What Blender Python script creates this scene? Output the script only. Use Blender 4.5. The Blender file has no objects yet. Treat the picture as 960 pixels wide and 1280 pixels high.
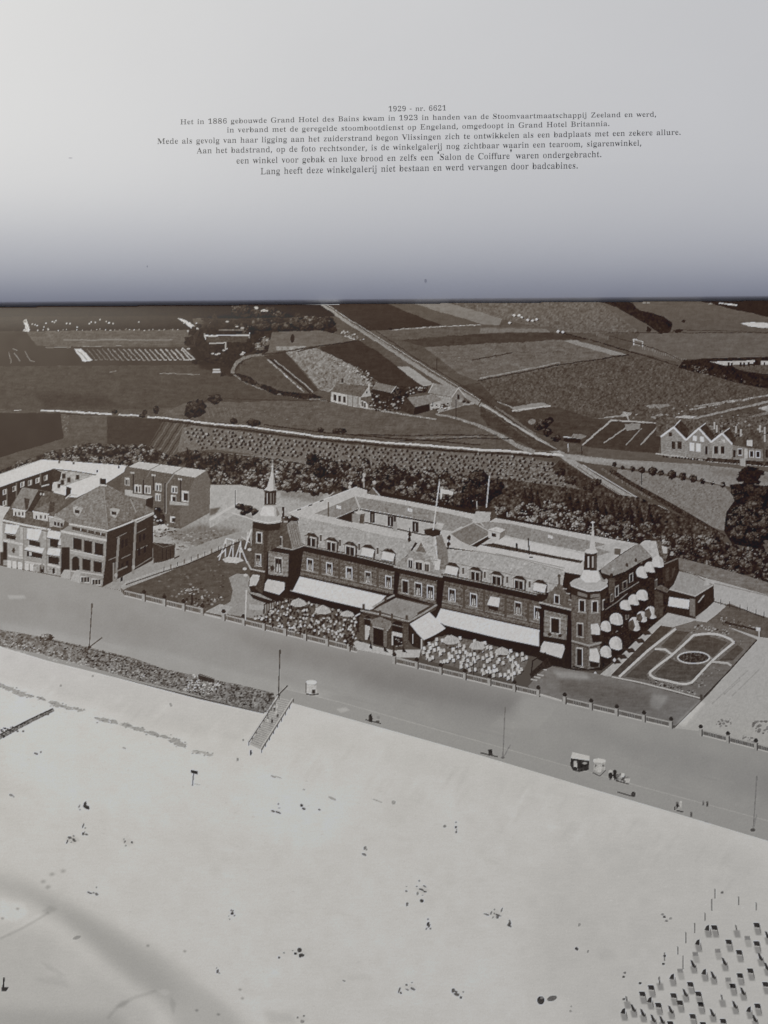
# An open book seen from close above: a white caption page on the far side of the gutter and, on the
# near side, a glossy page carrying a printed sepia aerial photograph of a seaside hotel and beach.
import bpy, math, random
import numpy as np

scene = bpy.context.scene
R = math.radians
W, H = 960.0, 1280.0                     # the print and the captions are laid out on a 960 x 1280 sheet grid

# ------------------------------------------------------------------ camera
PITCH = R(17.0)
DIST = 0.325
FOV = R(58.0)
TARGET = np.array([0.0, -0.075, 0.0])
CAM = TARGET + DIST * np.array([0.0, -math.sin(PITCH), math.cos(PITCH)])
cd = bpy.data.cameras.new("camera")
cd.sensor_fit = 'VERTICAL'
cd.angle_y = FOV
cd.sensor_fit = 'VERTICAL'
cd.clip_start = 0.01
cd.clip_end = 50.0
cam = bpy.data.objects.new("camera", cd)
scene.collection.objects.link(cam)
cam.location = CAM
cam.rotation_euler = (PITCH, 0.0, 0.0)
scene.camera = cam

# ------------------------------------------------------------------ room light
world = bpy.data.worlds.new("World")
scene.world = world
world.use_nodes = True
bg = world.node_tree.nodes["Background"]
bg.inputs[0].default_value = (0.90, 0.97, 1.26, 1.0)
bg.inputs[1].default_value = 0.31


def area(name, loc, aim, sx, sy, energy, color):
    l = bpy.data.lights.new(name, 'AREA')
    l.shape = 'RECTANGLE'
    l.size, l.size_y, l.energy, l.color = sx, sy, energy, color
    o = bpy.data.objects.new(name, l)
    scene.collection.objects.link(o)
    from mathutils import Vector
    o.location = loc
    o.rotation_euler = (Vector(aim) - Vector(loc)).to_track_quat('-Z', 'Y').to_euler()
    return o


area("window_light", (-0.78, 1.02, 0.98), (0, 0.04, 0), 0.85, 0.7, 17.6, (0.975, 0.935, 0.80))

scene.view_settings.view_transform = 'Standard'
scene.view_settings.look = 'None'
scene.view_settings.exposure = 0.0
scene.view_settings.gamma = 1.0
scene.render.engine = 'CYCLES'

# ------------------------------------------------------------------ shape of the two leaves
F = (H / 2) / math.tan(FOV / 2)
CP, SP = math.cos(PITCH), math.sin(PITCH)


def rays(px, py):
    """direction from the viewpoint for sheet-grid points, world axes"""
    x = (np.asarray(px, float) - W / 2) / F
    y = (H / 2 - np.asarray(py, float)) / F
    # view axes: right = x, up = (0, cos, sin), forward = (0, sin, -cos)
    return np.stack([x, y * CP + SP, y * SP - CP], -1)


DIP, DIPLEN, GROOVE = 0.0022, 0.014, 0.0016


def on_plane(px, py, z):
    d = rays(px, py)
    t = (z - CAM[2]) / d[..., 2]
    return CAM + d * t[..., None]


ga = on_plane(np.array([0.0]), np.array([379.6]), -DIP)[0]
gb = on_plane(np.array([960.0]), np.array([372.0]), -DIP)[0]
GK = (gb[1] - ga[1]) / (gb[0] - ga[0])
G0 = ga[1] - GK * ga[0]                  # the gutter runs along y = G0 + GK x


def z_photo(x, y):
    s = y - (G0 + GK * x)
    t = np.clip((s + DIPLEN) / DIPLEN, 0, 1.3)
    g = np.clip((s + GROOVE) / GROOVE, 0, 1)
    return -DIP * t ** 2 - 0.007 * g * g * (3 - 2 * g)


A0, L0, B0, L1 = 0.80, 0.022, 0.18, 0.03
A1, L2 = 0.42, 0.0040                     # the leaf stands up more steeply right at the spine


def z_caption(x, y):
    t = np.maximum(y - (G0 + GK * x), 0.0)
    g = 1 - np.clip((y - (G0 + GK * x)) / 0.0004, 0, 1)
    return (-DIP - 0.009 * g * g * (3 - 2 * g) + A0 * L0 * (1 - np.exp(-t / L0)) + A1 * L2 * (1 - np.exp(-t / L2)) - B0 * (t - L1 * (1 - np.exp(-t / L1)))
            + 0.0006 * np.sin(x * 9 + 0.6) * np.clip(t / 0.05, 0, 1))


def on_surface(px, py, zf):
    """point of a leaf seen along a sheet-grid direction (damped fixed point)"""
    d = rays(px, py)
    z = np.zeros(d.shape[:-1])
    for _ in range(60):
        t = (z - CAM[2]) / d[..., 2]
        p = CAM + d * t[..., None]
        z = 0.5 * z + 0.5 * zf(p[..., 0], p[..., 1])
    t = (z - CAM[2]) / d[..., 2]
    return CAM + d * t[..., None]


# ------------------------------------------------------------------ materials
def new_mat(name):
    m = bpy.data.materials.new(name)
    m.use_nodes = True
    nt = m.node_tree
    return m, nt, nt.nodes["Principled BSDF"]


def node(nt, kind, **kw):
    n = nt.nodes.new(kind)
    for k, v in kw.items():
        setattr(n, k, v)
    return n


def paper_bump(nt, b, scale, dist, strength):
    tc = node(nt, 'ShaderNodeTexCoord')
    n1 = node(nt, 'ShaderNodeTexNoise')
    n1.inputs['Scale'].default_value = scale
    n1.inputs['Detail'].default_value = 4
    bu = node(nt, 'ShaderNodeBump')
    bu.inputs['Strength'].default_value = strength
    bu.inputs['Distance'].default_value = dist
    nt.links.new(tc.outputs['Object'], n1.inputs['Vector'])
    nt.links.new(n1.outputs[0], bu.inputs['Height'])
    nt.links.new(bu.outputs[0], b.inputs['Normal'])
    return tc


def mat_white_paper():
    m, nt, b = new_mat("white_coated_paper")
    b.inputs['Roughness'].default_value = 0.52
    b.inputs['Specular IOR Level'].default_value = 0.35
    tc = paper_bump(nt, b, 60.0, 0.0006, 0.12)
    n = node(nt, 'ShaderNodeTexNoise')
    n.inputs['Scale'].default_value = 9.0
    n.inputs['Detail'].default_value = 6
    r = node(nt, 'ShaderNodeValToRGB')
    r.color_ramp.elements[0].position = 0.3
    r.color_ramp.elements[0].color = (0.765, 0.765, 0.755, 1)
    r.color_ramp.elements[1].position = 0.7
    r.color_ramp.elements[1].color = (0.785, 0.785, 0.775, 1)
    nt.links.new(tc.outputs['Object'], n.inputs['Vector'])
    nt.links.new(n.outputs[0], r.inputs[0])
    nt.links.new(r.outputs[0], b.inputs['Base Color'])
    return m


def mat_print():
    m, nt, b = new_mat("printed_photograph_ink")
    b.inputs['Roughness'].default_value = 0.40
    b.inputs['Specular IOR Level'].default_value = 0.22
    at = node(nt, 'ShaderNodeAttribute')
    at.attribute_name = "ink"
    tc = paper_bump(nt, b, 90.0, 0.0004, 0.10)
    n = node(nt, 'ShaderNodeTexNoise')            # the grain of the print
    n.inputs['Scale'].default_value = 2600.0
    n.inputs['Detail'].default_value = 1
    mr = node(nt, 'ShaderNodeMapRange')
    mr.inputs['To Min'].default_value = 0.93
    mr.inputs['To Max'].default_value = 1.07
    mx = node(nt, 'ShaderNodeMix', data_type='RGBA', blend_type='MULTIPLY')
    mx.inputs[0].default_value = 1.0
    nt.links.new(tc.outputs['Object'], n.inputs['Vector'])
    nt.links.new(n.outputs[0], mr.inputs[0])
    nt.links.new(at.outputs['Color'], mx.inputs[6])
    nt.links.new(mr.outputs[0], mx.inputs[7])
    nt.links.new(mx.outputs[2], b.inputs['Base Color'])
    return m


def mat_ink():
    m, nt, b = new_mat("black_text_ink")
    b.inputs['Roughness'].default_value = 0.5
    tc = node(nt, 'ShaderNodeTexCoord')
    n = node(nt, 'ShaderNodeTexNoise')
    n.inputs['Scale'].default_value = 900.0
    r = node(nt, 'ShaderNodeValToRGB')
    r.color_ramp.elements[0].color = (0.010, 0.010, 0.012, 1)
    r.color_ramp.elements[1].color = (0.035, 0.033, 0.034, 1)
    nt.links.new(tc.outputs['Object'], n.inputs['Vector'])
    nt.links.new(n.outputs[0], r.inputs[0])
    nt.links.new(r.outputs[0], b.inputs['Base Color'])
    return m


M_PAPER, M_PRINT, M_INK = mat_white_paper(), mat_print(), mat_ink()


# ------------------------------------------------------------------ mesh helpers
def mesh_np(name, verts, quads, mat, parent, cols=None, smooth=True):
    me = bpy.data.meshes.new(name)
    nf = len(quads)
    k = quads.shape[1]
    me.vertices.add(len(verts))
    me.vertices.foreach_set("co", np.ascontiguousarray(verts, dtype=np.float32).ravel())
    me.loops.add(nf * k)
    me.loops.foreach_set("vertex_index", np.ascontiguousarray(quads, dtype=np.int32).ravel())
    me.polygons.add(nf)
    me.polygons.foreach_set("loop_start", np.arange(0, nf * k, k, dtype=np.int32))
    me.polygons.foreach_set("loop_total", np.full(nf, k, dtype=np.int32))
    me.update(calc_edges=True)
    if smooth:
        me.polygons.foreach_set("use_smooth", np.ones(nf, dtype=bool))
    if cols is not None:
        ca = me.color_attributes.new("ink", 'FLOAT_COLOR', 'POINT')
        ca.data.foreach_set("color", np.ascontiguousarray(cols, dtype=np.float32).ravel())
    me.materials.append(mat)
    o = bpy.data.objects.new(name, me)
    scene.collection.objects.link(o)
    o.parent = parent
    return o


def thing(name, label, cat):
    o = bpy.data.objects.new(name, None)
    scene.collection.objects.link(o)
    o.empty_display_size = 0.02
    o['label'] = label
    o['category'] = cat
    return o


def leaf_shell(name, parent, xs, ys, zf, mat, lower=0.00016):
    """the underside and the four edges of a leaf of paper"""
    X, Y = np.meshgrid(xs, ys)
    Z = zf(X, Y) - lower
    nx, ny = len(xs), len(ys)
    v = np.stack([X, Y, Z], -1).reshape(-1, 3)
    i = np.arange(nx * ny).reshape(ny, nx)
    q = np.stack([i[:-1, :-1], i[1:, :-1], i[1:, 1:], i[:-1, 1:]], -1).reshape(-1, 4)
    return mesh_np(name, v, q, mat, parent)

# ------------------------------------------------------------------ the print: tone canvas + piece map
X0, X1, Y0, Y1, SS = -50, 1010, 364, 1330, 2
CW, CH = (X1 - X0) * SS, (Y1 - Y0) * SS
T = np.full((CH, CW), 86.0, np.float32)            # grey tone of the print, 0 to 255
LB = np.zeros((CH, CW), np.int16)                  # which printed piece a spot belongs to
rng = np.random.default_rng(7)
rnd = random.Random(11)


def up(a, h, w):
    """smooth upscale of a small array"""
    yy = np.linspace(0, a.shape[0] - 1.001, h)
    xx = np.linspace(0, a.shape[1] - 1.001, w)
    yi, xi = yy.astype(int), xx.astype(int)
    fy, fx = (yy - yi)[:, None], (xx - xi)[None, :]
    fy, fx = fy * fy * (3 - 2 * fy), fx * fx * (3 - 2 * fx)
    a00, a01 = a[yi][:, xi], a[yi][:, xi + 1]
    a10, a11 = a[yi + 1][:, xi], a[yi + 1][:, xi + 1]
    return (a00 * (1 - fx) + a01 * fx) * (1 - fy) + (a10 * (1 - fx) + a11 * fx) * fy


def noise(cx, cy=None):
    cy = cy or cx
    return up(rng.standard_normal((int(CH / SS / cy) + 3, int(CW / SS / cx) + 3)), CH, CW).astype(np.float32)


N1, N2, N4, N12, N60 = noise(1.1), noise(2.1), noise(4.3), noise(13), noise(60)
NS = noise(9, 1.6)                                  # streaky along x
NOISES = {'fine': N1 * 1.0 + N2 * .4, 'mid': N1 * .7 + N2 * .7 + N4 * .22, 'field': N1 * .55 + N4 * .45 + NS * .5,
          'soft': N12 * .6 + N60 * .6, 'leaf': N1 * .7 + N2 * 1.0 + N4 * .6, 'none': N1 * 0.1}
PIECES = [("printed_landscape", None, None)]        # name, index of the piece above it, label


def piece(name, above=None, label=None):
    PIECES.append((name, above, label))
    return len(PIECES) - 1


def mask_of(pts):
    p = np.asarray(pts, float)
    xs, ys = (p[:, 0] - X0) * SS - .5, (p[:, 1] - Y0) * SS - .5
    a, b = max(int(xs.min()) - 1, 0), min(int(xs.max()) + 2, CW)
    c, d = max(int(ys.min()) - 1, 0), min(int(ys.max()) + 2, CH)
    if a >= b or c >= d:
        return None
    gx, gy = np.arange(a, b)[None, :], np.arange(c, d)[:, None]
    m = np.zeros((d - c, b - a), bool)
    n = len(xs)
    for i in range(n):
        x1, y1, x2, y2 = xs[i], ys[i], xs[(i + 1) % n], ys[(i + 1) % n]
        if y1 == y2:
            continue
        cond = ((y1 > gy) != (y2 > gy))
        m ^= cond & (gx < (x2 - x1) * (gy - y1) / (y2 - y1) + x1)
    return slice(c, d), slice(a, b), m


def fill(pts, tone, amp=3.0, tex='fine', pc=None, alpha=1.0):
    r = mask_of(pts)
    if r is None:
        return
    sy, sx, m = r
    v = tone + amp * NOISES[tex][sy, sx]
    t = T[sy, sx]
    t[m] = t[m] * (1 - alpha) + v[m] * alpha
    if pc is not None:
        LB[sy, sx][m] = pc


def line(pts, w, tone, pc=None, amp=2.0, alpha=1.0, w2=None):
    for i in range(len(pts) - 1):
        (x1, y1), (x2, y2) = pts[i], pts[i + 1]
        L = math.hypot(x2 - x1, y2 - y1) or 1e-6
        wa = w if w2 is None else w + (w2 - w) * i / (len(pts) - 1)
        wb = w if w2 is None else w + (w2 - w) * (i + 1) / (len(pts) - 1)
        ux, uy = (x2 - x1) / L, (y2 - y1) / L
        e = min(wa, 1.2) * .25
        fill([(x1 - ux * e - uy * wa / 2, y1 - uy * e + ux * wa / 2), (x2 + ux * e - uy * wb / 2, y2 + uy * e + ux * wb / 2),
              (x2 + ux * e + uy * wb / 2, y2 + uy * e - ux * wb / 2), (x1 - ux * e + uy * wa / 2, y1 - uy * e - ux * wa / 2)],
             tone, amp, 'fine', pc, alpha)


def ell(cx, cy, rx, ry, tone, pc=None, amp=2.0, tex='fine', alpha=1.0, n=14, wob=0.0, rot=0.0):
    p = []
    for i in range(n):
        a = 2 * math.pi * i / n
        k = 1 + wob * rnd.uniform(-1, 1)
        x, y = rx * k * math.cos(a), ry * k * math.sin(a)
        p.append((cx + x * math.cos(rot) - y * math.sin(rot), cy + x * math.sin(rot) + y * math.cos(rot)))
    fill(p, tone, amp, tex, pc, alpha)


def blur(a, r):
    for _ in range(3):
        for ax in (0, 1):
            k = 2 * r + 1
            p = np.pad(a, [(r + 1, r) if i == ax else (0, 0) for i in (0, 1)], mode='edge')
            c = np.cumsum(p, axis=ax, dtype=np.float64)
            a = ((c[k:] - c[:-k]) if ax == 0 else (c[:, k:] - c[:, :-k])) / k
    return a


def soft(pts, dt, r):
    """darken or lighten an area of the print with a feathered outline; r in sheet pixels"""
    s = mask_of(pts)
    if s is None:
        return
    sy, sx, m = s
    pad = int(r * SS * 2.2)
    y0, y1 = max(sy.start - pad, 0), min(sy.stop + pad, CH)
    x0, x1 = max(sx.start - pad, 0), min(sx.stop + pad, CW)
    a = np.zeros((y1 - y0, x1 - x0), np.float32)
    a[sy.start - y0:sy.stop - y0, sx.start - x0:sx.stop - x0] = m
    T[y0:y1, x0:x1] += dt * blur(a, max(1, int(r * SS / 1.7)))


def quad(cx, cy, w, h, s=0.0, lean=0.0):
    """upright rectangle on a wall whose level lines slope by s"""
    return [(cx - w / 2, cy - h / 2 - s * w / 2), (cx + w / 2, cy - h / 2 + s * w / 2),
            (cx + w / 2 - lean, cy + h / 2 + s * w / 2), (cx - w / 2 - lean, cy + h / 2 - s * w / 2)]


def window(cx, cy, w, h, s, above, curtain=True, frame=168, dark=48, name="printed_window", sill=True):
    pc = piece(name, above)
    fill(quad(cx, cy, w, h, s), frame, 8, 'fine', pc)
    fill(quad(cx, cy + .6, w - 2.2, h - 2.2, s), dark, 4, 'fine', pc)
    if curtain:
        fill([(cx - w * .18, cy - h * .1), (cx + w * .18, cy - h * .05), (cx + w * .3, cy + h * .46), (cx - w * .3, cy + h * .42)], 175, 14, 'fine', pc, .85)
        line([(cx, cy - h * .35), (cx, cy + h * .45)], .7, 75, pc)
    if sill:
        line([(cx - w * .6, cy + h * .55 - s * w * .6), (cx + w * .6, cy + h * .55 + s * w * .6)], 1.0, 150, pc)
    return pc


def awning(pts, above, tone=188, name="printed_awning"):
    pc = piece(name, above)
    fill(pts, tone, 4, 'mid', pc)
    x0_, y0_, x1_, y1_ = pts[0][0], pts[0][1], pts[-1][0], pts[-1][1]
    xm, ym = pts[len(pts) // 2 - 1]
    n = max(2, int(math.hypot(xm - x0_, ym - y0_) / 7))
    for k in range(1, n):                           # seams and sag of the cloth
        f = k / n
        xs_, ys_ = x0_ + (xm - x0_) * f, y0_ + (ym - y0_) * f
        line([(xs_, ys_), (xs_ + (x1_ - x0_), ys_ + (y1_ - y0_))], .9, tone - rnd.uniform(6, 16), pc, alpha=.35)
    (xa, ya), (xb, yb) = pts[-1], pts[-2]
    line([(xa, ya + .5), (xb, yb + .5)], 1.0, 60, pc, alpha=.7)
    return pc


def tree(cx, cy, rx, ry, dark=50, light=118, pc=-1, n=None, above=None):
    if pc == -1:
        pc = piece("printed_tree", above)
    ell(cx + rx * .12, cy + ry * .14, rx * 1.02, ry * 1.02, dark - 8, pc, 9, 'leaf', n=18, wob=.2)
    mid = dark + (light - dark) * .42
    for k in range(3 + int(rx / 3)):                # rounded boughs, each lit from the left
        a, q = rnd.uniform(0, 6.283), math.sqrt(rnd.random()) * .6
        x, y = cx + math.cos(a) * q * rx - rx * .08, cy + math.sin(a) * q * ry - ry * .12
        r = rx * rnd.uniform(.32, .5)
        ell(x + r * .3, y + r * .35, r, r * .8, dark - 6, pc, 8, 'leaf', n=10, wob=.2, alpha=.8)
        ell(x, y, r * .9, r * .68, mid + rnd.uniform(-8, 10), pc, 12, 'leaf', n=10, wob=.25)
        ell(x - r * .22, y - r * .22, r * .5, r * .34, mid + (light - mid) * .7, pc, 12, 'leaf', n=8, wob=.25)
    for _ in range(n or int(rx * ry * .34) + 5):    # single leaf clumps
        a, q = rnd.uniform(0, 6.283), math.sqrt(rnd.random())
        x, y = math.cos(a) * q, math.sin(a) * q
        lit = -x * .6 - y * .8 + rnd.uniform(-.6, .6)
        r = rnd.uniform(.5, 1.1)
        t = light + rnd.uniform(-8, 26) if lit > .25 else dark - 12
        ell(cx + x * rx * .98, cy + y * ry * .98, r * 1.15, r * .85, t, pc if q < .9 else None, 3, n=6, alpha=.8)
    return pc


def conifer(cx, base, w, h, dark=44, pc=-1, above=None):
    if pc == -1:
        pc = piece("printed_conifer", above)
    p = [(cx, base - h)]
    m = 5
    for i in range(1, m + 1):
        p += [(cx + w * .5 * i / m * rnd.uniform(.8, 1.2), base - h + h * i / m), (cx + w * .34 * i / m, base - h + h * i / m)]
    for i in range(m, 0, -1):
        p += [(cx - w * .34 * i / m, base - h + h * i / m), (cx - w * .5 * i / m * rnd.uniform(.8, 1.2), base - h + h * i / m)]
    fill(p, dark, 9, 'leaf', pc)
    for _ in range(int(w * h * .12)):
        q = rnd.random()
        ell(cx - w * .2 * q + rnd.uniform(-.15, .15) * w, base - h + h * q, .7, .7, dark + rnd.uniform(8, 34), pc, 1, n=6, alpha=.7)
    return pc


def speckle(poly, n, tones, rmin, rmax, pc=None, squash=.7, alpha=.9):
    p = np.asarray(poly, float)
    xa, xb, ya, yb = p[:, 0].min(), p[:, 0].max(), p[:, 1].min(), p[:, 1].max()
    k = 0
    g = 0
    while k < n and g < n * 8:
        g += 1
        x, y = rnd.uniform(xa, xb), rnd.uniform(ya, yb)
        if not inside(poly, x, y):
            continue
        r = rnd.uniform(rmin, rmax)
        ell(x, y, r, r * squash, rnd.choice(tones) + rnd.uniform(-8, 8), pc, 2, n=6, alpha=alpha)
        k += 1


def inside(poly, x, y):
    c = False
    n = len(poly)
    for i in range(n):
        x1, y1 = poly[i]
        x2, y2 = poly[(i + 1) % n]
        if (y1 > y) != (y2 > y) and x < (x2 - x1) * (y - y1) / (y2 - y1) + x1:
            c = not c
    return c

# ------------------------------------------------------------------ printed: the far country
LB[:] = 0
fill([(-60, 360), (1020, 360), (1020, 640), (-60, 640)], 86, 5, 'field')


def field(pts, tone, amp=4.5, tex='field', label=None):
    pc = piece("printed_field", None, label)
    fill(pts, tone, amp, tex, pc)
    return pc


field([(-60, 370), (400, 368), (420, 396), (300, 398), (-60, 398)], 44, 3)  # far fields; gutter shade is partly painted into this strip's dark tone
field([(-60, 396), (240, 395), (244, 413), (-60, 415)], 54, 4)
field([(30, 414), (236, 412), (250, 430), (120, 434), (45, 432)], 92, 6)
line([(80, 425), (215, 425)], 1.6, 112)
field([(-60, 414), (32, 414), (46, 432), (112, 434), (300, 434), (300, 470), (-60, 472)], 72, 3, 'soft')
field([(-60, 458), (290, 456), (340, 492), (400, 500), (300, 504), (180, 512), (-60, 512)], 80, 4)
soft([(40, 492), (130, 494), (150, 508), (60, 510)], -10, 5)
field([(230, 504), (400, 500), (620, 540), (620, 566), (330, 533), (200, 520)], 92, 6)
speckle([(270, 505), (400, 505), (420, 535), (290, 524)], 90, [112, 104, 76], .5, 1.1, squash=.5)
line([(255, 503), (262, 497), (306, 499), (345, 500), (400, 501)], 1.0, 66, amp=4)
for x in range(258, 296, 5):
    line([(x, 508 + rnd.random() * 2), (x + 4, 521)], .8, 112, alpha=.6)
field([(-60, 516), (52, 516), (140, 519), (76, 520), (80, 548), (-60, 590)], 64, 2.5, 'soft')
field([(76, 518), (135, 520), (133, 552), (82, 552)], 88, 5)
speckle([(76, 520), (86, 520), (86, 545), (80, 548)], 25, [118, 100], .6, 1.3)
field([(134, 520), (205, 524), (214, 560), (134, 556)], 70, 3)
field([(205, 524), (250, 530), (222, 585), (170, 585)], 84, 4)
for k in range(9):
    x = 206 + k * 5.2
    line([(x, 528), (x - 34, 580)], 1.4, 108 if k % 2 else 62, amp=5, alpha=.7)
# allotment specks and far houses at the left
sp = piece("printed_allotment_rows", None)
PIECES[sp] = ("printed_allotment_rows", None, None)
for x in list(range(48, 236, 6)):
    if rnd.random() < .75:
        ell(x + rnd.uniform(-1, 1), 412.3 + rnd.uniform(-.5, .5), rnd.uniform(.7, 1.4), .75, rnd.choice([150, 175, 130]), n=6)
for x, y in [(40, 405), (44, 406), (47, 407), (55, 408), (58, 404), (65, 402), (68, 403), (70, 401), (84, 404), (88, 404.5), (112, 405), (114, 403), (119, 403), (125, 400), (133, 402), (136, 404), (141, 404), (96, 409), (60, 411), (173, 403), (230, 404), (237, 404), (245, 404), (263, 404), (286, 403), (295, 407), (301, 411)]:
    ell(x, y, 1.0, .9, rnd.choice([150, 180, 165]), n=6)
pc = piece("printed_tree", None, "pale blossoming tree at the left of the far allotments")
fill([(29, 401), (33, 399), (35, 405), (38, 412), (36, 415), (28, 414), (31, 408)], 168, 20, 'leaf', pc)
pc = piece("printed_greenhouse", None, "long pale glass frame in the left fields")
fill([(92, 436), (101, 436), (116, 451), (104, 452)], 188, 8, 'mid', pc)
line([(97, 438), (109, 450)], 1.4, 140, pc)
pc = piece("printed_allotment", None, "allotment of striped planting rows")
for k in range(19):
    x = 108 + k * 6.6
    t = 102 + k * 3
    line([(x, 436 + rnd.random()), (x + 6, 443), (x + 11, 449.5)], 1.0 + .04 * k, min(150, t), pc, 8)
    line([(x + 11, 450), (x + 14, 450)], 1.0, min(155, t + 10), pc)
line([(228, 435), (243, 449), (230, 450)], 1.5, 150, pc)
for p in ([(11, 440), (14, 453)], [(18, 441), (25, 452)], [(31, 439), (38, 451), (43, 452)], [(16, 436), (22, 438)], [(58, 434), (88, 434)], [(104, 433), (127, 433)], [(146, 432.5), (152, 432.5)], [(136, 466), (145, 464)], [(200, 467), (250, 468)]):
    line(p, 1.1, 128, alpha=.8)
pc = piece("printed_path", None)
fill([(222, 398), (228, 399), (238, 404), (249, 411), (242, 414), (236, 408)], 178, 8, 'mid', pc)
fill([(233, 413), (240, 412), (239, 415), (234, 415)], 178, 5, 'fine', pc)

# wood around the far farm
wood = [(240, 414), (262, 396), (300, 392), (345, 392), (418, 400), (417, 414), (345, 415), (330, 440), (300, 448), (292, 470), (250, 460), (236, 432)]
pc = piece("printed_wood", None)
PIECES[pc] = ("printed_wood", None, None)
soft(wood, -24, 3)
fill([(250, 412), (268, 400), (345, 398), (412, 403), (410, 412), (345, 413), (328, 436), (300, 444), (290, 462), (256, 452), (244, 430)], 50, 6, 'leaf', pc)
for k in range(40):
    i = rnd.randrange(len(wood))
    (xa, ya), (xb, yb) = wood[i], wood[(i + 1) % len(wood)]
    f = rnd.random()
    ell(xa + (xb - xa) * f, ya + (yb - ya) * f, rnd.uniform(3, 7), rnd.uniform(2, 4), 50, pc, 7, 'leaf', wob=.3)
for x, y, a, b in [(296, 388, 9, 6), (306, 386, 7, 6), (320, 391, 9, 5), (338, 389, 10, 5), (350, 393, 8, 4), (304, 412, 14, 8), (330, 406, 16, 8), (376, 404, 18, 8), (400, 403, 16, 7), (352, 408, 14, 6)]:
    tree(x, y, a, b, 42, 78)
ell(320, 385, 2.5, 1.6, 160)
ell(331, 388.5, 5, 1.4, 150)
tree(330, 430, 14, 10, 52, 132)
tree(388, 399, 11, 4, 52, 104)
pc = piece("printed_farmhouse", None, "low dark roofed farm behind the trees with a pale ridge line")
fill([(256, 419), (312, 418), (308, 428), (258, 428)], 78, 5, 'fine', pc)
line([(256, 419.5), (312, 419)], 1.8, 178, pc)
line([(256, 417), (257, 424)], 1.2, 165, pc)
line([(312, 416), (312, 422)], 1.4, 185, pc)
line([(262, 429), (282, 429), (281.5, 436)], 1.5, 155, pc)
line([(273, 412.5), (304, 412.5)], 1.4, 140, amp=16)
for x, y in [(266, 442), (271, 443), (274, 442), (302, 443), (304, 441), (236, 436), (283, 436), (280, 438), (284, 402), (296, 408), (303, 410)]:
    ell(x, y, 2.2, 1.1, 160, n=7)
pc = piece("printed_shed", None, "tiny white shed")
fill([(266, 461), (275, 461), (275.5, 466), (266, 466)], 178, 6, 'fine', pc)
line([(266, 463.5), (275, 463.5)], .8, 90, pc)

# fields inside and beside the curved lane
field([(340, 415), (400, 413), (448, 424), (400, 432), (335, 440)], 98, 5)
ell(365.5, 423, 2.6, 5.5, 48, piece("printed_tree", None), 4)
fill([(345, 433), (384, 433), (380, 437), (346, 438)], 132, 10, 'mid')
field([(300, 462), (306, 449), (330, 446), (380, 492), (345, 484), (318, 474)], 82, 5)
field([(330, 445), (357, 440), (398, 488), (388, 492)], 70, 3)
line([(334, 449), (350, 463), (364, 476), (380, 490)], 1.6, 140, amp=24)
line([(342, 450), (366, 468), (392, 490)], 1.0, 150)
line([(338, 449), (388, 491)], 1.6, 46)
field([(357, 440), (395, 435), (402, 438), (436, 452), (462, 476), (470, 484), (440, 480), (425, 482), (410, 490), (398, 486), (378, 462)], 118, 16, 'mid', "pale stony field in front of the farm cottages")
speckle([(405, 440), (440, 448), (475, 478), (450, 480)], 70, [165, 150, 70], .5, 1.3)
field([(400, 434), (448, 425), (478, 444), (532, 484), (520, 486), (480, 482), (452, 462), (402, 438)], 64, 4)
field([(496, 458), (510, 457.5), (542, 480), (530, 484)], 142, 6, label="pale narrow field beside the straight road")
speckle([(418, 412), (440, 414), (456, 424), (440, 426)], 60, [170, 150, 90], .6, 1.6, squash=.5)
line([(398, 433), (425, 429), (446, 426)], 1.3, 46, amp=6)
line([(372, 440), (400, 433)], 1.3, 60)

# the fields right of the straight road
field([(404, 376), (482, 374), (552, 407), (490, 412), (456, 414)], 62, 3, label="dark ploughed field beyond the straight road")
field([(470, 374), (505, 374), (625, 400), (610, 407), (552, 407)], 88, 3)
field([(500, 374), (548, 375), (628, 398), (624, 406), (604, 406)], 114, 4, label="pale stripe of field under the gutter")
field([(545, 372), (746, 376), (800, 412), (790, 417), (700, 416), (625, 398)], 98, 8, 'mid')
field([(456, 414), (560, 409), (690, 408), (700, 413), (600, 420), (502, 425)], 92, 5)
line([(490, 412), (525, 410), (560, 407.5), (600, 406.5)], 1.2, 140, amp=14)
ell(488.5, 411, 3, 1.4, 45)
fill([(600, 410), (682, 411), (688, 415), (600, 416)], 110, 4)
field([(500, 425), (600, 417), (690, 415), (740, 425), (640, 428), (532, 434)], 74, 4)
field([(530, 434), (640, 428), (712, 424), (785, 443), (700, 458), (598, 476), (575, 468)], 100, 7, 'field', "broad speckled field")
fill([(704, 426), (720, 425), (784, 443), (765, 444)], 128, 6, 'mid')
speckle([(540, 436), (700, 430), (740, 445), (600, 472)], 160, [122, 84, 92], .5, 1.2, squash=.45)
line([(590, 450), (640, 441)], 1.3, 64, amp=6)
line([(598, 476), (650, 466), (700, 456), (750, 449), (786, 443)], 1.4, 52, amp=14)
line([(600, 473), (650, 463), (700, 453)], 1.4, 128, amp=10)
field([(592, 478), (650, 467), (700, 457.5), (786, 444), (850, 457), (960, 486), (1020, 500), (960, 505), (860, 522), (800, 520), (740, 522), (700, 510), (620, 500)], 86, 9, 'mid', "rough dark field of low crops")
speckle([(600, 480), (780, 448), (900, 490), (760, 515)], 500, [108, 100, 62, 68], .5, 1.0)
field([(745, 372), (1020, 372), (1020, 416), (800, 416)], 92, 3)
field([(860, 372), (1020, 370), (1020, 400), (960, 396), (905, 384)], 48, 4, label="dark strip of wood at the far right")
line([(899, 379), (912, 380.5), (921, 381.5)], 1.9, 175, amp=12)
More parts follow.
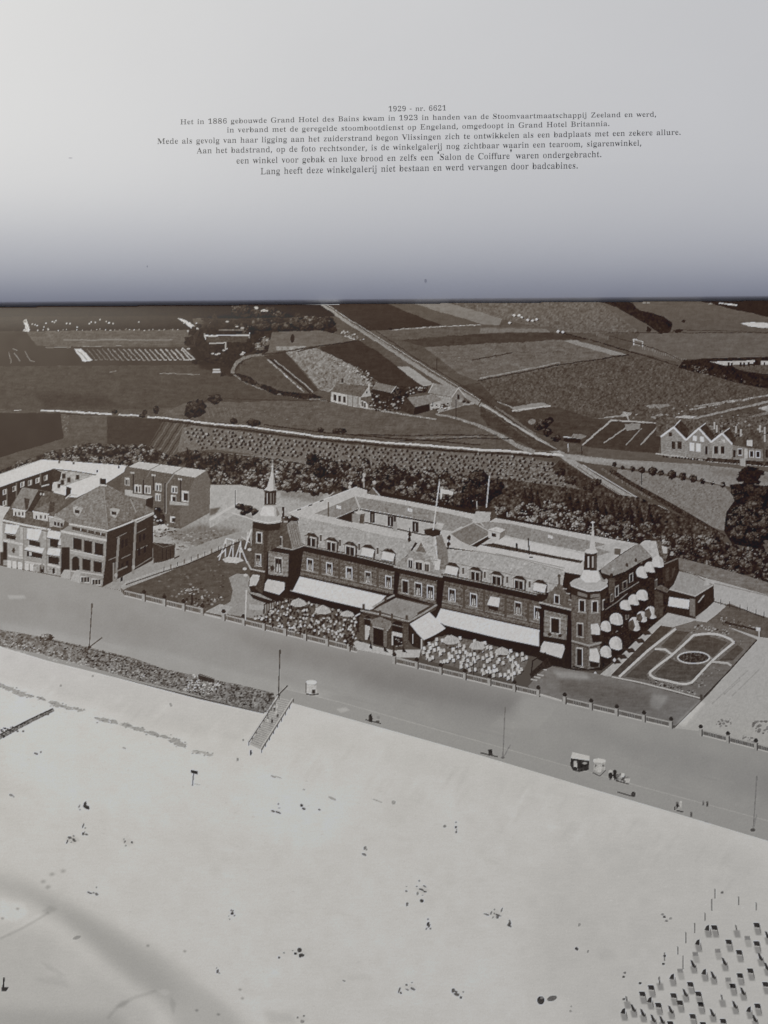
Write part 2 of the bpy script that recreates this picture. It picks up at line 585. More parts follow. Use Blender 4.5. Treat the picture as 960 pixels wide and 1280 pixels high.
for x, y in [(888, 380), (806, 378.5), (811, 378.5), (642, 376), (650, 377), (672, 375), (676, 376), (692, 375.5), (702, 376.5), (718, 376), (726, 376.6), (732, 377)]:
    ell(x, y, 2.2, .8, 150, n=7)
line([(640, 374.6), (750, 376)], 3, 42, amp=6)
field([(800, 416), (1020, 415), (1020, 447), (860, 448), (846, 452), (786, 438)], 98, 4)
line([(760, 416), (1010, 416)], .9, 70, amp=12)
line([(845, 412), (960, 415)], .8, 74)
pc = piece("printed_pond", None, "white patch of water at the right edge")
fill([(925, 404), (940, 402.6), (1020, 406), (1020, 411), (960, 410), (936, 408)], 182, 4, 'mid', pc)
hedge = [(742, 374), (772, 372), (790, 378), (800, 388), (815, 391), (830, 396), (840, 403), (839, 415), (826, 417), (812, 408), (795, 398), (770, 384)]
fill(hedge, 46, 7, 'leaf', piece("printed_hedge", None, "dark diagonal hedge far off"))
ell(848, 414, 6, 1.8, 48, wob=.3)
ell(811, 412, 3.6, 3.6, 48, piece("printed_tree", None), 4, wob=.3)
ell(854, 401.5, 2.4, 1.6, 50, piece("printed_tree", None), 4, wob=.3)
pc = piece("printed_goal", None, "white goal frame in the meadow")
line([(792.3, 431), (792.3, 424), (803, 427), (803, 434)], 1.1, 172, pc)
line([(793, 431), (800, 432)], .9, 140, pc)
for k in range(22):
    x = 803 + k * 2.6
    line([(x, 433 + k * .75), (x, 436.5 + k * .75)], .7, 128, alpha=.7)
line([(762, 420), (800, 430), (830, 440), (850, 450)], 1.0, 70, amp=12)
line([(700, 416), (735, 424), (770, 434), (800, 443), (848, 457)], 1.6, 60, amp=14)
for x, y in [(643, 394), (649, 394), (652, 396.5), (660, 400), (666, 401), (671, 399), (698, 414), (704, 415), (637, 403)]:
    ell(x, y, 2.0, 1.5, 178, piece("printed_cow", None), n=8)
    ell(x + 2.5, y + 1.2, 1.3, 1.1, 50, n=6)
for k in range(8):
    line([(746 + k * 2, 416 + k * .6), (746 + k * 2, 420 + k * .6)], .7, 122, alpha=.6)
pc = piece("printed_hedge", None, "dark hedge and garden wood at the right edge")
fill([(848, 460), (855, 450), (880, 448), (960, 446), (1020, 446), (1020, 488), (960, 486), (930, 481), (905, 474), (872, 466)], 46, 8, 'leaf', pc)
fill([(913, 457), (960, 456), (1020, 458), (1020, 468), (950, 467), (925, 463)], 88, 6)
speckle([(865, 456), (885, 460), (884, 468), (868, 464)], 26, [110, 96], .6, 1.5)
speckle([(850, 455), (960, 482), (960, 486), (900, 474)], 40, [70, 90], .6, 1.5)
pc = piece("printed_building", None, "long white low building at the right edge")
fill([(887, 452), (943, 450.5), (943, 455), (920, 456), (906, 457)], 165, 5, 'fine', pc)
for x in (909, 913, 924, 929, 935, 941):
    fill([(x, 453), (x + 2.4, 453), (x + 2.4, 458), (x, 458)], 52)
pc = piece("printed_building", None, "small white building cut by the right edge")
fill([(951, 451), (1010, 450), (1010, 455), (951, 456)], 168, 5, 'fine', pc)
fill([(955, 453), (957, 453), (957, 456), (955, 456)], 60)

# allotments and verges below
field([(740, 522), (850, 520), (960, 494), (1020, 485), (1020, 560), (840, 545), (760, 525)], 84, 8)
for a, b in (((862, 512), (960, 494)), ((868, 508), (1010, 487))):
    line([a, b], 1.6, 128, amp=22)
line([(852, 526), (890, 518), (960, 502), (1010, 492)], 2.6, 132, amp=10)
line([(905, 531), (960, 516), (1010, 506)], 4, 112, amp=10)
for p, t in (([(806, 507), (835, 504), (838, 508), (814, 511)], 122), ([(828, 528), (846, 521), (858, 519), (872, 519), (850, 527)], 160), ([(947, 510), (960, 507), (1010, 500), (1010, 512), (960, 515)], 150), ([(920, 524), (936, 522), (938, 526), (922, 527)], 140), ([(746, 523), (774, 519), (780, 515), (790, 516), (786, 520), (765, 522)], 140), ([(812, 521), (826, 517), (830, 519), (818, 524)], 130)):
    fill(p, t, 12, 'mid')
speckle([(760, 512), (960, 500), (960, 530), (860, 528), (780, 522)], 110, [130, 60, 150, 66], .5, 1.7, squash=.5)
field([(560, 484), (600, 478), (620, 500), (700, 510), (740, 522), (765, 526), (728, 556), (705, 552), (640, 520)], 76, 5)
pc = field([(637, 509), (676, 503), (688, 507), (645, 515)], 128, 8, label="small pale rectangular plot")
line([(640, 513.5), (688, 507.5)], 1.8, 165, pc)
line([(622, 502), (635, 507), (650, 514)], 1.2, 130, amp=14)
pc = field([(765, 526), (832, 531), (822, 568), (740, 560), (728, 556)], 72, 4, label="garden plots divided by pale paths")
line([(728, 556), (765, 525)], 2.2, 150, pc)
line([(765, 526), (800, 527), (832, 530.5)], 1.8, 152, pc)
line([(755, 554), (790, 529)], 1.6, 138, pc)
line([(782, 556), (802, 535)], 1.4, 128, pc)
line([(800, 556), (822, 533)], 1.8, 140, pc)
fill([(780, 530), (800, 529), (800, 536), (784, 538)], 126, 6, 'mid', pc)
line([(781, 515), (786, 526)], 1.5, 158)
fill([(640, 525), (725, 530), (705, 552), (665, 540)], 74, 5, 'field')
ell(665, 527, 4.5, 3.4, 122, piece("printed_haystack", None), 8, 'mid')
pc = piece("printed_shed", None, "dark shed with pale roof edge beside the road")
fill([(704, 546), (727, 548.5), (725, 554), (705, 552)], 45, 4, 'fine', pc)
line([(704, 546), (727, 548)], 1.5, 172, pc)
fill([(716, 542), (734, 544), (728, 549), (712, 547)], 118, 8, 'mid')
line([(710.5, 555), (710.5, 564)], 1.2, 172)
line([(727.5, 558), (727.5, 574)], 1.0, 50, piece("printed_pole", None))
for x, y, a, b in [(678, 530, 8, 6), (686, 526, 5, 5), (684, 540, 6, 5), (672, 534, 5, 4), (695, 548, 6, 4)]:
    tree(x, y, a, b, 44, 84)
field([(-60, 640), (-60, 640), (-60, 641)], 80)
field([(735, 560), (820, 566), (960, 580), (1020, 585), (1020, 592), (735, 576)], 92, 3)

# ------------------------------------------------------------------ printed: roads
pc = piece("printed_road", None, "straight pale road running to the far edge of the print")
line([(394, 374), (406, 383), (425, 396), (450, 412.5), (475, 428), (500, 444), (525, 460), (560, 482), (598, 504)], 2.6, 132, pc, 6, w2=6)
line([(398, 374), (460, 414), (600, 500)], .8, 150, pc, 6)
line([(404, 374), (440, 397), (480, 420), (520, 448), (560, 471), (600, 496), (640, 526), (690, 560)], 1.2, 66, None, 8)
line([(440, 404), (470, 424), (560, 478), (600, 502)], 2.0, 98, None, 12, alpha=.5)
pc = piece("printed_road", None, "road going on to the crossing")
line([(600, 505), (625, 521), (645, 534), (665, 546), (685, 558), (706, 571)], 5.5, 136, pc, 7, w2=7)
line([(603, 506), (670, 548), (704, 568)], 1.0, 165, pc, 7)
line([(618, 508), (650, 530), (668, 543)], 2.5, 112, None, 10, alpha=.7)
pc = piece("printed_railway", None, "double tracked line bending away past the trees")
line([(704, 570), (722, 582), (742, 596), (762, 608), (782, 620), (806, 630)], 7, 140, pc, 8, w2=8)
line([(722, 583), (742, 597), (762, 610), (782, 622)], .9, 92, pc, 4)
line([(728, 581), (760, 600), (800, 624), (812, 632)], 1.2, 168, pc, 4)
line([(822, 634), (845, 646), (870, 661), (890, 676)], 6, 152, pc, 9)
for k in range(12):
    ell(826 + k * 5.6, 638 + k * 3.4, 1.3, 2.0, 70, n=6, alpha=.7)
pc = piece("printed_road", None, "long pale lane crossing the whole print")
for seg in ([(52, 513), (80, 514.2), (110, 516), (139.5, 517.6)], [(149, 518), (175, 520)], [(184, 521), (200, 522), (240, 526.5), (270, 530), (300, 532.5), (330, 536), (360, 540), (400, 545.5), (440, 549.5), (480, 553), (520, 556), (560, 559), (600, 562), (640, 564.5), (680, 567), (705, 569)]):
    line(seg, 1.8, 178, pc, 5, w2=3.0 if len(seg) > 4 else 2.2)
line([(18, 512.5), (26, 512.5)], 1.2, 150)
line([(-60, 511), (6, 512)], .9, 92)
line([(200, 525.5), (300, 537), (400, 549.5), (500, 559), (600, 566), (690, 571)], 2.2, 56, amp=8)
line([(330, 531), (400, 540), (480, 547), (600, 556)], 1.8, 62, amp=8)
pc = piece("printed_road", None, "broad pale road in front of the row of cottages")
fill([(700, 566), (760, 574), (820, 577), (880, 581), (960, 590), (1020, 596), (1020, 626), (960, 616), (905, 607), (850, 595), (800, 587), (765, 583), (710, 574)], 126, 6, 'mid', pc)
soft([(700, 568), (770, 575), (820, 582), (720, 576)], 18, 2)
soft([(880, 585), (1000, 596), (1000, 606), (900, 596)], -14, 4)
pc = piece("printed_path", None, "track from the farm to the crossing")
line([(545, 517), (575, 524), (600, 533), (613, 538), (628, 546), (642, 555), (655, 561), (668, 565)], 2.2, 128, pc, 10, w2=6)
line([(548, 514), (566, 509), (580, 505), (592, 504)], 4.2, 132, pc, 8, w2=3)
pc = piece("printed_path", None, "pale track along the front of the farm")
line([(398, 499.5), (420, 503), (450, 508.5), (480, 514), (510, 519), (545, 524)], 2.0, 128, pc, 16)
pc = piece("printed_lane", None, "lane curving round a small field")
line([(290.5, 466), (292, 460), (296, 453), (304, 447), (316, 444.5), (330, 443)], 5.2, 112, pc, 10, w2=2.5)
line([(296, 463), (299, 455), (306, 450), (318, 446)], .8, 60, None)
line([(328, 443), (345, 441.5), (372, 437), (395, 433.5)], 1.6, 60, None, 8)
line([(292, 468), (305, 477), (322, 485), (345, 492), (372, 497), (402, 500)], 1.6, 112, None, 14)
for p in ([(296, 466), (312, 471), (322, 478), (318, 482), (302, 476)], [(320, 478), (340, 484), (352, 490), (345, 494), (326, 486)], [(348, 488), (376, 492), (392, 492), (404, 497), (380, 499), (352, 494)]):
    fill(p, 46, 10, 'leaf', piece("printed_hedge", None))
line([(402, 500), (450, 508)], 1.2, 58, amp=10)
line([(440, 543), (520, 545), (560, 543), (620, 544)], 1.2, 54, amp=8)
line([(500, 551), (545, 550), (585, 547), (640, 549)], 1.2, 50, amp=8)
line([(520, 548), (600, 545)], 1.4, 112, amp=8)
fill([(600, 506), (640, 530), (662, 545), (700, 564), (668, 562), (640, 548), (610, 532), (600, 520)], 74, 7, 'field')
line([(608, 512), (660, 548)], 1.5, 92, amp=12, alpha=.6)
for x, y, a, b in [(243.5, 510, 12.5, 11), (236, 516, 6, 6), (249, 506, 7, 7), (268, 498, 8.5, 6), (292, 526, 5, 3.6), (316, 528.5, 8.5, 4.6), (420, 538.5, 4.5, 3.2), (427, 537.5, 4.5, 3.4), (401, 537, 4, 3), (177, 519, 3.5, 2.4), (180, 515, 3.6, 3), (195, 512, 3.4, 5), (143, 514, 4, 2.5)]:
    tree(x, y, a, b, 46, 72)

# nothing out here is ruler-straight: shift every outline a little
wy0, wy1 = 0, int((585 - Y0) * SS)
dxn, dyn = (N12 * 1.1 + N4 * .9)[wy0:wy1], (np.roll(N12, 301, 1) * .7 + np.roll(N4, 177, 1) * .7)[wy0:wy1]
iy, ix = np.mgrid[wy0:wy1, 0:CW]
sx_, sy_ = np.clip(ix + np.rint(dxn * SS * .36).astype(int), 0, CW - 1), np.clip(iy + np.rint(dyn * SS * .36).astype(int), 0, CH - 1)
T[wy0:wy1], LB[wy0:wy1] = T[sy_, sx_].copy(), LB[sy_, sx_].copy()

# ------------------------------------------------------------------ printed: farm cottages
pc = piece("printed_cottage", None, "white cottage with dark slate roof and a row of windows")
fill([(414, 489), (451, 496), (450, 510), (413.5, 502)], 168, 6, 'fine', pc)
fill([(434, 493), (450, 496), (450, 509.5), (434, 506)], 140, 8, 'fine', pc)
fill([(421, 479), (436, 480.5), (460, 484), (451.5, 496.5), (413.5, 489.5)], 96, 7, 'mid', piece("printed_roof", pc))
fill([(451, 496.5), (460, 484), (466.5, 494), (458, 496)], 152, 6, 'fine', pc)
fill([(451, 500), (457, 502), (460, 506), (460, 511), (450.5, 509.5)], 172, 6, 'fine', pc)
for x, y in ((418.7, 497), (424.6, 498.3), (430.5, 499.4)):
    fill([(x - 1.6, y - 4), (x + 1.6, y - 3.6), (x + 1.6, y + 4), (x - 1.6, y + 3.6)], 52, 3, 'fine', piece("printed_window", pc))
for x in (434.5, 441, 447.5):
    line([(x, 494 + (x - 434) * .2), (x, 507 + (x - 434) * .2)], 1.1, 100, pc)
for x, y in ((453, 505), (456, 506.5)):
    line([(x, y - 2.5), (x, y + 2.5)], 1.8, 55, pc)
ell(458.5, 490.5, 1.1, 1.3, 60, pc)
line([(461.2, 480), (461.2, 486)], 1.8, 170, piece("printed_chimney", pc))
line([(428, 473.5), (428, 478)], 2.0, 45, piece("printed_chimney", pc))
fill([(454, 497), (468, 494.5), (474, 501), (459, 504)], 88, 6, 'mid', pc)
speckle([(459, 503), (476, 500), (500, 505), (498, 514), (470, 513)], 70, [46, 50, 140, 60], .7, 2.0)
garden = [(462, 488), (475, 487), (494, 482), (520, 484), (536, 482), (534, 490), (512, 494), (500, 512), (470, 511)]
fill(garden, 54, 10, 'leaf', piece("printed_garden", None))
speckle(garden, 120, [150, 44, 120, 48, 165], .6, 1.8)
speckle([(440, 462), (456, 462), (476, 482), (466, 484)], 60, [160, 140, 50, 60], .6, 1.7)
fill([(466, 480), (492, 486), (488, 494), (466, 489)], 50, 4, 'fine')
pc = piece("printed_barn", None, "small grey roofed barn behind the cottage")
fill([(470, 478), (495, 483), (488.5, 491), (465, 486)], 112, 7, 'mid', pc)
fill([(465, 486), (488, 491), (487, 496), (466, 492)], 50, 4, 'fine', pc)
line([(495, 483), (489, 491)], 1.0, 165, pc)
tree(496, 492, 6, 7, 42, 80)
pc = piece("printed_house", None, "pale gabled house nearest the straight road")
fill([(537, 492), (564.5, 497), (564, 508), (538, 504)], 138, 8, 'fine', pc)
fill([(541.7, 479), (573, 485), (565, 496.5), (535.5, 491)], 128, 8, 'mid', piece("printed_roof", pc))
fill([(573, 485), (580, 494), (578.5, 507), (564.5, 510), (564.5, 496.5)], 112, 6, 'fine', pc)
line([(564.5, 497), (573, 485), (580, 494)], 1.1, 165, pc)
fill([(571.5, 493), (574.5, 493.5), (574.5, 499), (571.5, 499)], 50, 3, 'fine', piece("printed_window", pc))
line([(541.7, 479), (535.5, 491)], 1.0, 165, pc)
pc = piece("printed_barn", None, "dark barn with grey pitched roof")
fill([(509, 497), (518.5, 509), (517, 519), (499, 513), (504, 503)], 66, 5, 'fine', pc)
fill([(509, 497), (544, 492.6), (553, 500), (519, 509)], 118, 8, 'mid', piece("printed_roof", pc))
fill([(518.5, 509), (537, 505), (537, 513.5), (517, 519)], 42, 3, 'fine', pc)
fill([(537, 505), (552, 501), (553, 508), (538, 513)], 150, 8, 'fine', pc)
line([(541, 503), (541, 508)], 1.4, 50, pc)
speckle([(538, 507), (562, 504), (562, 512), (544, 514)], 40, [175, 50, 60, 160], .7, 1.6)
line([(570, 500), (570, 524)], 1.0, 60, piece("printed_pole", None))
line([(546, 448), (546, 462)], .8, 62, piece("printed_pole", None))
for x in (575, 580, 585, 590):
    ell(x, 501 + (x - 575) * .2, 2.4, 1.6, rnd.choice([50, 140]), n=7, wob=.3)

# ------------------------------------------------------------------ printed: orchard
orch = [(228, 535), (243, 532), (330, 543), (400, 552), (480, 560), (560, 565), (640, 569), (700, 580), (730, 600), (728, 612), (660, 606), (560, 598), (470, 585), (400, 578), (330, 570), (268, 562), (222, 565)]
pc = piece("printed_orchard", None, "orchard of small trees planted in even rows")
fill(orch, 104, 7, 'mid', pc)
for r in range(17):
    for c in range(80):
        k = math.sin(r * 7.3 + c * 3.1)
        x = 228 + c * 6.7 + r * 2.6 + rnd.uniform(-1.5, 1.5)
        y = 530 + r * 4.6 + (x - 228) * .088 + rnd.uniform(-1.1, 1.1)
        if rnd.random() < .93 and inside(orch, x, y) and inside(orch, x, y + 3):
            s = rnd.uniform(.75, 1.3)
            ell(x + 1.7, y + .8, 1.7 * s, 1.9 * s, 50 + rnd.uniform(-4, 12), pc, 6, n=7, wob=.25, rot=.5)
            ell(x - .6, y - .2, 1.25 * s, 1.35 * s, 116 + 12 * k + rnd.uniform(-18, 20), pc, 6, n=7, wob=.3, rot=.5)
speckle([(400, 556), (700, 582), (720, 604), (470, 582)], 260, [92, 60, 130, 104], .6, 1.4)
fill([(230, 563), (330, 570), (400, 578), (375, 584), (300, 572), (232, 568)], 112, 6, 'mid')
speckle([(620, 572), (700, 582), (735, 612), (700, 625), (630, 610)], 220, [118, 130, 78, 66], .7, 1.8)
fill([(700, 575), (740, 598), (790, 628), (770, 640), (740, 622), (690, 585)], 68, 8, 'leaf')
for x, y in [(700, 590), (712, 600), (745, 602), (735, 610)]:
    tree(x, y, 7, 4.5, 46, 82)

# ------------------------------------------------------------------ printed: railway meadow and row of cottages
field([(772, 586), (800, 590), (850, 598), (905, 608), (920, 622), (916, 640), (908, 652), (905, 664), (880, 655), (850, 640), (815, 622), (770, 598)], 116, 7, 'mid', "pale meadow between railway and cottages")
speckle([(780, 592), (900, 612), (900, 655), (830, 625)], 260, [132, 100, 124, 94], .5, 1.2)
line([(762, 588), (790, 606), (820, 622), (852, 640), (886, 660), (905, 672)], 7, 62, piece("printed_hedge", None, "dark hedge along the railway"), 14)
line([(752, 586), (784, 606), (815, 624)], 3, 96, None, 12)
for x, y, r in [(768, 580, 3), (778, 584, 2.6), (790.5, 585.5, 3.6), (802, 587, 4), (815, 588, 5.4), (826, 590.5, 3.6), (840, 593, 5.6), (853, 595, 5), (866, 598, 5), (878, 601, 3.6), (890, 603.5, 2.6), (903, 605.5, 3.6)]:
    tree(x, y, r, r, 50, 92)
line([(880, 600), (904, 606)], 1.0, 140)
line([(802, 588), (802, 606)], .9, 50, piece("printed_pole", None))
pc0 = piece("printed_garden", None)
fill([(820, 520), (870, 524), (960, 520), (1020, 520), (1020, 560), (820, 545)], 90, 12, 'mid')
speckle([(885, 527), (1000, 524), (1000, 548), (930, 545), (890, 548)], 120, [44, 50, 150, 60, 120], .8, 2.2)


def cottage(l, p, r, bp, br, wl, wr, wall, lab):
    pc = piece("printed_cottage", None, lab)
    rf = piece("printed_roof", pc)
    fill([p, bp, br, r], 66, 7, 'mid', rf)
    fill([l, p, r, wr, wl], wall, 8, 'fine', pc)
    tr = piece("printed_gable_trim", pc)
    line([l, p, r], 2.3, 192, tr)
    line([(p[0], p[1]), bp], 1.2, 176, rf)
    return pc


c1_ = cottage((826, 546), (842, 534), (857.5, 550), (850.6, 525), (862, 537.5), (826.5, 567.5), (858, 571), 130, "left cottage of the row with hipped gable")
for x in (841.7, 849.5):
    fill(quad(x, 556.5, 4.6, 9.5, .1), 52, 3, 'fine', piece("printed_window", c1_))
fill(quad(838, 543, 4, 5, .1), 62, 3, 'fine', piece("printed_window", c1_))
for k in range(5):
    line([(827, 550 + k * 3.4), (857, 554 + k * 3.4)], .6, 98, c1_, alpha=.5)
c2_ = cottage((857.5, 550), (873.5, 535.4), (889, 552.5), (882, 529), (893, 545), (858, 571), (889, 574), 124, "second cottage of the row with white upper windows")
for x, y, w, h in ((868.6, 548, 5, 6.5), (877.5, 549, 5, 6.5), (864.8, 558.5, 6, 10.5), (873, 559.5, 6, 10.5)):
    fill(quad(x, y, w, h, .1), 192, 5, 'fine', piece("printed_window", c2_))
fill(quad(883, 563, 3.4, 10, .1), 48, 3, 'fine', c2_)
c3_ = cottage((889, 552.5), (902.7, 541.7), (916, 556), (912, 535), (921.5, 550), (889.5, 574), (915, 577), 134, "third cottage of the row")
for x in (895, 903.4):
    fill(quad(x, 562.5, 4.6, 9, .1), 48, 3, 'fine', piece("printed_window", c3_))
    line([(x - 3.4, 558), (x - 3.4, 568)], .9, 168, c3_)
fill(quad(902.5, 551, 8, 4.5, .1), 150, 20, 'mid', piece("printed_window", c3_))
pc = piece("printed_cottage", None, "right cottage of the row with broad tiled roof")
fill([(916, 556), (953, 562), (954, 578), (916, 576)], 116, 7, 'fine', pc)
fill([(915, 556), (921, 549), (941, 538.5), (949, 538), (955, 562), (935, 560)], 84, 8, 'mid', piece("printed_roof", pc))
fill([(933.5, 550), (940.5, 550), (940.5, 558), (933.5, 557)], 176, 6, 'fine', piece("printed_dormer", pc))
for x, y in ((925, 565), (939.5, 567.5), (947.5, 568)):
    q = piece("printed_window", pc)
    fill(quad(x, y, 6, 9, .1), 178, 4, 'fine', q)
    fill(quad(x, y, 3.6, 7, .1), 48, 3, 'fine', q)
fill(quad(932.5, 567, 4.4, 12, .1), 165, 5, 'fine', pc)
fill(quad(918, 567, 3.0, 9, .1), 56, 5, 'fine', pc)
fill([(955, 550), (1000, 545), (1010, 578), (956, 578)], 96, 8, 'mid', piece("printed_cottage", None, "cottage cut by the right edge"))
fill([(957, 562), (960, 562), (960, 572), (957, 572)], 50)
for x, y in ((893, 532), (896, 536), (920, 537), (926, 541), (950, 536), (956, 538), (956, 548)):
    line([(x, y - 4), (x, y + 4)], 1.8, 165, piece("printed_chimney", None))
line([(820, 567), (850, 571), (880, 575.5)], 1.8, 158, amp=6)
line([(885, 577), (960, 583)], 1.2, 140, amp=8)
for k in range(34):
    x = 830 + k * 3.8
    ell(x, 567.5 + (x - 830) * .09 + 3, 1.7, 1.4, rnd.choice([50, 60, 120, 54]), n=6, wob=.3)
fill([(884, 572), (1000, 580), (1000, 586), (884, 576)], 60, 12, 'leaf')
fill([(925, 573), (932, 573), (932, 583), (925, 582)], 150, 5)

# ------------------------------------------------------------------ printed: tree belts
# ground behind the hotel
pc = piece("printed_yard", None, "pale sandy ground behind the hotel")
fill([(262, 604), (300, 603), (360, 606), (420, 614), (400, 630), (370, 640), (350, 650), (320, 655), (262, 668)], 150, 8, 'mid', pc)
soft([(350, 612), (410, 616), (395, 628), (352, 622)], -28, 3)
speckle([(262, 604), (380, 604), (410, 616), (352, 618)], 90, [110, 95, 128], .8, 2.4, squash=.5)
for base in ([(-60, 600), (0, 588), (45, 570), (105, 553), (190, 558), (215, 572), (160, 590), (52, 582), (0, 600), (-60, 620)],
             [(205, 575), (235, 562), (330, 572), (400, 582), (470, 590), (540, 590), (640, 600), (750, 615), (800, 622), (840, 640), (905, 668), (905, 705), (845, 700), (800, 688), (700, 668), (600, 650), (455, 610), (410, 616), (340, 610), (262, 606), (255, 590)]):
    pc = piece("printed_woodland", None)
    fill(base, 70, 14, 'leaf', pc)


def belt(poly, n, rmin, rmax, dk, lt, con=0.0):
    p = np.array(poly)
    pts = []
    tries = 0
    while len(pts) < n and tries < 6000:
        tries += 1
        x, y = rnd.uniform(p[:, 0].min(), p[:, 0].max()), rnd.uniform(p[:, 1].min(), p[:, 1].max())
        if inside(poly, x, y) and all((x - a) ** 2 + ((y - b) * 1.3) ** 2 > (rmin * .95) ** 2 for a, b in pts):
            pts.append((x, y))
    for x, y in sorted(pts, key=lambda q: q[1]):
        r = rnd.uniform(rmin, rmax)
        if rnd.random() < con:
            conifer(x, y + r, r * 1.5, r * 2.6, dk - 6)
        else:
            q = rnd.uniform(-8, 12)
            tree(x, y, r, r * .85, dk + q * .3 + 3, lt + q + rnd.choice([4, 14, 26]))


belt([(-40, 600), (0, 592), (50, 572), (110, 556), (190, 560), (212, 572), (170, 584), (60, 578), (0, 596), (-40, 612)], 46, 6, 9, 50, 104)
belt([(215, 575), (240, 566), (330, 576), (330, 600), (270, 600), (255, 590)], 26, 6, 9, 46, 92, .25)
for x, y, h in [(213, 584, 13), (220, 588, 11), (240, 583, 14), (252, 582, 13), (262, 580, 12), (272, 582, 14), (284, 582, 14), (294, 580, 14), (318, 584, 15), (330, 586, 10), (340, 590, 12), (360, 590, 10)]:
    conifer(x, y, 9, h, 40)
belt([(330, 578), (400, 584), (470, 592), (450, 605), (410, 612), (340, 606)], 34, 7, 10, 48, 100)
belt([(262, 590), (340, 592), (420, 600), (418, 614), (350, 608), (266, 602)], 26, 6, 9, 56, 128)
belt([(455, 590), (540, 592), (600, 598), (600, 640), (560, 634), (500, 618), (460, 606)], 34, 8, 11, 46, 104)
belt([(400, 572), (470, 580), (560, 592), (470, 598), (400, 592)], 20, 6, 9, 48, 96)
for x, y, r in [(390, 574, 8), (398, 586, 9), (596, 598, 12), (588, 612, 12), (604, 618, 12), (578, 626, 12), (618, 608, 10), (572, 632, 10)]:
    tree(x, y, r, r, 40, 78)
for x, y, h in [(656, 632, 26), (664, 634, 30), (672, 634, 25), (682, 638, 16), (712, 634, 22), (722, 636, 20), (732, 638, 18), (745, 642, 24), (755, 644, 22), (765, 646, 26), (776, 648, 24), (788, 650, 28), (800, 654, 26), (812, 656, 30), (822, 660, 24)]:
    conifer(x, y + 3, 15, h, 40)
belt([(616, 628), (650, 630), (700, 630), (735, 640), (800, 664), (840, 690), (800, 690), (720, 672), (640, 652), (612, 642)], 62, 7, 10, 52, 122)
belt([(730, 644), (800, 652), (880, 680), (905, 700), (850, 700), (810, 685)], 30, 8, 11, 48, 100)
belt([(850, 668), (905, 680), (960, 690), (1000, 700), (1000, 728), (940, 722), (880, 706), (846, 696)], 44, 8, 11, 46, 88)
for x, y in [(660, 651), (682, 656), (696, 658), (634, 646), (740, 670), (757, 674), (772, 676), (785, 680), (596, 632), (620, 645)]:
    line([(x, y - 5), (x + .4, y + 4)], 1.1, 150)
# the big tree and the bushes at the right
pc = piece("printed_bushes", None, "dark bushes at the foot of the spreading tree")
fill([(912, 606), (930, 604), (960, 608), (1020, 612), (1020, 690), (960, 688), (915, 680), (905, 664), (908, 640), (918, 626)], 42, 8, 'leaf', pc)
fill([(952, 676), (1020, 670), (1020, 700), (958, 690)], 92, 8, 'mid')
pc = piece("printed_tree", None, "dark spreading tree in front of the cottages")
for x, y, a, b in [(938, 587, 10, 5), (932, 593, 12, 5), (944, 592, 12, 5), (930, 599, 10, 4), (941, 600, 10, 6), (936, 604, 7, 4)]:
    ell(x, y, a, b, 38, pc, 8, 'leaf', wob=.3, n=20)
for x, y, a, b in [(922, 612, 10, 8), (938, 614, 12, 8), (955, 616, 12, 9), (926, 622, 10, 8), (946, 626, 14, 9)]:
    tree(x, y, a, b, 38, 70)
for x, y, a, b in [(926, 640, 12, 10), (945, 636, 14, 11), (958, 646, 12, 12), (918, 652, 12, 11), (936, 652, 14, 12), (952, 662, 14, 12), (926, 668, 14, 11), (942, 674, 12, 9)]:
    tree(x, y, a, b, 36, 92)

# ------------------------------------------------------------------ printed: ground around the buildings
prom = piece("printed_promenade", None, "broad grey promenade between the hotel and the beach")
fill([(-60, 700), (0, 707), (75, 721), (128, 734), (150, 738), (255, 766), (440, 811), (500, 822), (650, 862), (842, 910), (880, 913), (960, 936), (1020, 950),
      (1020, 1068), (960, 1051), (843, 1016), (740, 986), (600, 944), (500, 916), (370, 880), (345, 872), (335, 892), (0, 812), (-60, 800)], 143, 1.2, 'fine', prom)
soft([(280, 785), (440, 815), (655, 866), (640, 895), (480, 860), (330, 820)], -13, 11)
soft([(430, 835), (650, 880), (630, 905), (560, 895), (460, 868)], -7, 12)
soft([(700, 900), (860, 935), (1010, 975), (1010, 1010), (800, 955)], -6, 12)
soft([(0, 740), (60, 745), (140, 765), (260, 795), (200, 800), (0, 775)], -3, 10)
soft([(0, 778), (200, 814), (330, 847), (420, 868), (380, 880), (200, 835), (0, 800)], 9, 5)
soft([(654, 872), (700, 880), (672, 912), (612, 908)], 4, 2.5)
for k in range(26):
    x = rnd.uniform(-20, 940)
    y = 752 + x * .245 + rnd.uniform(-8, 30)
    L = rnd.uniform(14, 50)
    soft([(x, y), (x + L, y + L * .25), (x + L, y + L * .25 + 1.6), (x, y + 1.6)], rnd.choice([-3.5, 3.5, 2.5]), 1.6)
T += 1.6 * NOISES['soft'] * (LB == prom)
strip = piece("printed_footpath", None, "paler footway along the edge of the promenade")
fill([(345, 858), (430, 880), (500, 900), (600, 928), (700, 956), (800, 984), (960, 1027), (1020, 1042), (1020, 1068), (960, 1051), (843, 1016), (740, 986), (600, 944), (500, 916), (370, 881), (352, 876)], 145, 1.5, 'fine', strip)
line([(352, 860), (430, 879), (500, 899), (600, 927), (700, 955), (800, 983), (960, 1026), (1010, 1040)], 1.3, 160, None, 4, alpha=.7)
for p in ([(420, 886), (432, 884), (438, 888), (426, 891)], [(9, 744), (30, 744), (33, 748), (12, 749)]):
    soft(p, 18, 1.2)
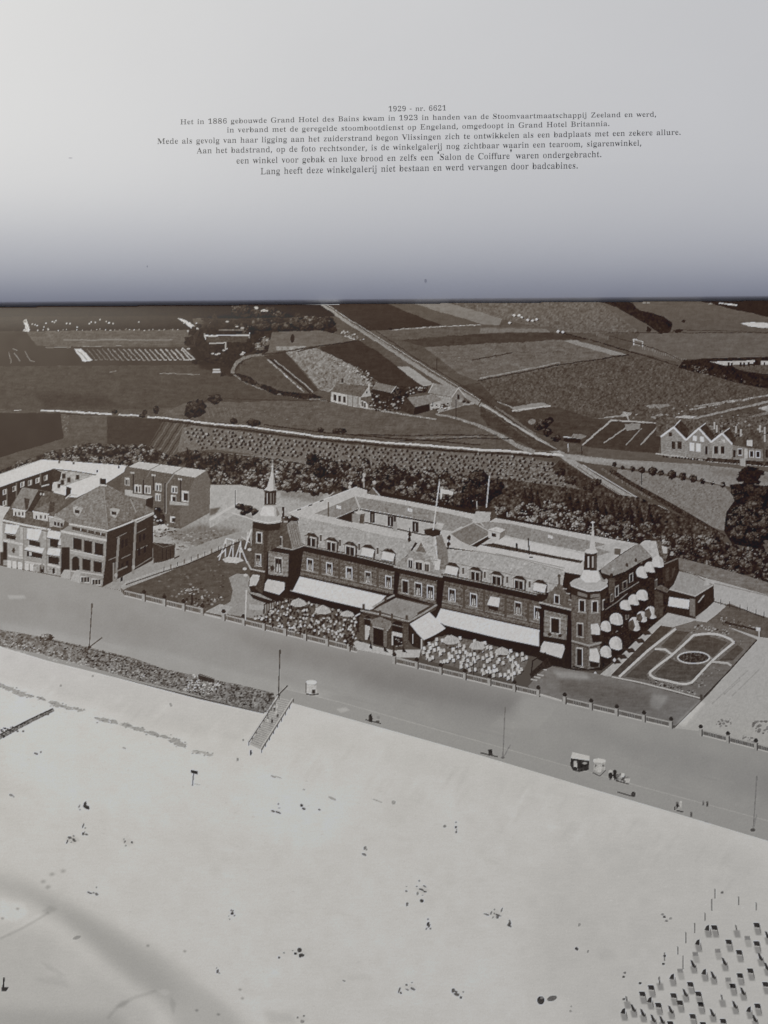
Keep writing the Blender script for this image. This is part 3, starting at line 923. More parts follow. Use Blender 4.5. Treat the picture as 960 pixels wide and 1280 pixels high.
# beach and dike slope
slope = piece("printed_dike", None, "smooth pale slope of the sea dike")
fill([(-60, 800), (0, 808), (60, 826), (150, 848), (250, 874), (330, 892), (345, 872), (370, 880), (500, 916), (600, 944), (740, 986), (843, 1016), (960, 1051), (1020, 1068), (1020, 1345), (-60, 1345)], 189, 1.0, 'fine', slope)
sand = piece("printed_beach", None, "wide pale sandy beach")
fill([(-60, 850), (0, 858), (60, 872), (110, 888), (170, 908), (240, 932), (320, 945), (460, 985), (640, 1030), (800, 1070), (960, 1105), (1020, 1120), (1020, 1345), (-60, 1345)], 189, 1.0, 'fine', sand)
soft([(0, 812), (330, 896), (300, 925), (225, 915), (100, 875), (0, 850)], -5, 5)
soft([(400, 900), (600, 950), (960, 1060), (960, 1100), (600, 985), (380, 930)], -4, 14)
soft([(0, 860), (110, 890), (240, 935), (330, 960), (450, 1000), (400, 1060), (100, 1010), (0, 960)], 5, 14)
soft([(700, 1040), (960, 1080), (1010, 1300), (760, 1330), (660, 1200)], -8, 28)
T += 1.0 * NOISES['soft'] * ((LB == sand) | (LB == slope))
for k in range(46):
    x = rnd.uniform(360, 930)
    y = 885 + (x - 360) * .285 + rnd.uniform(8, 60)
    soft([(x, y), (x + 5, y + 1), (x - 9, y + 22), (x - 14, y + 21)], rnd.choice([-2.5, 2.5, -3.5]), 2.5)
for k in range(14):
    x = rnd.uniform(20, 300)
    y = 815 + x * .25 + rnd.uniform(12, 32)
    soft([(x, y), (x + 5, y + 1), (x - 9, y + 18), (x - 14, y + 17)], rnd.choice([-3, 3]), 2)
line([(0, 811), (60, 829), (150, 851), (250, 877), (325, 895)], 1.4, 182, None, 3, alpha=.7)
line([(370, 882), (500, 918), (600, 946), (740, 988), (843, 1018), (960, 1053)], 1.0, 182, None, 3, alpha=.6)
# trodden sand: shallow prints, drag marks and damp patches
for k in range(420):
    x = rnd.uniform(-20, 980)
    y = 850 + x * .28 + rnd.betavariate(1, 1.6) * 420
    if y < 1300:
        ell(x, y, rnd.uniform(.8, 2.6), rnd.uniform(.5, 1.1), 189 + rnd.choice([-11, -7, -5, 5]), None, 0, 'none', alpha=.55, n=7, wob=.3, rot=rnd.uniform(-.4, .4))
for k in range(60):
    x, y = rnd.uniform(0, 940), rnd.uniform(960, 1280)
    L = rnd.uniform(10, 46)
    soft([(x, y), (x + L * .5, y - 2 + L * .1), (x + L, y + L * .22), (x + L * .45, y + 3 + L * .14)], rnd.choice([-3.5, -2.5, 3]), rnd.uniform(1.6, 5))
# sea
sea = piece("printed_sea", None, "grey shallow water and wet sand in the near corner")
fill([(-60, 1085), (0, 1092), (40, 1106), (100, 1135), (160, 1168), (210, 1198), (250, 1230), (290, 1262), (320, 1285), (360, 1345), (-60, 1345)], 188, 1.0, 'fine', sea)
soft([(-60, 1084), (0, 1092), (40, 1106), (100, 1134), (160, 1168), (210, 1198), (250, 1232), (290, 1262), (350, 1345), (250, 1345), (225, 1290), (195, 1250), (150, 1218), (112, 1180), (75, 1150), (35, 1128), (0, 1116), (-60, 1110)], -20, 12)
soft([(30, 1112), (100, 1142), (160, 1180), (205, 1215), (235, 1255), (190, 1240), (130, 1200), (80, 1152)], -10, 12)
soft([(-60, 1150), (60, 1165), (140, 1225), (190, 1262), (210, 1345), (-60, 1345)], -14, 14)
soft([(70, 1180), (110, 1205), (100, 1235), (60, 1220)], 5, 10)
soft([(0, 1122), (30, 1128), (36, 1142), (20, 1152), (0, 1150)], 7, 3)
soft([(-60, 1255), (30, 1262), (150, 1268), (210, 1345), (-60, 1345)], -16, 12)
for p, d, r in (([(0, 1172), (25, 1160), (45, 1149), (60, 1139), (62, 1142), (30, 1161), (0, 1175)], -13, 1.6), ([(52, 1139), (62, 1132), (72, 1136), (60, 1143)], -14, 2.4),
                ([(0, 1168), (25, 1156), (48, 1142), (50, 1145), (26, 1159), (0, 1171)], 4, 2), ([(133, 1272), (145, 1258), (165, 1246), (195, 1237), (196, 1240), (166, 1250), (146, 1262), (136, 1274)], -13, 2),
                ([(144, 1259), (152, 1251), (162, 1250), (156, 1259)], -14, 2), ([(197, 1239), (206, 1236), (214, 1241), (206, 1245)], 9, 2.4), ([(214, 1246), (220, 1254), (217, 1270), (212, 1255)], -12, 2),
                ([(50, 1200), (75, 1214), (84, 1222), (60, 1212)], -8, 2)):
    soft(p, d, r)
ell(96, 1172, 5.5, 2.2, 128, None, 4, alpha=.7, rot=-.3)
for x, y in ((185, 1182), (231, 1189), (300, 1237), (303, 1248), (246, 1263), (273, 1268), (22, 1136), (3, 1148)):
    soft([(x - 2.6, y), (x - .5, y - 1.6), (x + 2.8, y - .3), (x + .6, y + 1.8)], -42, 1.3)
for x, y in ((65, 1093), (79, 1089), (54, 1102), (60, 1109)):
    soft([(x - 4, y + .5), (x, y - 2.4), (x + 4, y - .5), (x, y + 2)], -38, 1.8)
line([(5, 1222), (4, 1236)], 2.2, 62, piece("printed_person", None, "dark standing figure in the shallow water"))
fill([(2, 1234), (11, 1234), (8, 1239), (2, 1239)], 66, 4, 'fine', len(PIECES) - 1)
soft([(40, 1225), (75, 1218), (90, 1235), (60, 1230)], -6, 3)

# vegetation strip on the crest
veg = [(-60, 772), (0, 787), (30, 792), (62, 798), (110, 809), (165, 822), (205, 836), (250, 846), (300, 856), (342, 866), (344, 876), (334, 891), (290, 882), (235, 866), (170, 850), (110, 833), (50, 817), (0, 808), (-60, 796)]
pv = piece("printed_scrub", None, "strip of rough dune scrub on the dike crest")
fill(veg, 112, 14, 'leaf', pv)
speckle(veg, 900, [66, 58, 136, 156, 74, 96], .6, 1.6, pv, squash=.6)
speckle([(-10, 796), (60, 812), (160, 838), (235, 862), (180, 850), (60, 824), (0, 810)], 160, [176, 160], .7, 1.6, pv, squash=.5)
speckle([(100, 812), (165, 825), (250, 850), (340, 868), (334, 890), (250, 868), (120, 834)], 420, [60, 66, 58, 120], .7, 1.9, pv, squash=.6)
speckle([(238, 842), (280, 852), (262, 868), (228, 862)], 160, [185, 178, 120], .6, 1.6, pv, squash=.7)
pc = piece("printed_bush", None, "round pale bush on the crest")
tree(58, 796, 8, 4.5, 80, 165, pc)
line([(62, 800), (110, 811), (155, 822)], 1.0, 70, pv, 14)
pc = piece("printed_bench", None, "dark bench at the edge of the promenade")
fill([(247.5, 843), (250, 842), (268, 848), (268, 853.5), (262, 853), (248, 849)], 66, 5, 'fine', pc)
line([(248, 843), (268, 848.6)], 1.1, 118, pc)
# weeds along the foot of the slope
for a, b, c, d in [(0, 857, 9, 2.5), (12, 861, 9, 2.4), (26, 867, 11, 3), (36, 870, 6, 2), (52, 873, 6, 1.8), (70, 880, 9, 3.2), (82, 884, 9, 2.2), (98, 887, 9, 1.8), (128, 900, 10, 2.6), (142, 902, 6, 2.4), (158, 907, 8, 3), (172, 911, 8, 2.2), (190, 917, 9, 2.6), (205, 921, 9, 2), (220, 926, 9, 3), (226, 931, 8, 3), (246, 940, 7, 2), (258, 942, 8, 2.2)]:
    pw = piece("printed_weeds", None)
    ell(a, b, c, d, 136 if a < 235 else 152, pw, 8, 'mid', .75, 16, .4, .24)
    for _ in range(6):
        ell(a + rnd.uniform(-c, c), b + rnd.uniform(-d, d) + .24 * rnd.uniform(-c, c) * .5, 1.5, .8, rnd.choice([118, 128, 160]), pw, 3, n=6, alpha=.7)
pc = piece("printed_groyne", None, "dark timber groyne running down the beach")
line([(67, 887), (50, 895), (30, 905), (8, 917), (-40, 942)], 4.6, 108, pc, 22, w2=6)
line([(66, 886), (40, 898), (10, 913), (-40, 938)], 1.2, 62, pc, 16)
speckle([(0, 912), (14, 905), (20, 912), (4, 924)], 22, [50, 60, 70], .8, 1.6, pc)
for x, y in ((22, 914), (29, 914), (60, 893)):
    ell(x, y, 1.5, 1.2, 84)

# ------------------------------------------------------------------ printed: left houses
yard = piece("printed_yard", None, "pale yard between the villa and the lawn")
fill([(188, 662), (262, 640), (262, 606), (320, 640), (314, 700), (290, 700), (236, 706), (152, 738), (128, 734), (190, 704)], 146, 7, 'mid', yard)
soft([(206, 668), (250, 655), (300, 662), (305, 680), (260, 690), (225, 676)], -34, 4)
speckle([(205, 668), (300, 660), (305, 684), (220, 690)], 160, [100, 90, 128, 150], .8, 2.4, squash=.5)
road = piece("printed_road", None, "lane behind the lawn")
fill([(150, 737), (128, 734), (188, 702), (222, 693), (262, 676), (300, 664), (312, 668), (275, 684), (235, 700), (156, 730)], 138, 5, 'mid', road)
fill([(262, 606), (300, 606), (330, 612), (330, 640), (300, 640), (262, 660)], 158, 5, 'mid')
line([(262, 650), (282, 638), (300, 628)], 3, 172)
line([(290, 641), (306, 646), (318, 650)], 1.5, 172)
soft([(262, 636), (276, 634), (270, 642), (262, 645)], -60, 1.4)
pc = piece("printed_bushes", None)
for x, y, a, b in [(300, 633, 6, 4), (309, 636, 7, 5), (318, 640, 5, 5), (304, 641, 4, 3)]:
    tree(x, y, a, b, 44, 80)
line([(294, 613), (294, 634)], 1.2, 52, piece("printed_pole", None))

blk = piece("printed_brick_houses", None, "block of three brick houses with a pale mansard roof")
fill([(151, 592), (160, 583.5), (244, 597), (238, 611), (226, 661), (191, 656), (150, 640)], 92, 5, 'fine', blk)
fill([(244, 597), (258, 588), (263, 600), (262, 641), (226, 661), (224, 640), (237, 611)], 100, 4, 'fine', blk)
for k in range(9):
    line([(236 - k * .6, 616 + k * 5), (262, 603 + k * 4.6)], .5, 88, blk, alpha=.4)
rf = piece("printed_roof", blk)
fill([(160.5, 583.5), (173.7, 577), (258, 588), (244, 597)], 170, 4, 'mid', rf)
for x in (187, 216):
    line([(x, 587.5 + (x - 187) * .16), (x + 13, 580.5 + (x - 187) * .12)], 1.1, 118, rf)
line([(218, 592), (208, 606), (207.5, 642)], 1.6, 124, blk)
line([(188, 588), (184, 596)], 1.0, 110, blk)
for x, ya, yb in ((167, 591, 617), (179.5, 600, 618), (192, 594, 612), (206.5, 604, 640), (226, 600, 630)):
    line([(x, ya), (x, yb)], 1.5, 50, piece("printed_drainpipe", blk))
for x, y in ((165.5, 591), (192, 594), (225, 599)):
    fill(quad(x, y, 5, 2.2, .1), 165, 4, 'fine', piece("printed_chimney", blk))
for x, y, w, h in ((159, 602, 6, 10), (172.3, 611, 9, 10.5), (184.5, 612, 7.6, 10.5), (198, 609, 8, 10), (197.5, 621.5, 7, 9.5), (218, 612, 8, 9), (216.6, 623.5, 6.4, 9.5), (231.3, 620.5, 9, 14), (216, 649.5, 6.5, 8)):
    pc = piece("printed_window", blk)
    fill(quad(x, y, w, h, .12), 172, 6, 'fine', pc)
    dk = x in (231.3, 216, 216.6)
    fill(quad(x + (1 if dk else -w * .18), y + .6, w * (.62 if dk else .28), h * .66, .12), 54, 6, 'fine', pc)
    if not dk:
        fill(quad(x + w * .24, y + .6, w * .22, h * .66, .12), 90, 6, 'fine', pc)
fill([(212, 626), (236, 629), (236, 632), (212, 631)], 150, 6, 'mid', blk)
fill([(156, 612), (166, 613), (166, 617), (190, 620), (190, 624), (183, 624), (156, 619)], 158, 6, 'mid', blk)
fill([(182, 624), (192, 621), (191, 636), (182, 632)], 52, 4, 'fine', blk)
fill([(156, 619), (183, 624), (182, 633), (168, 626)], 104, 5, 'fine', blk)
fill([(193, 634), (200, 634), (206, 645), (206, 655), (198, 657), (192, 648)], 50, 10, 'leaf')
speckle([(191, 634), (202, 636), (210, 658), (192, 660)], 36, [175, 60, 185, 50], .9, 2.0)
fill([(191, 658), (206, 655), (211, 660), (196, 668), (191, 668)], 168, 8, 'mid')
speckle([(190, 664), (222, 656), (222, 664), (194, 674)], 50, [60, 70, 100, 130], .8, 2.0)

flat = piece("printed_flat_roofed_building", None, "long building with a white flat roof around a courtyard")
fill([(-60, 622), (0, 592.6), (30, 581), (52, 574.3), (100, 577.5), (158, 582), (155, 590), (133, 604), (96, 622), (70, 620), (40, 640), (-60, 640)], 186, 3, 'mid', flat)
fill([(-60, 632), (0, 609), (34, 597), (66, 586.5), (78, 590), (70, 606), (66, 618), (48, 613), (28, 610), (14, 634), (0, 632), (-60, 640)], 58, 4, 'fine', flat)
fill([(66, 586.5), (95, 589), (120, 593.5), (96, 602), (80, 608), (66, 606)], 150, 14, 'mid', flat)
fill([(66, 585.5), (77, 590), (75, 600), (66, 606)], 66, 5, 'fine', flat)
for x, y in ((79.7, 595), (97, 596.5), (86, 600), (78, 603)):
    fill(quad(x, y, 4.4, 6, .1), 56, 4, 'fine', piece("printed_window", flat))
line([(66, 586.4), (92, 589), (120, 593.6)], 1.0, 70, flat)
for x, y in ((6, 615), (17.8, 611), (28, 605.5), (37.5, 603.5), (47, 600.5), (57.2, 597.3), (6, 629)):
    pc = piece("printed_window", flat)
    fill(quad(x, y, 4.6, 6.4, -.35), 160, 6, 'fine', pc)
    fill(quad(x - .8, y, 1.6, 4.6, -.35), 60, 4, 'fine', pc)
for x, a, b in ((20.5, 604, 625), (50.5, 593, 606), (8.6, 612, 632)):
    line([(x, a), (x, b)], 1.2, 126, flat)
line([(52, 608), (61, 605.5)], 1.6, 165, flat)
fill([(66, 603), (72, 602), (76, 604), (76, 614), (65, 614)], 172, 5, 'fine', flat)
fill([(72, 605), (76, 604.5), (75, 610), (72, 610)], 60, 4, 'fine', flat)
for x, y in ((74, 577.5), (121.5, 589), (148.5, 584), (92, 579)):
    fill(quad(x, y, 2.4, 3, 0), 66, 4, 'fine', piece("printed_chimney", flat))
line([(148.3, 575), (148.3, 584)], .8, 70)
line([(0, 592.6), (52, 574.3)], .8, 128)

row = piece("printed_terraced_houses", None, "pale terraced houses with striped awnings and mansard roofs")
fill([(-60, 636), (0, 632), (12, 634), (3, 650), (3, 706), (-60, 690)], 172, 4, 'mid', row)
fill([(3, 650), (63, 662), (88, 668), (88, 712), (76, 720), (58, 717), (29, 711), (3, 706)], 140, 7, 'mid', row)
fill([(0, 690), (4, 690), (4, 706), (0, 706)], 70, 4, 'fine', row)
rf = piece("printed_roof", row)
fill([(12, 635), (28, 609), (48, 612), (60, 614), (80, 619), (88, 622), (66, 645), (63, 662), (30, 655), (3, 650)], 92, 8, 'mid', rf)
fill([(27.7, 609.4), (48, 612), (34, 638.5), (14.6, 634)], 118, 8, 'mid', rf)
fill([(30, 622), (37, 624), (35, 636), (32, 638)], 70, 5, 'fine', rf)
fill([(43.5, 637), (62.7, 627), (69, 628), (67, 640), (58, 641)], 106, 8, 'mid', rf)
fill([(62.7, 627), (69, 628), (67, 640), (60, 641)], 72, 6, 'fine', rf)
fill([(48, 613), (56, 614), (40, 640), (34, 639)], 62, 5, 'fine', rf)
fill([(83, 608), (89, 610), (88, 620), (82, 622)], 52, 4, 'fine', piece("printed_chimney", rf if False else row))
line([(82, 623), (88, 618), (96, 619)], 1.6, 165, row)
for x, y in ((51, 617.5), (54.5, 618)):
    ell(x, y, 1.2, 1.6, 168)
for x, y, w, h in ((24, 641.5, 15, 8.5), (51, 645.5, 18.5, 9)):
    pc = piece("printed_dormer", row)
    fill(quad(x, y, w, h, .2), 170, 6, 'mid', pc)
    line([(x - w / 2 - 1, y - h / 2 - .2 * w / 2), (x + w / 2 + 1, y - h / 2 + .2 * w / 2)], 1.4, 184, pc)
    for k in range(3):
        fill(quad(x - w * .3 + k * w * .3, y + .8, 2.0, 4.2, .2), 66, 6, 'fine', pc)
pc = piece("printed_dormer", row)
fill([(61.5, 646), (81, 650), (78.5, 659), (74, 659.5), (67, 658), (62, 659)], 150, 8, 'mid', pc)
for x in (69, 73, 77):
    fill(quad(x, 654.5 + (x - 69) * .2, 2.6, 4.6, .2), 58, 5, 'fine', pc)
line([(61, 645.5), (81, 650)], 1.6, 182, pc)
fill([(69, 642), (89, 644), (87, 652), (67, 647)], 152, 8, 'mid', row)
line([(3, 650), (30, 656), (63, 662)], 2.0, 182, row)
line([(4, 653), (63, 665)], 1.0, 60, row, alpha=.8)
for q in ([(8, 668), (20, 670), (19.5, 675), (8, 673)], [(36.5, 675), (50, 678), (50, 684), (36.5, 681)], [(62.7, 673.5), (73, 675), (72, 685), (62.7, 683)],
          [(33.5, 689), (53, 693), (52.5, 698), (33.5, 695)], [(60.5, 695), (74, 697), (73.6, 706), (60.5, 704)], [(76.5, 684), (88, 682), (88, 708), (77, 716)],
          [(4, 676), (9, 677), (9, 700), (4, 700)], [(50, 706), (55, 707), (55, 716), (50, 715)]):
    fill(q, 52, 6, 'fine', piece("printed_window", row))
for q in ([(25.5, 659), (31, 660), (31, 675), (25.5, 674)], [(54.5, 664), (60, 665), (60, 675), (54, 674)]):
    fill(q, 160, 6, 'mid', row)
for x in (11.5, 18, 25, 33.5, 40):
    fill(quad(x, 705 + (x - 11) * .15, 4.8, 9, .15), 182, 4, 'fine', piece("printed_door", row))
for x in (44, 62, 68):
    fill(quad(x, 711 + (x - 44) * .1, 5, 8, .15), 150, 20, 'mid', piece("printed_door", row))
for q in ([(4, 674), (24, 678), (24, 681), (4, 677)], [(35, 681), (50, 684), (50, 686.5), (35, 684)], [(10, 693), (30, 697), (30, 699), (10, 696)], [(31, 701), (56, 705), (56, 707), (31, 703)], [(59, 704), (76, 708), (76, 711), (59, 707)], [(21, 678), (30, 679), (30, 682), (22, 681)], [(24, 682), (28, 682), (28, 696), (24, 695)]):
    fill(q, 172, 6, 'fine', row)
ell(17, 688, 2.2, 3.0, 74, row, wob=.3)
fill(quad(38, 692, 3, 5, .1), 160, 4, 'fine', row)
for x in (29.5, 58.5, 75.5):
    line([(x, 660), (x, 714)], 1.1, 112, row)
for q in ([(7.3, 655), (24.5, 656.5), (19, 668), (5.8, 666.5)], [(34, 660), (52.5, 662), (47.4, 676), (33.5, 674)], [(60.5, 663), (76.5, 665), (74.4, 674.5), (58.3, 672)],
          [(76.5, 670.6), (88.2, 671), (83.2, 683), (72.2, 681)], [(32.8, 683.8), (55.4, 685), (52.5, 692), (30, 687)], [(60.5, 685), (76, 686), (74.4, 695.4), (58.3, 693)]):
    awning(q, row, 190)
for x, y in ((52, 713), (52.5, 708), (67, 714)):
    ell(x, y, 1.8, 3.4, rnd.choice([50, 120]), piece("printed_person", None), wob=.2)

villa = piece("printed_villa", None, "brick villa with hipped roof, loggia and dormers")
fill([(87, 656), (134, 663), (133, 700), (128, 733), (101, 730), (76, 716), (76, 664)], 132, 6, 'fine', villa)
fill([(134, 663), (192, 641), (191, 700), (160, 717), (128, 733), (132, 700)], 58, 4, 'fine', villa)
rf = piece("printed_roof", villa)
fill([(68, 644), (90, 628), (110, 615), (128, 605.5), (134, 606), (158, 619), (176, 628), (192, 639), (170, 647), (135, 662), (110, 658), (87, 654.5), (80, 650)], 118, 10, 'mid', rf)
fill([(130, 606), (158, 619), (176, 628), (192, 639), (170, 647), (135, 662)], 104, 10, 'mid', rf, .8)
for k in range(12):
    line([(128 - k * 4.6, 610 + k * 3.6), (134.4, 613 + k * 4.2)], .5, 96, rf, alpha=.5)
    line([(134.4, 613 + k * 4.2), (138 + k * 4.6, 611 + k * 2.6)], .5, 88, rf, alpha=.5)
line([(129.5, 606), (134.5, 661)], .9, 134, rf)
line([(163, 624), (170, 640)], 1.2, 140, rf)
line([(112, 624), (92, 638)], .8, 138, rf, alpha=.6)
pc = piece("printed_chimney", villa)
fill([(125, 598), (132.5, 598.5), (132.5, 606), (125, 605)], 48, 4, 'fine', pc)
line([(124, 606), (133, 607)], 2.0, 172, pc)
line([(125, 597.6), (132, 598)], 1.0, 170, pc)
for x, y in ((97, 639), (143, 641)):
    pc = piece("printed_dormer", villa)
    fill([(x - 6, y - 5), (x, y - 6.5), (x + 7, y - 4), (x + 4, y + 2), (x + 1, y + 7), (x - 5, y + 3)], 152, 6, 'mid', pc)
    fill([(x - 3.5, y - 2), (x + 2.5, y - 1), (x + 2, y + 3), (x - 3.5, y + 2)], 52, 4, 'fine', pc)
line([(86.5, 655), (110, 659), (134.5, 663.5), (150, 658), (192, 641)], 2.0, 178, villa)
fill([(90, 658), (132, 667), (132, 671), (90, 662)], 74, 8, 'fine', villa)
for x in (98, 106.5, 115.5, 123):
    fill(quad(x + 3, 662 + (x - 98) * .2, 1.2, 3.4, .2), 160, 4, 'fine', villa)
fill([(76, 662.5), (133, 674), (133, 677), (76, 665.5)], 176, 4, 'fine', villa)
for q in ([(91.5, 672), (102, 674), (102, 688), (91.5, 686)], [(105, 675), (115.3, 677), (115, 692), (105, 690)], [(118.5, 678), (129.3, 680), (129, 695), (118.2, 693)],
          [(103, 698), (113.3, 700), (113, 714), (103, 712)], [(117.2, 701), (127.5, 703), (127, 716), (117, 714.5)]):
    fill(q, 50, 4, 'fine', piece("printed_window", villa))
pc = piece("printed_door", villa, "arched doorway")
fill([(90, 713), (89.8, 699), (92, 696), (96, 695.5), (99, 698), (99.4, 713)], 50, 4, 'fine', pc)
fill([(87.5, 687.5), (130, 696), (130, 700.5), (87.5, 692)], 150, 4, 'mid', villa)
line([(87.5, 687.5), (130, 696)], 1.0, 176, villa)
line([(89, 713.5), (128, 719)], 1.6, 168, villa)
for q in ((106.5, 724.5), (120.5, 727.5)):
    pc = piece("printed_window", villa)
    fill(quad(q[0], q[1], 11.5, 7.6, .2), 165, 5, 'fine', pc)
    for k in (-1, 0, 1):
        fill(quad(q[0] + k * 3.6, q[1], 2.6, 6, .2), 56, 6, 'fine', pc)
st = piece("printed_steps", villa)
fill([(82, 711), (88, 713), (88, 724), (76, 722), (77, 718)], 158, 5, 'fine', st)
fill([(96, 712), (101, 713), (100, 729), (88, 726), (90, 720)], 158, 5, 'fine', st)
fill([(77, 684), (87, 684), (87, 712), (80, 712), (76, 719)], 52, 4, 'fine', villa)
for p in ([(146, 672), (158, 666)], [(152, 698), (163, 693)], [(136, 700), (146, 696)], [(172, 666), (182, 661)], [(170, 709), (189, 697)], [(172, 687), (184, 682)]):
    line(p, 1.1, 112, villa)
for x, y, h in ((153, 680, 10), (158, 678, 9), (175, 673, 9), (180, 671, 8), (153, 708, 8), (159, 705, 8), (174, 690, 9), (181, 687, 8), (152, 724, 5)):
    fill(quad(x, y, 2.8, h, -.4), 40, 3, 'fine', piece("printed_window", villa))
for a, b in (((169.6, 651), (166.3, 717)), ((148.4, 672), (144.5, 727))):
    line([a, b], 3.0, 122, villa)
    ell(b[0] + .6, b[1] - 8, 2.2, 2.4, 150, villa)
line([(144, 715), (159, 708)], 1.8, 116, villa)
line([(142, 704), (142, 727)], 1.6, 128, villa)
line([(165, 650), (172, 652.5), (192, 642)], 2.0, 150, villa)
gar = piece("printed_garage", None, "low dark garage beside the villa")
fill([(191, 678), (219, 680.5), (218, 697), (204, 702), (192, 704)], 66, 4, 'fine', gar)
line([(191, 678), (204, 684), (219, 680.6)], 1.0, 100, gar)
for x in (203, 208, 213):
    line([(x, 686), (x, 699)], .8, 46, gar)
line([(218, 698), (224, 695)], 2, 70)

# ------------------------------------------------------------------ printed: lawn, swings, balustrade left
lawn = piece("printed_lawn", None, "dark lawn behind the balustrade")
fill([(158, 735), (200, 719), (235, 704), (275, 687), (312, 672), (318, 700), (300, 745), (288, 768), (258, 765), (200, 750), (160, 741)], 86, 5, 'field', lawn)
speckle([(165, 738), (300, 690), (295, 745), (260, 762)], 120, [102, 74, 96], .8, 2.0, squash=.6)
pc = piece("printed_gravel_path", None, "pale path round the foot of the tower")
fill([(286, 722), (296, 717), (310, 718), (318, 735), (330, 742), (345, 752), (336, 776), (285, 768), (268, 764), (288, 752), (291, 738)], 134, 6, 'mid', pc)
fill([(256, 765), (275, 755), (290, 758), (282, 770)], 150, 8, 'mid')
speckle([(215, 745), (240, 728), (252, 735), (282, 748), (255, 762)], 90, [140, 160, 70, 120, 60], .8, 2.2, squash=.7)
line([(240, 744), (240, 753)], 2.0, 46, piece("printed_person", None))
sw = piece("printed_swing", None, "white wooden swing frame on the lawn")
for p in ([(282.5, 673), (301, 677)], [(282.5, 673), (281.5, 696.5)], [(282.5, 674), (273.8, 700)], [(291.8, 675), (291, 697)], [(291.8, 675), (285, 699)], [(301, 677), (293, 702)], [(301, 677), (299.5, 699)], [(301, 684), (309, 704)], [(282, 687), (272, 696)]):
    line(p, 1.4, 184, sw)
fill([(278, 699), (285, 696), (300, 697), (305, 701), (296, 704), (282, 703)], 172, 8, 'mid', piece("printed_sand", None))
line([(309, 702), (313, 711), (318, 714)], 1.6, 168)
line([(314, 662), (306, 686)], 1.6, 184, sw)
line([(302, 671), (312, 678)], 1.2, 170, sw)
line([(310, 665), (307, 686)], 1.0, 180, sw)
for x, y in ((312, 687), (307, 719), (306, 711), (301, 689)):
    ell(x, y, 2.6, 1.9, 172, n=9)
pc = piece("printed_garden_wall", None, "low pale wall between lawn and lane")
line([(152, 733), (160, 727), (200, 713), (235, 702), (262, 690), (300, 674)], 1.8, 154, pc, 8)
line([(157, 731), (200, 716), (235, 705), (300, 677)], 1.2, 60, pc, 8)
for k in range(12):
    x = 205 + k * 8.5
    line([(x, 709 - (x - 205) * .38), (x, 714 - (x - 205) * .38)], .8, 70, pc)


def balustrade(a, b, post_at, lab=None):
    """railing of the terrace wall: pale coping, shaded balusters, pale plinth"""
    bl = piece("printed_balustrade", None, lab)
    (xa, ya), (xb, yb) = a, b
    n = max(1, int((xb - xa) / 2.1))
    fill([(xa, ya), (xb, yb), (xb, yb + 6), (xa, ya + 6)], 116, 4, 'fine', bl)
    for k in range(n):
        x = xa + (k + .5) * (xb - xa) / n
        y = ya + (x - xa) * (yb - ya) / (xb - xa)
        line([(x, y + 1.2), (x, y + 5)], .9, 68, bl, alpha=.8)
    line([(xa, ya), (xb, yb)], 1.6, 150, bl)
    line([(xa, ya + 6.2), (xb, yb + 6.2)], 1.5, 168, bl)
    for x in post_at:
        y = ya + (x - xa) * (yb - ya) / (xb - xa)
        pc = piece("printed_post", bl)
        fill([(x - 2.4, y - 2), (x + 1, y - 1), (x + 1, y + 8), (x - 2.4, y + 7.2)], 148, 5, 'fine', pc)
        fill([(x + 1, y - 1), (x + 2.6, y - 1), (x + 2.6, y + 8), (x + 1, y + 8)], 72, 5, 'fine', pc)
        fill([(x - 3, y - 4.4), (x - 1.2, y - 7), (x + 1, y - 7), (x + 3, y - 4), (x + 1.6, y - 1.6), (x - 1.8, y - 2)], 56, 6, 'fine', pc)


pc = piece("printed_balustrade", None, "curved corner of the balustrade")
line([(157, 731), (152, 734), (151.5, 738), (156, 742)], 1.8, 150, pc)
fill([(151, 735), (157, 740), (157, 745), (151.5, 740)], 90, 12, 'fine', pc)
balustrade((156, 738.5), (255, 762), (180, 205.5, 229.5, 253))
line([(255, 768), (276, 773)], 1.8, 168)
balustrade((278, 768), (446, 809), (279.5, 304.5, 330, 356.5, 381.5, 409, 436), "balustrade in front of the crowded terrace")

# ------------------------------------------------------------------ printed: the grand hotel
hotel = piece("printed_hotel", None, "large dark brick seaside hotel with corner towers and white awnings")
# ground shadow body first
fill([(316, 653), (350, 650), (445, 608), (797, 679), (848, 697), (846, 745), (800, 800), (752, 838), (712, 838), (672, 822), (553, 795), (500, 800), (446, 790), (382, 752), (313, 740)], 48, 4, 'fine', hotel)
roof = piece("printed_flat_roof", hotel, "pale flat roof around the courtyards")
fill([(360, 642), (400, 626), (446, 608.5), (459, 613), (459, 617), (520, 628), (590, 642), (700, 662), (797, 679.5), (780, 690), (750, 712), (735, 720), (710, 716), (600, 690), (505, 676), (440, 660), (374, 648)], 168, 5, 'mid', roof)
line([(360, 641.5), (446, 608.5)], 1.0, 186, roof)
fill([(459, 616), (466, 610), (474, 620)], 96, 5, 'fine', piece("printed_gable", hotel))
line([(466, 609.5), (475, 620)], 1.2, 168)
for x, y in ((437, 609), (438, 604), (454, 600), (455, 594), (468, 603)):
    ell(x, y, 2.2, 2.4, 160, piece("printed_roof_ornament", hotel), wob=.2)
line([(454, 592), (455, 609)], 1.2, 150)
for x in (374, 388, 402):
    fill(quad(x, 637 - (x - 374) * .39, 5, 1.6, -.3), 58)
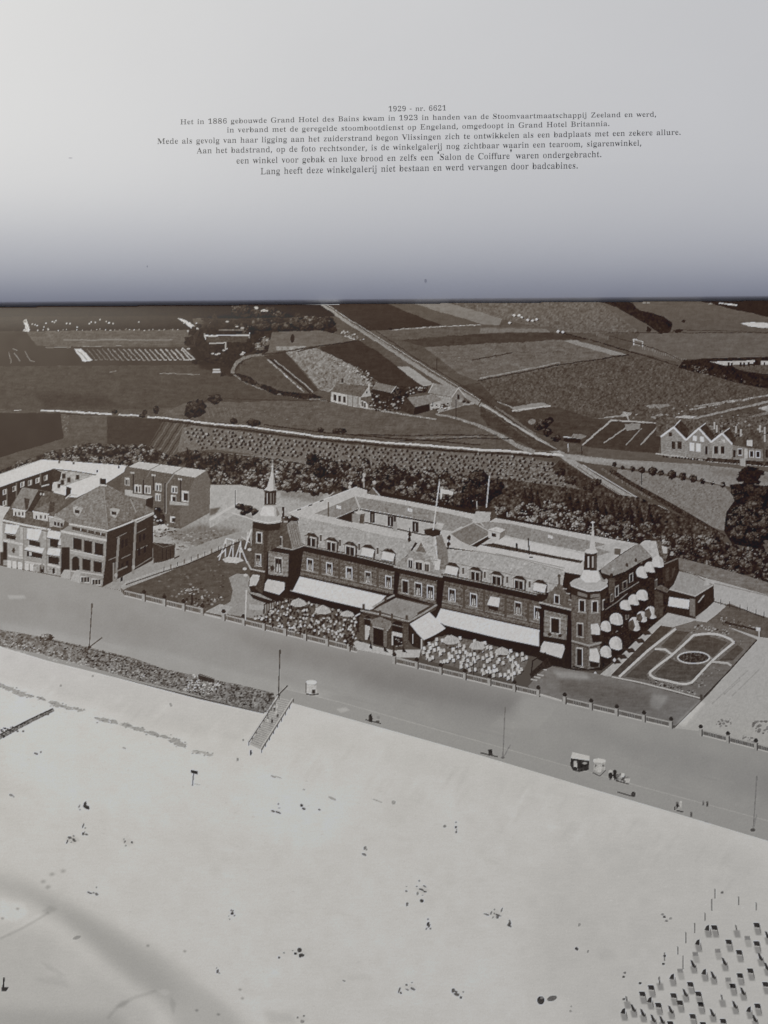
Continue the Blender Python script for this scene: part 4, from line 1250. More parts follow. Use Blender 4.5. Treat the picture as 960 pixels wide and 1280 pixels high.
# inner slopes of the left court
sl = piece("printed_slate_slope", hotel)
fill([(393, 642), (440, 622), (445, 620.5), (449, 635), (420, 647)], 124, 8, 'mid', sl)
fill([(445, 620.5), (500, 630), (560, 642), (592, 649), (588, 660), (540, 652), (500, 644), (449, 635)], 126, 9, 'mid', sl)
line([(444, 620), (449, 634)], 2.0, 165)
fill([(420, 648), (448, 636), (452, 638), (445, 650), (440, 653)], 52, 4, 'fine', hotel)
wl = piece("printed_courtyard_wall", hotel, "pale courtyard wall")
fill([(448, 636.5), (500, 646), (540, 654), (560, 660), (540, 670), (490, 664), (456, 654), (440, 651)], 160, 6, 'mid', wl)
fill([(450, 636), (500, 645), (545, 653), (545, 655), (500, 647), (450, 638)], 54, 3, 'fine', wl)
fill([(440, 642), (450, 641), (448, 654), (440, 652)], 130, 6, 'mid', wl)
fill([(442, 640), (452, 637.5), (458, 640), (448, 643)], 166, 5, 'mid', wl)
fill([(450, 643), (456, 642), (455, 655), (449, 654)], 86, 6, 'fine', wl)
for x, y, w, h in ((465.5, 647, 6.4, 12.5), (488, 651.5, 7, 12.5), (519.2, 658.5, 7.5, 13)):
    pc = piece("printed_window", wl)
    fill(quad(x, y, w, h, .17), 52, 4, 'fine', pc)
    line([(x, y - 4), (x, y + 5)], 1.0, 140, pc)
line([(456, 653), (500, 662), (540, 671)], 1.6, 66, wl)
for x, y, t in ((493.7, 650, 50), (494, 658, 140)):
    fill(quad(x, y, 3 if t < 100 else 5, 12, .1), t, 5, 'fine', piece("printed_chimney", hotel))
line([(410.5, 628), (410.5, 646)], 1.0, 46, piece("printed_chimney", hotel))
for x, y in ((423.5, 634), (512.5, 637.5)):
    fill(quad(x, y, 6, 4, .25), 186, 3, 'fine', piece("printed_skylight", hotel))
# right court
sr = piece("printed_slate_slope", hotel)
fill([(600, 651), (640, 655), (700, 668), (770, 683), (764, 690), (748, 698), (732, 690), (680, 680), (634, 670), (608, 662)], 128, 9, 'mid', sr)
fill(quad(688, 671, 6, 4, .2), 184, 3, 'fine', piece("printed_skylight", hotel))
cr = piece("printed_court_roof", hotel, "long pale glass roof in the right courtyard")
fill([(628, 671), (664, 678), (700, 686), (732, 693.5), (729, 700), (700, 695), (660, 687), (617.5, 678.5)], 178, 4, 'mid', cr)
fill([(600, 681), (617, 679), (660, 688), (700, 696), (729, 701), (726, 704), (660, 692), (615, 684)], 66, 12, 'mid', hotel)
fill([(585, 680), (600, 681), (660, 693), (708, 702), (724, 705), (712, 712), (660, 700), (600, 688)], 176, 4, 'mid', roof)
line([(620, 692), (660, 700), (706, 710)], 1.0, 134, roof)
line([(590, 688), (640, 697), (704, 713)], 1.2, 128, roof)
for x, y, w, h in ((645.5, 684, 2.4, 10), (660.5, 683, 1.6, 20)):
    fill(quad(x, y, w, h, 0, -1.0), 46, 3, 'fine', piece("printed_chimney", hotel))
line([(662, 696.5), (666, 697)], 1.5, 50)
# right wing roof
fill([(797, 679.5), (770, 690), (750, 712), (742, 706), (748, 697), (764, 690), (742, 684), (770, 678)], 160, 5, 'mid', roof)
fill([(747, 695), (764, 690), (756, 701), (748, 706)], 160, 5, 'mid', roof)
rs = piece("printed_slate_slope", hotel)
fill([(797, 679.5), (812, 685), (822, 691), (812, 700), (795, 712), (780, 716), (765, 720), (752, 716), (751, 711)], 126, 8, 'mid', rs)
pc = piece("printed_chimney", hotel)
fill([(768, 685), (776, 686), (775.5, 694), (768, 693)], 92, 5, 'fine', pc)
line([(767.5, 684.5), (776.5, 685.5)], 1.4, 172, pc)
# middle cross roof
mr_ = piece("printed_slate_slope", hotel)
fill([(590, 653), (600, 654), (611, 664), (610, 669), (588, 682), (575, 676), (563, 667)], 112, 7, 'mid', mr_)
line([(563, 667), (592, 653), (611, 664)], 1.4, 160, mr_)
fill([(588, 682), (611, 669), (614, 672), (596, 684)], 54, 3, 'fine', hotel)
line([(588, 682), (611, 669)], 1.3, 165, mr_)
fill([(560, 645), (590, 650), (566, 664), (552, 662)], 130, 9, 'mid', mr_)
pc = piece("printed_lantern_house", hotel, "small white rooftop house with one window")
fill([(610, 663), (625, 667), (624, 675), (610, 672)], 172, 4, 'fine', pc)
fill([(625, 667), (632, 662.5), (631, 670), (624, 675)], 110, 4, 'fine', pc)
fill([(610, 662), (620, 658.5), (632.5, 662), (625, 666)], 182, 4, 'fine', pc)
fill([(614.5, 666), (620, 667), (620, 671.5), (614.5, 670.5)], 52, 3, 'fine', pc)
# rear centre pavilion
pv2 = piece("printed_roof_pavilion", hotel, "steep pale roof pavilion carrying the rear flagpole")
fill([(590, 651), (595, 639), (614, 640), (611, 652), (600, 653)], 160, 7, 'mid', pv2)
fill([(614, 640), (618, 637), (622, 646), (612, 652)], 80, 5, 'fine', pv2)
fill([(595, 637), (602, 635), (618, 635), (617, 638), (610, 640), (596, 639)], 62, 5, 'fine', pv2)
line([(611.8, 595), (608, 634)], 1.4, 180, piece("printed_flagpole", hotel))
# front slope of the mansard
man = piece("printed_mansard", hotel, "pale mottled front slope of the mansard roof")
fill([(374, 646), (420, 656), (470, 667), (505, 674), (520, 676), (512, 690), (498, 706), (440, 692), (380, 681), (371, 668)], 150, 9, 'mid', man)
fill([(560, 686), (600, 690), (660, 702), (706, 714), (703, 733), (690, 740), (672, 742), (600, 726), (552, 717), (548, 700)], 154, 9, 'mid', man)
line([(372, 667), (440, 684), (500, 698)], 1.2, 108, man, 10, alpha=.7)
line([(556, 702), (620, 714), (700, 732)], 1.0, 110, man, 10, alpha=.7)
# centre pavilion
cp = piece("printed_roof_pavilion", hotel, "steep centre pavilion roof with the flag flying above it")
fill([(532, 669), (545, 671), (548, 712), (530, 708), (514, 690), (524, 676)], 158, 12, 'mid', cp)
fill([(545, 671), (552, 668), (560, 690), (560, 712), (548, 712)], 112, 9, 'mid', cp)
line([(544, 672), (548, 711)], 1.2, 186, cp)
fill([(530, 662), (541, 660), (551, 663), (550, 669), (541, 671), (531, 668)], 56, 4, 'fine', cp)
line([(530, 662), (541, 660), (551, 663)], 1.0, 110, cp)
line([(549.3, 602), (541.5, 662)], 1.6, 180, piece("printed_flagpole", hotel))
fl = piece("printed_flag", hotel, "pale flag streaming from the front flagpole")
fill([(550.5, 610), (555, 612), (560, 612), (567, 615), (566, 619), (560, 618), (553, 617), (552, 624), (550, 624)], 176, 4, 'mid', fl)
pc = piece("printed_gable", hotel, "ornate centre gable with arched windows")
fill([(494, 706), (500, 700), (508, 696), (512, 688), (520, 690), (526, 678), (532, 690), (538, 698), (542, 706), (552, 712), (552, 720), (530, 717), (494, 709)], 132, 12, 'mid', pc)
fill([(520, 689), (526.5, 678), (533, 691)], 100, 6, 'mid', pc)
for x, y, w, h in ((513, 704.5, 5.4, 10), (523.5, 707, 9, 9.5), (533.5, 709, 6, 9)):
    q = piece("printed_window", pc)
    ell(x, y - h * .45, w * .7, 3, 172, q)
    fill(quad(x, y, w + 1.6, h, .15), 168, 4, 'fine', q)
    fill(quad(x, y + .6, w - .6, h - .6, .15), 50, 4, 'fine', q)
    line([(x, y - 3), (x, y + 4)], .8, 130, q)
for x, y in ((512, 668), (511.7, 674), (561, 672), (561, 680)):
    ell(x, y, 2.2, 3, 56, piece("printed_chimney", hotel), wob=.25)
line([(512, 660), (512, 672)], 1.0, 48)
line([(561, 670), (561, 684)], 1.0, 48)
fill([(544, 697), (551, 700), (549, 713), (543, 712)], 180, 5, 'mid')

# facades
def wall(pts, tone, lab=None):
    pc = piece("printed_brick_wall", hotel, lab)
    fill(pts, tone, 11, 'fine', pc)
    return pc


def courses(pc, tl, tr, br, bl, n, tone=88):
    """stone bands and dark joints running along a brick wall"""
    n = n + 4
    for k in range(1, n):
        f = k / n + rnd.uniform(-.01, .01)
        line([(tl[0] + (bl[0] - tl[0]) * f, tl[1] + (bl[1] - tl[1]) * f), (tr[0] + (br[0] - tr[0]) * f, tr[1] + (br[1] - tr[1]) * f)],
             .9, tone - 12 if k % 2 else 136, pc, 12, alpha=.55 if k % 2 else .38)


wa = wall([(379, 689), (494, 715), (492, 743), (375, 719)], 94, "left stretch of the brick front")
courses(wa, (379, 689), (494, 715), (492, 743), (375, 719), 7)
wb = wall([(555.6, 726), (676, 753), (675, 786), (551.7, 759)], 94, "right stretch of the brick front")
courses(wb, (555.6, 726), (676, 753), (675, 786), (551.7, 759), 7)
wc = wall([(500, 716.5), (546, 726.5), (545, 756), (497, 742)], 96, "projecting centre of the brick front")
courses(wc, (500, 716.5), (546, 726.5), (545, 756), (497, 742), 7)
line([(499, 716), (546, 726)], 1.2, 140, wc)
for a, b in (((377, 712), (492, 737)), ((553, 752), (675, 779))):
    line([a, b], 1.2, 134, None, 10, alpha=.8)
for x in (400, 424, 448, 472):
    fill(quad(x, 706 + (x - 400) * .225, 3.4, 24, .22), 84, 4, 'fine', wa)
for x in (580, 605, 632, 660):
    fill(quad(x, 746 + (x - 580) * .225, 3.4, 26, .22), 84, 4, 'fine', wb)
fill([(372, 668), (380, 683), (440, 695), (498, 708), (498, 715), (440, 701), (380, 688)], 46, 3, 'fine', hotel)
line([(380, 682), (440, 694), (493, 707)], 1.2, 134, piece("printed_cornice", hotel), 8)
fill([(553, 719), (610, 731), (672, 745), (674, 752), (610, 738), (554, 726)], 44, 3, 'fine', hotel)
line([(553, 718.6), (610, 730), (671, 743.5)], 1.2, 128, piece("printed_cornice", hotel), 8)
fill([(494, 712), (546, 722), (546, 727), (500, 717)], 52, 3, 'fine', hotel)
line([(492.3, 708), (520, 714), (553, 721)], 2.2, 146, piece("printed_cornice", hotel), 8)
fill([(493, 714), (499.5, 716), (496.5, 742), (491.5, 742)], 42, 3, 'fine', hotel)
fill([(546.5, 726), (554.5, 727), (551.5, 758), (545.5, 757)], 42, 3, 'fine', hotel)
# first floor windows
for x, y in ((387.5, 705.5), (411.5, 710.5), (436.4, 716), (460, 721.5), (485.5, 727)):
    window(x, y, 8.4, 15, .22, wa, frame=180)
for x, y in ((565, 743.5), (592, 749.5), (647.5, 760), (672, 766)):
    window(x, y, 8.8, 16, .22, wb, frame=180)
for x, y in ((506.5, 733), (522.8, 736.4), (538, 740)):
    window(x, y, 9.4, 17, .2, wc, curtain=x > 510, frame=180)
awning([(613, 745.5), (625, 747.5), (623.5, 759), (608.5, 756)], wb, 184)
fill([(610, 757), (623, 760), (622, 764), (611, 761)], 50, 3)


def dormer(x, y, aw=False):
    pc = piece("printed_dormer", hotel)
    fill([(x - 10, y - 5.5), (x - 3, y - 10.5), (x + 4, y - 10), (x + 11, y - 3), (x + 7, y - 4.4), (x - 7, y - 7)], 62, 6, 'fine', pc)
    fill(quad(x + .5, y + .5, 15, 13, .22), 118, 8, 'mid', pc)
    fill(quad(x, y, 12.4, 11, .2), 166, 5, 'fine', pc)
    fill(quad(x, y + 1.2, 10.2, 10, .2), 48, 4, 'fine', pc)
    line([(x, y - 3), (x, y + 6)], 1.3, 158, pc)
    line([(x + 8.5, y - 4), (x + 7.5, y + 8)], 1.8, 60, pc)
    if aw:
        awning([(x - 7, y - 6.5), (x + 8.5, y - 3.5), (x + 5.5, y + 6.2), (x - 9, y + 3)], pc, 184)


for x, y, a in ((389, 676.5, 0), (414, 682, 0), (437.5, 687.5, 0), (460, 691, 1), (485.5, 696, 1), (565, 713.5, 1), (594, 719, 0), (620.5, 724.5, 0), (648.6, 730, 0), (675, 735, 1)):
    dormer(x, y, bool(a))
    fill(quad(x + 12.5, y + .5, 6, 9, .2), 156, 8, 'mid', man)

# big terrace awnings and their shade
sh = piece("printed_terrace_shade", hotel)
fill([(358, 740), (364, 738), (464, 763), (464, 776), (430, 770), (385, 752)], 42, 3, 'fine', sh)
sh = piece("printed_terrace_shade", hotel)
fill([(545, 776), (556, 780), (674, 806), (674, 816), (650, 824), (600, 806), (545, 794)], 42, 3, 'fine', sh)
awning([(374.5, 720.5), (420, 730.5), (483, 745), (464, 763), (410, 750.5), (362.5, 738.5)], hotel, 190)
awning([(551, 760.5), (610, 773.5), (674.5, 787.5), (673.8, 808), (620, 797), (556, 781.5), (544, 775)], hotel, 190)
line([(375, 719.6), (483, 744)], 1.0, 60)
line([(551, 759.6), (674, 786.6)], 1.0, 70)
line([(552, 782), (557, 787)], 2, 44)

# entrance porch
po = piece("printed_porch", hotel, "arched entrance porch with a flat roof terrace")
fill([(450, 767), (466, 761), (495, 747), (546, 757), (545, 762), (511, 779), (508, 811), (490, 812), (470, 806), (447.5, 801)], 78, 6, 'fine', po)
fill([(467, 762), (495, 747.5), (537, 757.5), (512, 775), (500, 772)], 134, 6, 'mid', piece("printed_terrace", po))
soft([(480, 758), (500, 752), (515, 758), (500, 768)], -8, 2)
for p in ([(466, 759), (482, 749), (493, 744)], [(451, 763), (480, 769), (511, 776.5)], [(511, 776.5), (530, 766), (546, 756)]):
    line(p, 2.2, 138, po, 8)
line([(468, 761), (480, 753)], 2.2, 70)
line([(522, 767), (536, 759)], 2.2, 74)
line([(451, 766.5), (480, 772.5), (510, 779.5)], 1.0, 52, po)
for x, y in ((454.5, 758), (475, 766), (490, 770), (508.5, 772), (482, 749)):
    fill(quad(x, y, 2.6, 6, .2), 78, 5, 'fine', piece("printed_parapet_post", po))
for x, y, w, h, t in ((459.5, 786, 7.5, 25, 46), (473, 796, 12, 21, 44), (496.5, 794, 13, 27, 44)):
    q = piece("printed_arch", po)
    fill(quad(x, y, w, h, .2), t, 4, 'fine', q)
    ell(x, y - h / 2, w / 2, 4, t, q)
fill([(456, 781), (462.5, 783), (462, 792), (459, 800), (456, 799)], 168, 6, 'fine')
fill([(490, 789), (503, 792), (503, 797), (490, 794)], 172, 5, 'fine')
line([(490.5, 794), (490.5, 806)], 1.6, 160)
speckle([(492, 797), (503, 798), (503, 808), (494, 808)], 14, [150, 60, 120], .7, 1.4)
line([(463, 775), (478, 773), (489, 780), (486, 786), (464, 778)], 1.6, 128, po)
fill([(463, 775), (475, 771), (489, 777), (485, 787), (466, 782)], 112, 8, 'mid', po)
line([(466, 783), (485, 788)], 1.6, 150, po)
for x in (464.5, 481.5):
    line([(x, 784), (x, 808)], 3.6, 104, po, 8)
for x in (452, 508):
    line([(x, 772 + (x - 452) * .22), (x, 800 + (x - 452) * .2)], 5.5, 86, po, 8)
line([(455, 773), (468, 775)], 1.1, 110, po)
line([(488, 780), (504, 784)], 1.1, 110, po)
fill([(440, 800), (452, 802), (470, 808), (492, 813), (510, 812), (526, 812), (524, 822), (500, 822), (446, 812)], 166, 5, 'mid', piece("printed_steps", po, "pale forecourt of the entrance"))
for q in ([(463, 800), (466, 812), (462, 810)], [(479, 806), (486, 816), (480, 814)], [(503, 808), (509, 816), (503, 815)], [(449, 798), (453, 803), (449, 802)]):
    fill(q, 46, 3)
awning([(537, 765), (548, 776), (557, 785.5), (544, 794), (530, 800), (520, 790), (512, 780)], hotel, 188, "printed_canopy")
fill([(513, 784), (529, 801), (528, 812), (516, 808), (510, 800)], 52, 5)
line([(527, 799), (526.8, 813)], 1.8, 172)
line([(516, 793), (516, 804)], 1.4, 150)
fill([(530, 801), (556, 787), (556, 793), (545, 797), (540, 806), (530, 812)], 50, 5)
line([(433, 776), (450, 767)], 1.8, 178)

# left corner tower and pavilion
gb = piece("printed_gable", hotel, "stepped brick gable beside the left tower")
fill([(331, 684), (334, 668), (346, 656), (352, 646), (360, 650), (361, 662), (366, 686)], 84, 8, 'mid', gb)
for x, y in ((350, 652), (355, 645), (359, 640), (347, 658), (361, 658), (357, 652)):
    fill(quad(x, y, 5, 2, -.1), 150, 10, 'mid', gb)
line([(354, 634), (354, 646)], 2.6, 62)
fill(quad(357, 648, 3.4, 6, 0), 70, 6)
window(349.6, 676, 6.6, 12, .2, gb, curtain=False)
pr = piece("printed_slate_slope", hotel)
fill([(358, 656), (364, 651), (371.5, 651.7), (375, 668), (379, 681), (365.6, 686)], 122, 9, 'mid', pr)
for k in range(4):
    line([(361 + k * 2.6, 655), (367 + k * 3, 683)], .6, 92, pr)
fill([(372, 650), (380, 657), (381, 680), (377, 678)], 152, 9, 'mid', pr)
wd = wall([(335.5, 688), (361, 692.5), (360, 721), (335.5, 718)], 118, "front of the left pavilion")
courses(wd, (335.5, 688), (361, 692.5), (360, 721), (335.5, 718), 7, 100)
fill([(332, 683), (365, 687.5), (380, 683), (379, 692), (364, 694), (362, 693), (333, 688)], 46, 3, 'fine', hotel)
line([(332, 681.5), (348, 684), (365.6, 687), (380, 682)], 1.5, 142, piece("printed_cornice", hotel), 8)
window(348, 706.5, 10, 20, .15, wd)
ell(340.5, 710, 2.6, 3.2, 62)
fill([(362, 692), (379, 687), (375, 720), (366, 738), (360, 738)], 46, 4, 'fine', wall([(362, 692), (379, 687), (375, 720), (362, 738)], 48))
fill([(325, 738), (350, 744), (358, 752), (345, 752), (330, 745), (312, 735)], 44, 3, 'fine', hotel)
tw = piece("printed_tower", hotel, "round corner tower with onion dome and spire at the left")
fill([(316, 652), (350, 655), (350, 682), (334, 690), (332, 715), (313, 708)], 84, 7, 'fine', tw)
fill([(313, 708), (332, 715), (328, 742), (312, 732)], 74, 7, 'fine', tw)
fill([(316, 652), (335, 655), (351, 653), (350, 662), (334, 664), (316, 660)], 54, 4, 'fine', tw)
fill([(330, 664), (335, 664), (333, 714), (329, 713)], 66, 4, 'fine', tw, .7)
for x, y, w, h in ((324, 671.5, 7.6, 13.5), (322.6, 699.5, 7.6, 15)):
    window(x, y, w, h, .1, tw, curtain=y > 690)
line([(309, 703), (314, 711.5), (330.6, 714.6)], 1.8, 158, tw)
dm = piece("printed_dome", tw, "pale metal dome")
fill([(315.7, 645.5), (322, 641), (328.4, 632.5), (344.5, 632.5), (350, 643), (352, 649), (351, 653), (343, 654.5), (335, 655), (325, 653.6), (316.6, 651.5)], 160, 5, 'mid', dm)
fill([(325, 642), (329, 633), (342, 632.8), (343.5, 645), (326, 645)], 184, 4, 'mid', dm)
fill([(345, 633), (350, 643), (346, 646)], 118, 4, 'mid', dm)
line([(317, 650), (335, 653.5), (350, 651)], 1.0, 186, dm)
fill([(331, 613), (345.6, 613), (344.6, 631.5), (330.5, 631.5)], 60, 4, 'fine', piece("printed_lantern", tw))
for x in (334, 338.4, 342):
    line([(x, 617), (x, 629)], 1.2, 150 if x < 342 else 100)
line([(330.4, 631), (345, 631)], 1.4, 104)
spr = piece("printed_spire", tw)
fill([(330, 612.5), (334, 608), (338, 594), (340.6, 581), (342.6, 594), (344, 607), (346.5, 612), (338, 614)], 172, 5, 'mid', spr)
fill([(341, 583), (342.6, 594), (344, 607), (346.5, 612), (342, 612)], 134, 4, 'mid', spr)
line([(340.6, 575), (340.6, 584)], 1.2, 176, spr)
ell(340.6, 583, 1.6, 1.3, 178, spr)
awning([(316, 718), (324.5, 719), (324, 724), (320, 732), (311, 732.5), (312, 724)], tw, 172)
fill([(311, 733), (320, 733), (318, 739), (313, 738)], 54, 4)
awning([(334.5, 724), (356, 728), (355.6, 737), (349, 743.5), (329.5, 738), (331, 730)], hotel, 178)

# right pavilion and gable
g2 = piece("printed_gable", hotel, "stepped brick gable beside the right tower")
fill([(675.6, 753), (684, 748), (686, 740), (692, 736), (694, 732), (699, 729), (704, 733), (706, 738), (712, 744), (714, 752), (717, 762)], 94, 8, 'mid', g2)
for x, y in ((688, 738), (694, 732), (706, 736), (710, 742), (713, 750), (714.5, 756)):
    fill(quad(x, y, 5, 1.6, .2), 146, 10, 'mid', g2)
line([(699, 719), (699, 730)], 2.2, 70, g2)
ell(699, 720, 2, 2.4, 78, g2)
window(696, 748.8, 7.4, 11.4, .2, g2, curtain=False)
fill([(674, 754), (717, 764), (716, 770), (676, 760)], 44, 3, 'fine', hotel)
line([(674, 753), (717, 763)], 2.2, 150, piece("printed_cornice", hotel), 8)
we = wall([(680, 762.5), (709.5, 769), (708.5, 800), (679.5, 795)], 116, "front of the right pavilion")
courses(we, (680, 762.5), (709.5, 769), (708.5, 800), (679.5, 795), 7, 98)
window(694, 781.5, 12.6, 20, .15, we, curtain=False)
ell(687, 793, 2.4, 2.2, 66)
ell(700, 794.5, 2.4, 2.2, 66)
fill([(675, 760), (680.5, 762), (679.5, 800), (674, 800)], 42, 3, 'fine', hotel)
fill([(709.5, 768), (716, 768), (715.5, 836), (706, 832), (708, 800)], 42, 3, 'fine', hotel)
awning([(680, 801.5), (705, 806), (706, 811), (702, 823), (674.5, 814.5), (676, 808)], hotel, 178)
fill([(670, 815), (702, 824), (704, 834), (690, 832), (672, 824)], 42, 3, 'fine', hotel)
t2 = piece("printed_tower", hotel, "round corner tower with onion dome and spire at the right")
fill([(714, 733), (736, 741), (736, 806), (735, 838), (714.6, 835)], 94, 8, 'fine', t2)
fill([(736, 741), (757, 737), (754, 802), (749, 836), (735, 838)], 104, 8, 'fine', t2)
fill([(750.5, 739), (759, 735), (757, 795), (750, 836)], 58, 5, 'fine', t2)
fill([(714, 732), (736, 741), (759, 735), (758, 744), (736, 750), (714, 743)], 56, 4, 'fine', t2)
for q in ([(722, 739.5), (734, 743), (734, 747), (722, 744)], [(738, 743), (750, 742), (750, 746), (738, 747.5)]):
    fill(q, 112, 5, 'mid', t2)
for x, y, w, h, s in ((727.5, 757, 8.6, 15.6, .12), (743.5, 758, 8.6, 15, -.05), (725, 787, 8, 17.5, .12), (724.4, 821, 8.6, 23, .12), (755, 755, 4, 12, -.4)):
    window(x, y, w, h, s, t2, curtain=False)
line([(714.5, 801), (736.6, 807), (752, 803)], 2.0, 140, t2)
line([(715, 804), (736.6, 810), (752, 806)], .9, 58, t2)
line([(716, 833), (735, 837.5), (749, 835)], 2.0, 48, t2)
awning([(738.5, 780), (747.5, 779.6), (750.3, 787), (750, 793.5), (739, 793)], t2, 182)
fill([(739, 794), (750, 794), (751, 802), (741, 803)], 46, 4)
awning([(737, 811), (746.5, 810.6), (749.5, 820), (749, 828.5), (736.6, 826)], t2, 182)
fill([(737, 827), (749, 829), (748, 834), (738, 834)], 46, 4)
d2 = piece("printed_dome", t2, "pale metal dome")
fill([(712, 728.5), (718, 724), (725, 722), (728, 712.5), (748, 713), (752, 722), (758, 727), (760, 733), (751, 738.5), (735, 740), (722, 736), (714, 733)], 160, 5, 'mid', d2)
fill([(726, 723), (729, 713), (747, 713.5), (751, 724), (746, 728), (732, 728)], 186, 4, 'mid', d2)
fill([(748, 713), (753, 723), (759, 728), (752, 727)], 128, 4, 'mid', d2)
line([(716, 732.5), (735, 739), (751, 737.6), (759, 732)], 1.0, 186, d2)
fill([(731, 691), (746, 691), (746, 713), (729.5, 712.5)], 58, 4, 'fine', piece("printed_lantern", t2))
for x in (735.5, 740.8):
    line([(x, 696), (x, 709)], 2.0, 160)
line([(743.8, 694), (743.8, 711)], .9, 110)
fill([(730.6, 689), (733, 686.5), (739, 685.5), (745, 686.5), (747.6, 690), (742, 692.5), (734, 692)], 178, 4, 'mid', piece("printed_lantern_cap", t2))
s2 = piece("printed_spire", t2)
fill([(736.5, 687), (739.5, 668), (740.6, 654), (741.6, 654), (742.6, 668), (744.5, 687)], 170, 5, 'mid', s2)
ell(740.8, 653, 2.6, 1.3, 176, s2)

# shaded side facade with its rows of rounded blinds
sf = wall([(757, 738), (766, 720), (782, 714), (800, 703), (822, 692), (848, 697), (846, 722), (836, 740), (835, 765), (800, 795), (762, 828), (752, 836), (752, 800)], 48, "shaded side of the hotel")
for p in ([(771, 744), (785, 736), (800, 726.5), (826, 711)], [(757, 762), (772, 752), (784, 742)], [(770, 790), (778, 783)], [(800, 772), (808, 766)]):
    line(p, 1.2, 118, sf, 8)
for x, y, w, h in ((765, 747, 4, 10), (771, 739, 5, 14), (781, 731, 6, 10), (789, 722, 5, 11), (784, 768, 4, 12), (820, 730, 3, 12)):
    q = piece("printed_window", sf)
    fill(quad(x, y, w, h, -.5), 128, 12, 'mid', q)
    fill(quad(x, y + .5, w * .6, h * .8, -.5), 40, 3, 'fine', q)
fill([(761, 723), (769, 722), (768, 742), (761, 742)], 82, 8, 'mid', sf)
ell(764.5, 719, 2, 2.4, 60)
fill([(798, 722), (800, 712), (822, 697), (822, 704)], 60, 5)
rp = piece("printed_roof_pavilion", hotel, "pale steep roof at the far end of the side")
fill([(799.5, 680), (806, 675.5), (820, 676), (826, 704), (820, 706), (812, 692)], 166, 7, 'mid', rp)
fill([(820, 676), (824, 675), (836, 690), (830, 706), (826, 704)], 92, 14, 'mid', rp)
fill([(827, 682), (834, 684), (834, 692), (829, 692)], 168, 6)
line([(804, 675), (813, 673), (824, 675)], 1.4, 66)
line([(814, 665), (814, 674)], 1.6, 70)
ell(840, 692, 2.6, 3.4, 142, piece("printed_roof_ornament", hotel), wob=.3)
fill([(826, 704), (848, 697), (846, 728), (830, 735)], 58, 6, 'fine', sf)
line([(826, 707), (847, 698)], 1.4, 112, sf)
for x in (834, 842):
    fill(quad(x, 718, 4, 16, -.4), 76, 5, 'fine', piece("printed_window", sf))
for x, y, rx, ry in ((802.5, 716, 7.6, 7.6), (812.4, 709.5, 7, 7), (822, 703, 7.2, 7.4), (782, 757, 7.4, 6.6), (792.4, 750.4, 7.2, 7), (802.4, 744.5, 7.2, 7), (770, 774.6, 8.2, 7.8), (757, 783.6, 6.4, 7), (792.6, 781, 7, 9), (802, 771.6, 6.4, 7), (813, 766.4, 7, 8), (769.4, 805, 8, 8.6), (757, 815.5, 7, 7.6)):
    q = piece("printed_rounded_blind", sf)
    pts = [(x + rx * math.cos(a), y - ry * .1 + ry * math.sin(a)) for a in [math.pi + i * math.pi / 8 for i in range(9)]]
    fill(pts + [(x + rx * 1.05, y + ry * .7), (x + rx * .4, y + ry * .95), (x - rx * .8, y + ry * .6)], 180, 5, 'mid', q)
    fill([(x + rx * .2, y - ry), (x + rx, y - ry * .1), (x + rx * 1.05, y + ry * .7), (x + rx * .5, y + ry * .5)], 158, 4, 'mid', q, .7)
    if (x, y) in ((792.6, 781), (802, 771.6), (813, 766.4)):
        fill([(x - rx, y - ry * .4), (x - rx * .2, y - ry * .8), (x + rx * .2, y + ry * .2), (x - rx * .2, y + ry * .9), (x - rx, y + ry * .5)], 84, 6, 'mid', q)
    fill([(x - rx * .7, y + ry * .8), (x + rx * .9, y + ry * .95), (x + rx * .8, y + ry * 1.8), (x - rx * .4, y + ry * 1.7)], 42, 3)
# annex
an = piece("printed_annex", hotel, "low annex with a flat roof and one white blind")
fill([(848, 699), (849, 714), (892, 731), (893, 753), (869, 772), (862, 772), (832, 765), (836, 737)], 56, 5, 'fine', an)
fill([(837, 736), (842, 731), (849, 714), (866, 718), (891, 731), (869, 744.5), (855, 741)], 140, 6, 'mid', piece("printed_flat_roof", an))
line([(837, 736.6), (869, 745), (891, 731.5)], 1.6, 158, an)
fill([(862, 748), (869, 749), (869, 771), (862, 769)], 108, 6, 'mid', an)
awning([(836.4, 746), (862, 749.8), (861, 761.5), (835, 757.5)], an, 188)
fill([(872, 752), (880, 746), (880, 758), (873, 763)], 44, 3)
line([(870, 772), (886, 760)], 1.8, 140)
line([(873, 753), (880, 744)], 1.6, 150)
fill([(818, 738), (829, 742), (829, 770), (822, 773), (818, 768)], 76, 8, 'mid', piece("printed_brick_wall", an))
fill([(818, 735), (834, 741), (837, 737), (826, 731)], 96, 8, 'mid')
pc = piece("printed_column", None, "tall pale column behind the annex")
line([(884, 700), (884, 729)], 3.2, 128, pc, 14)
line([(885.6, 702), (885.6, 729)], 1.4, 60, pc)
ell(884.5, 698, 2.4, 3.0, 66, pc)
fill([(880, 726), (887, 726), (887, 732), (880, 732)], 160, 8, 'mid', pc)

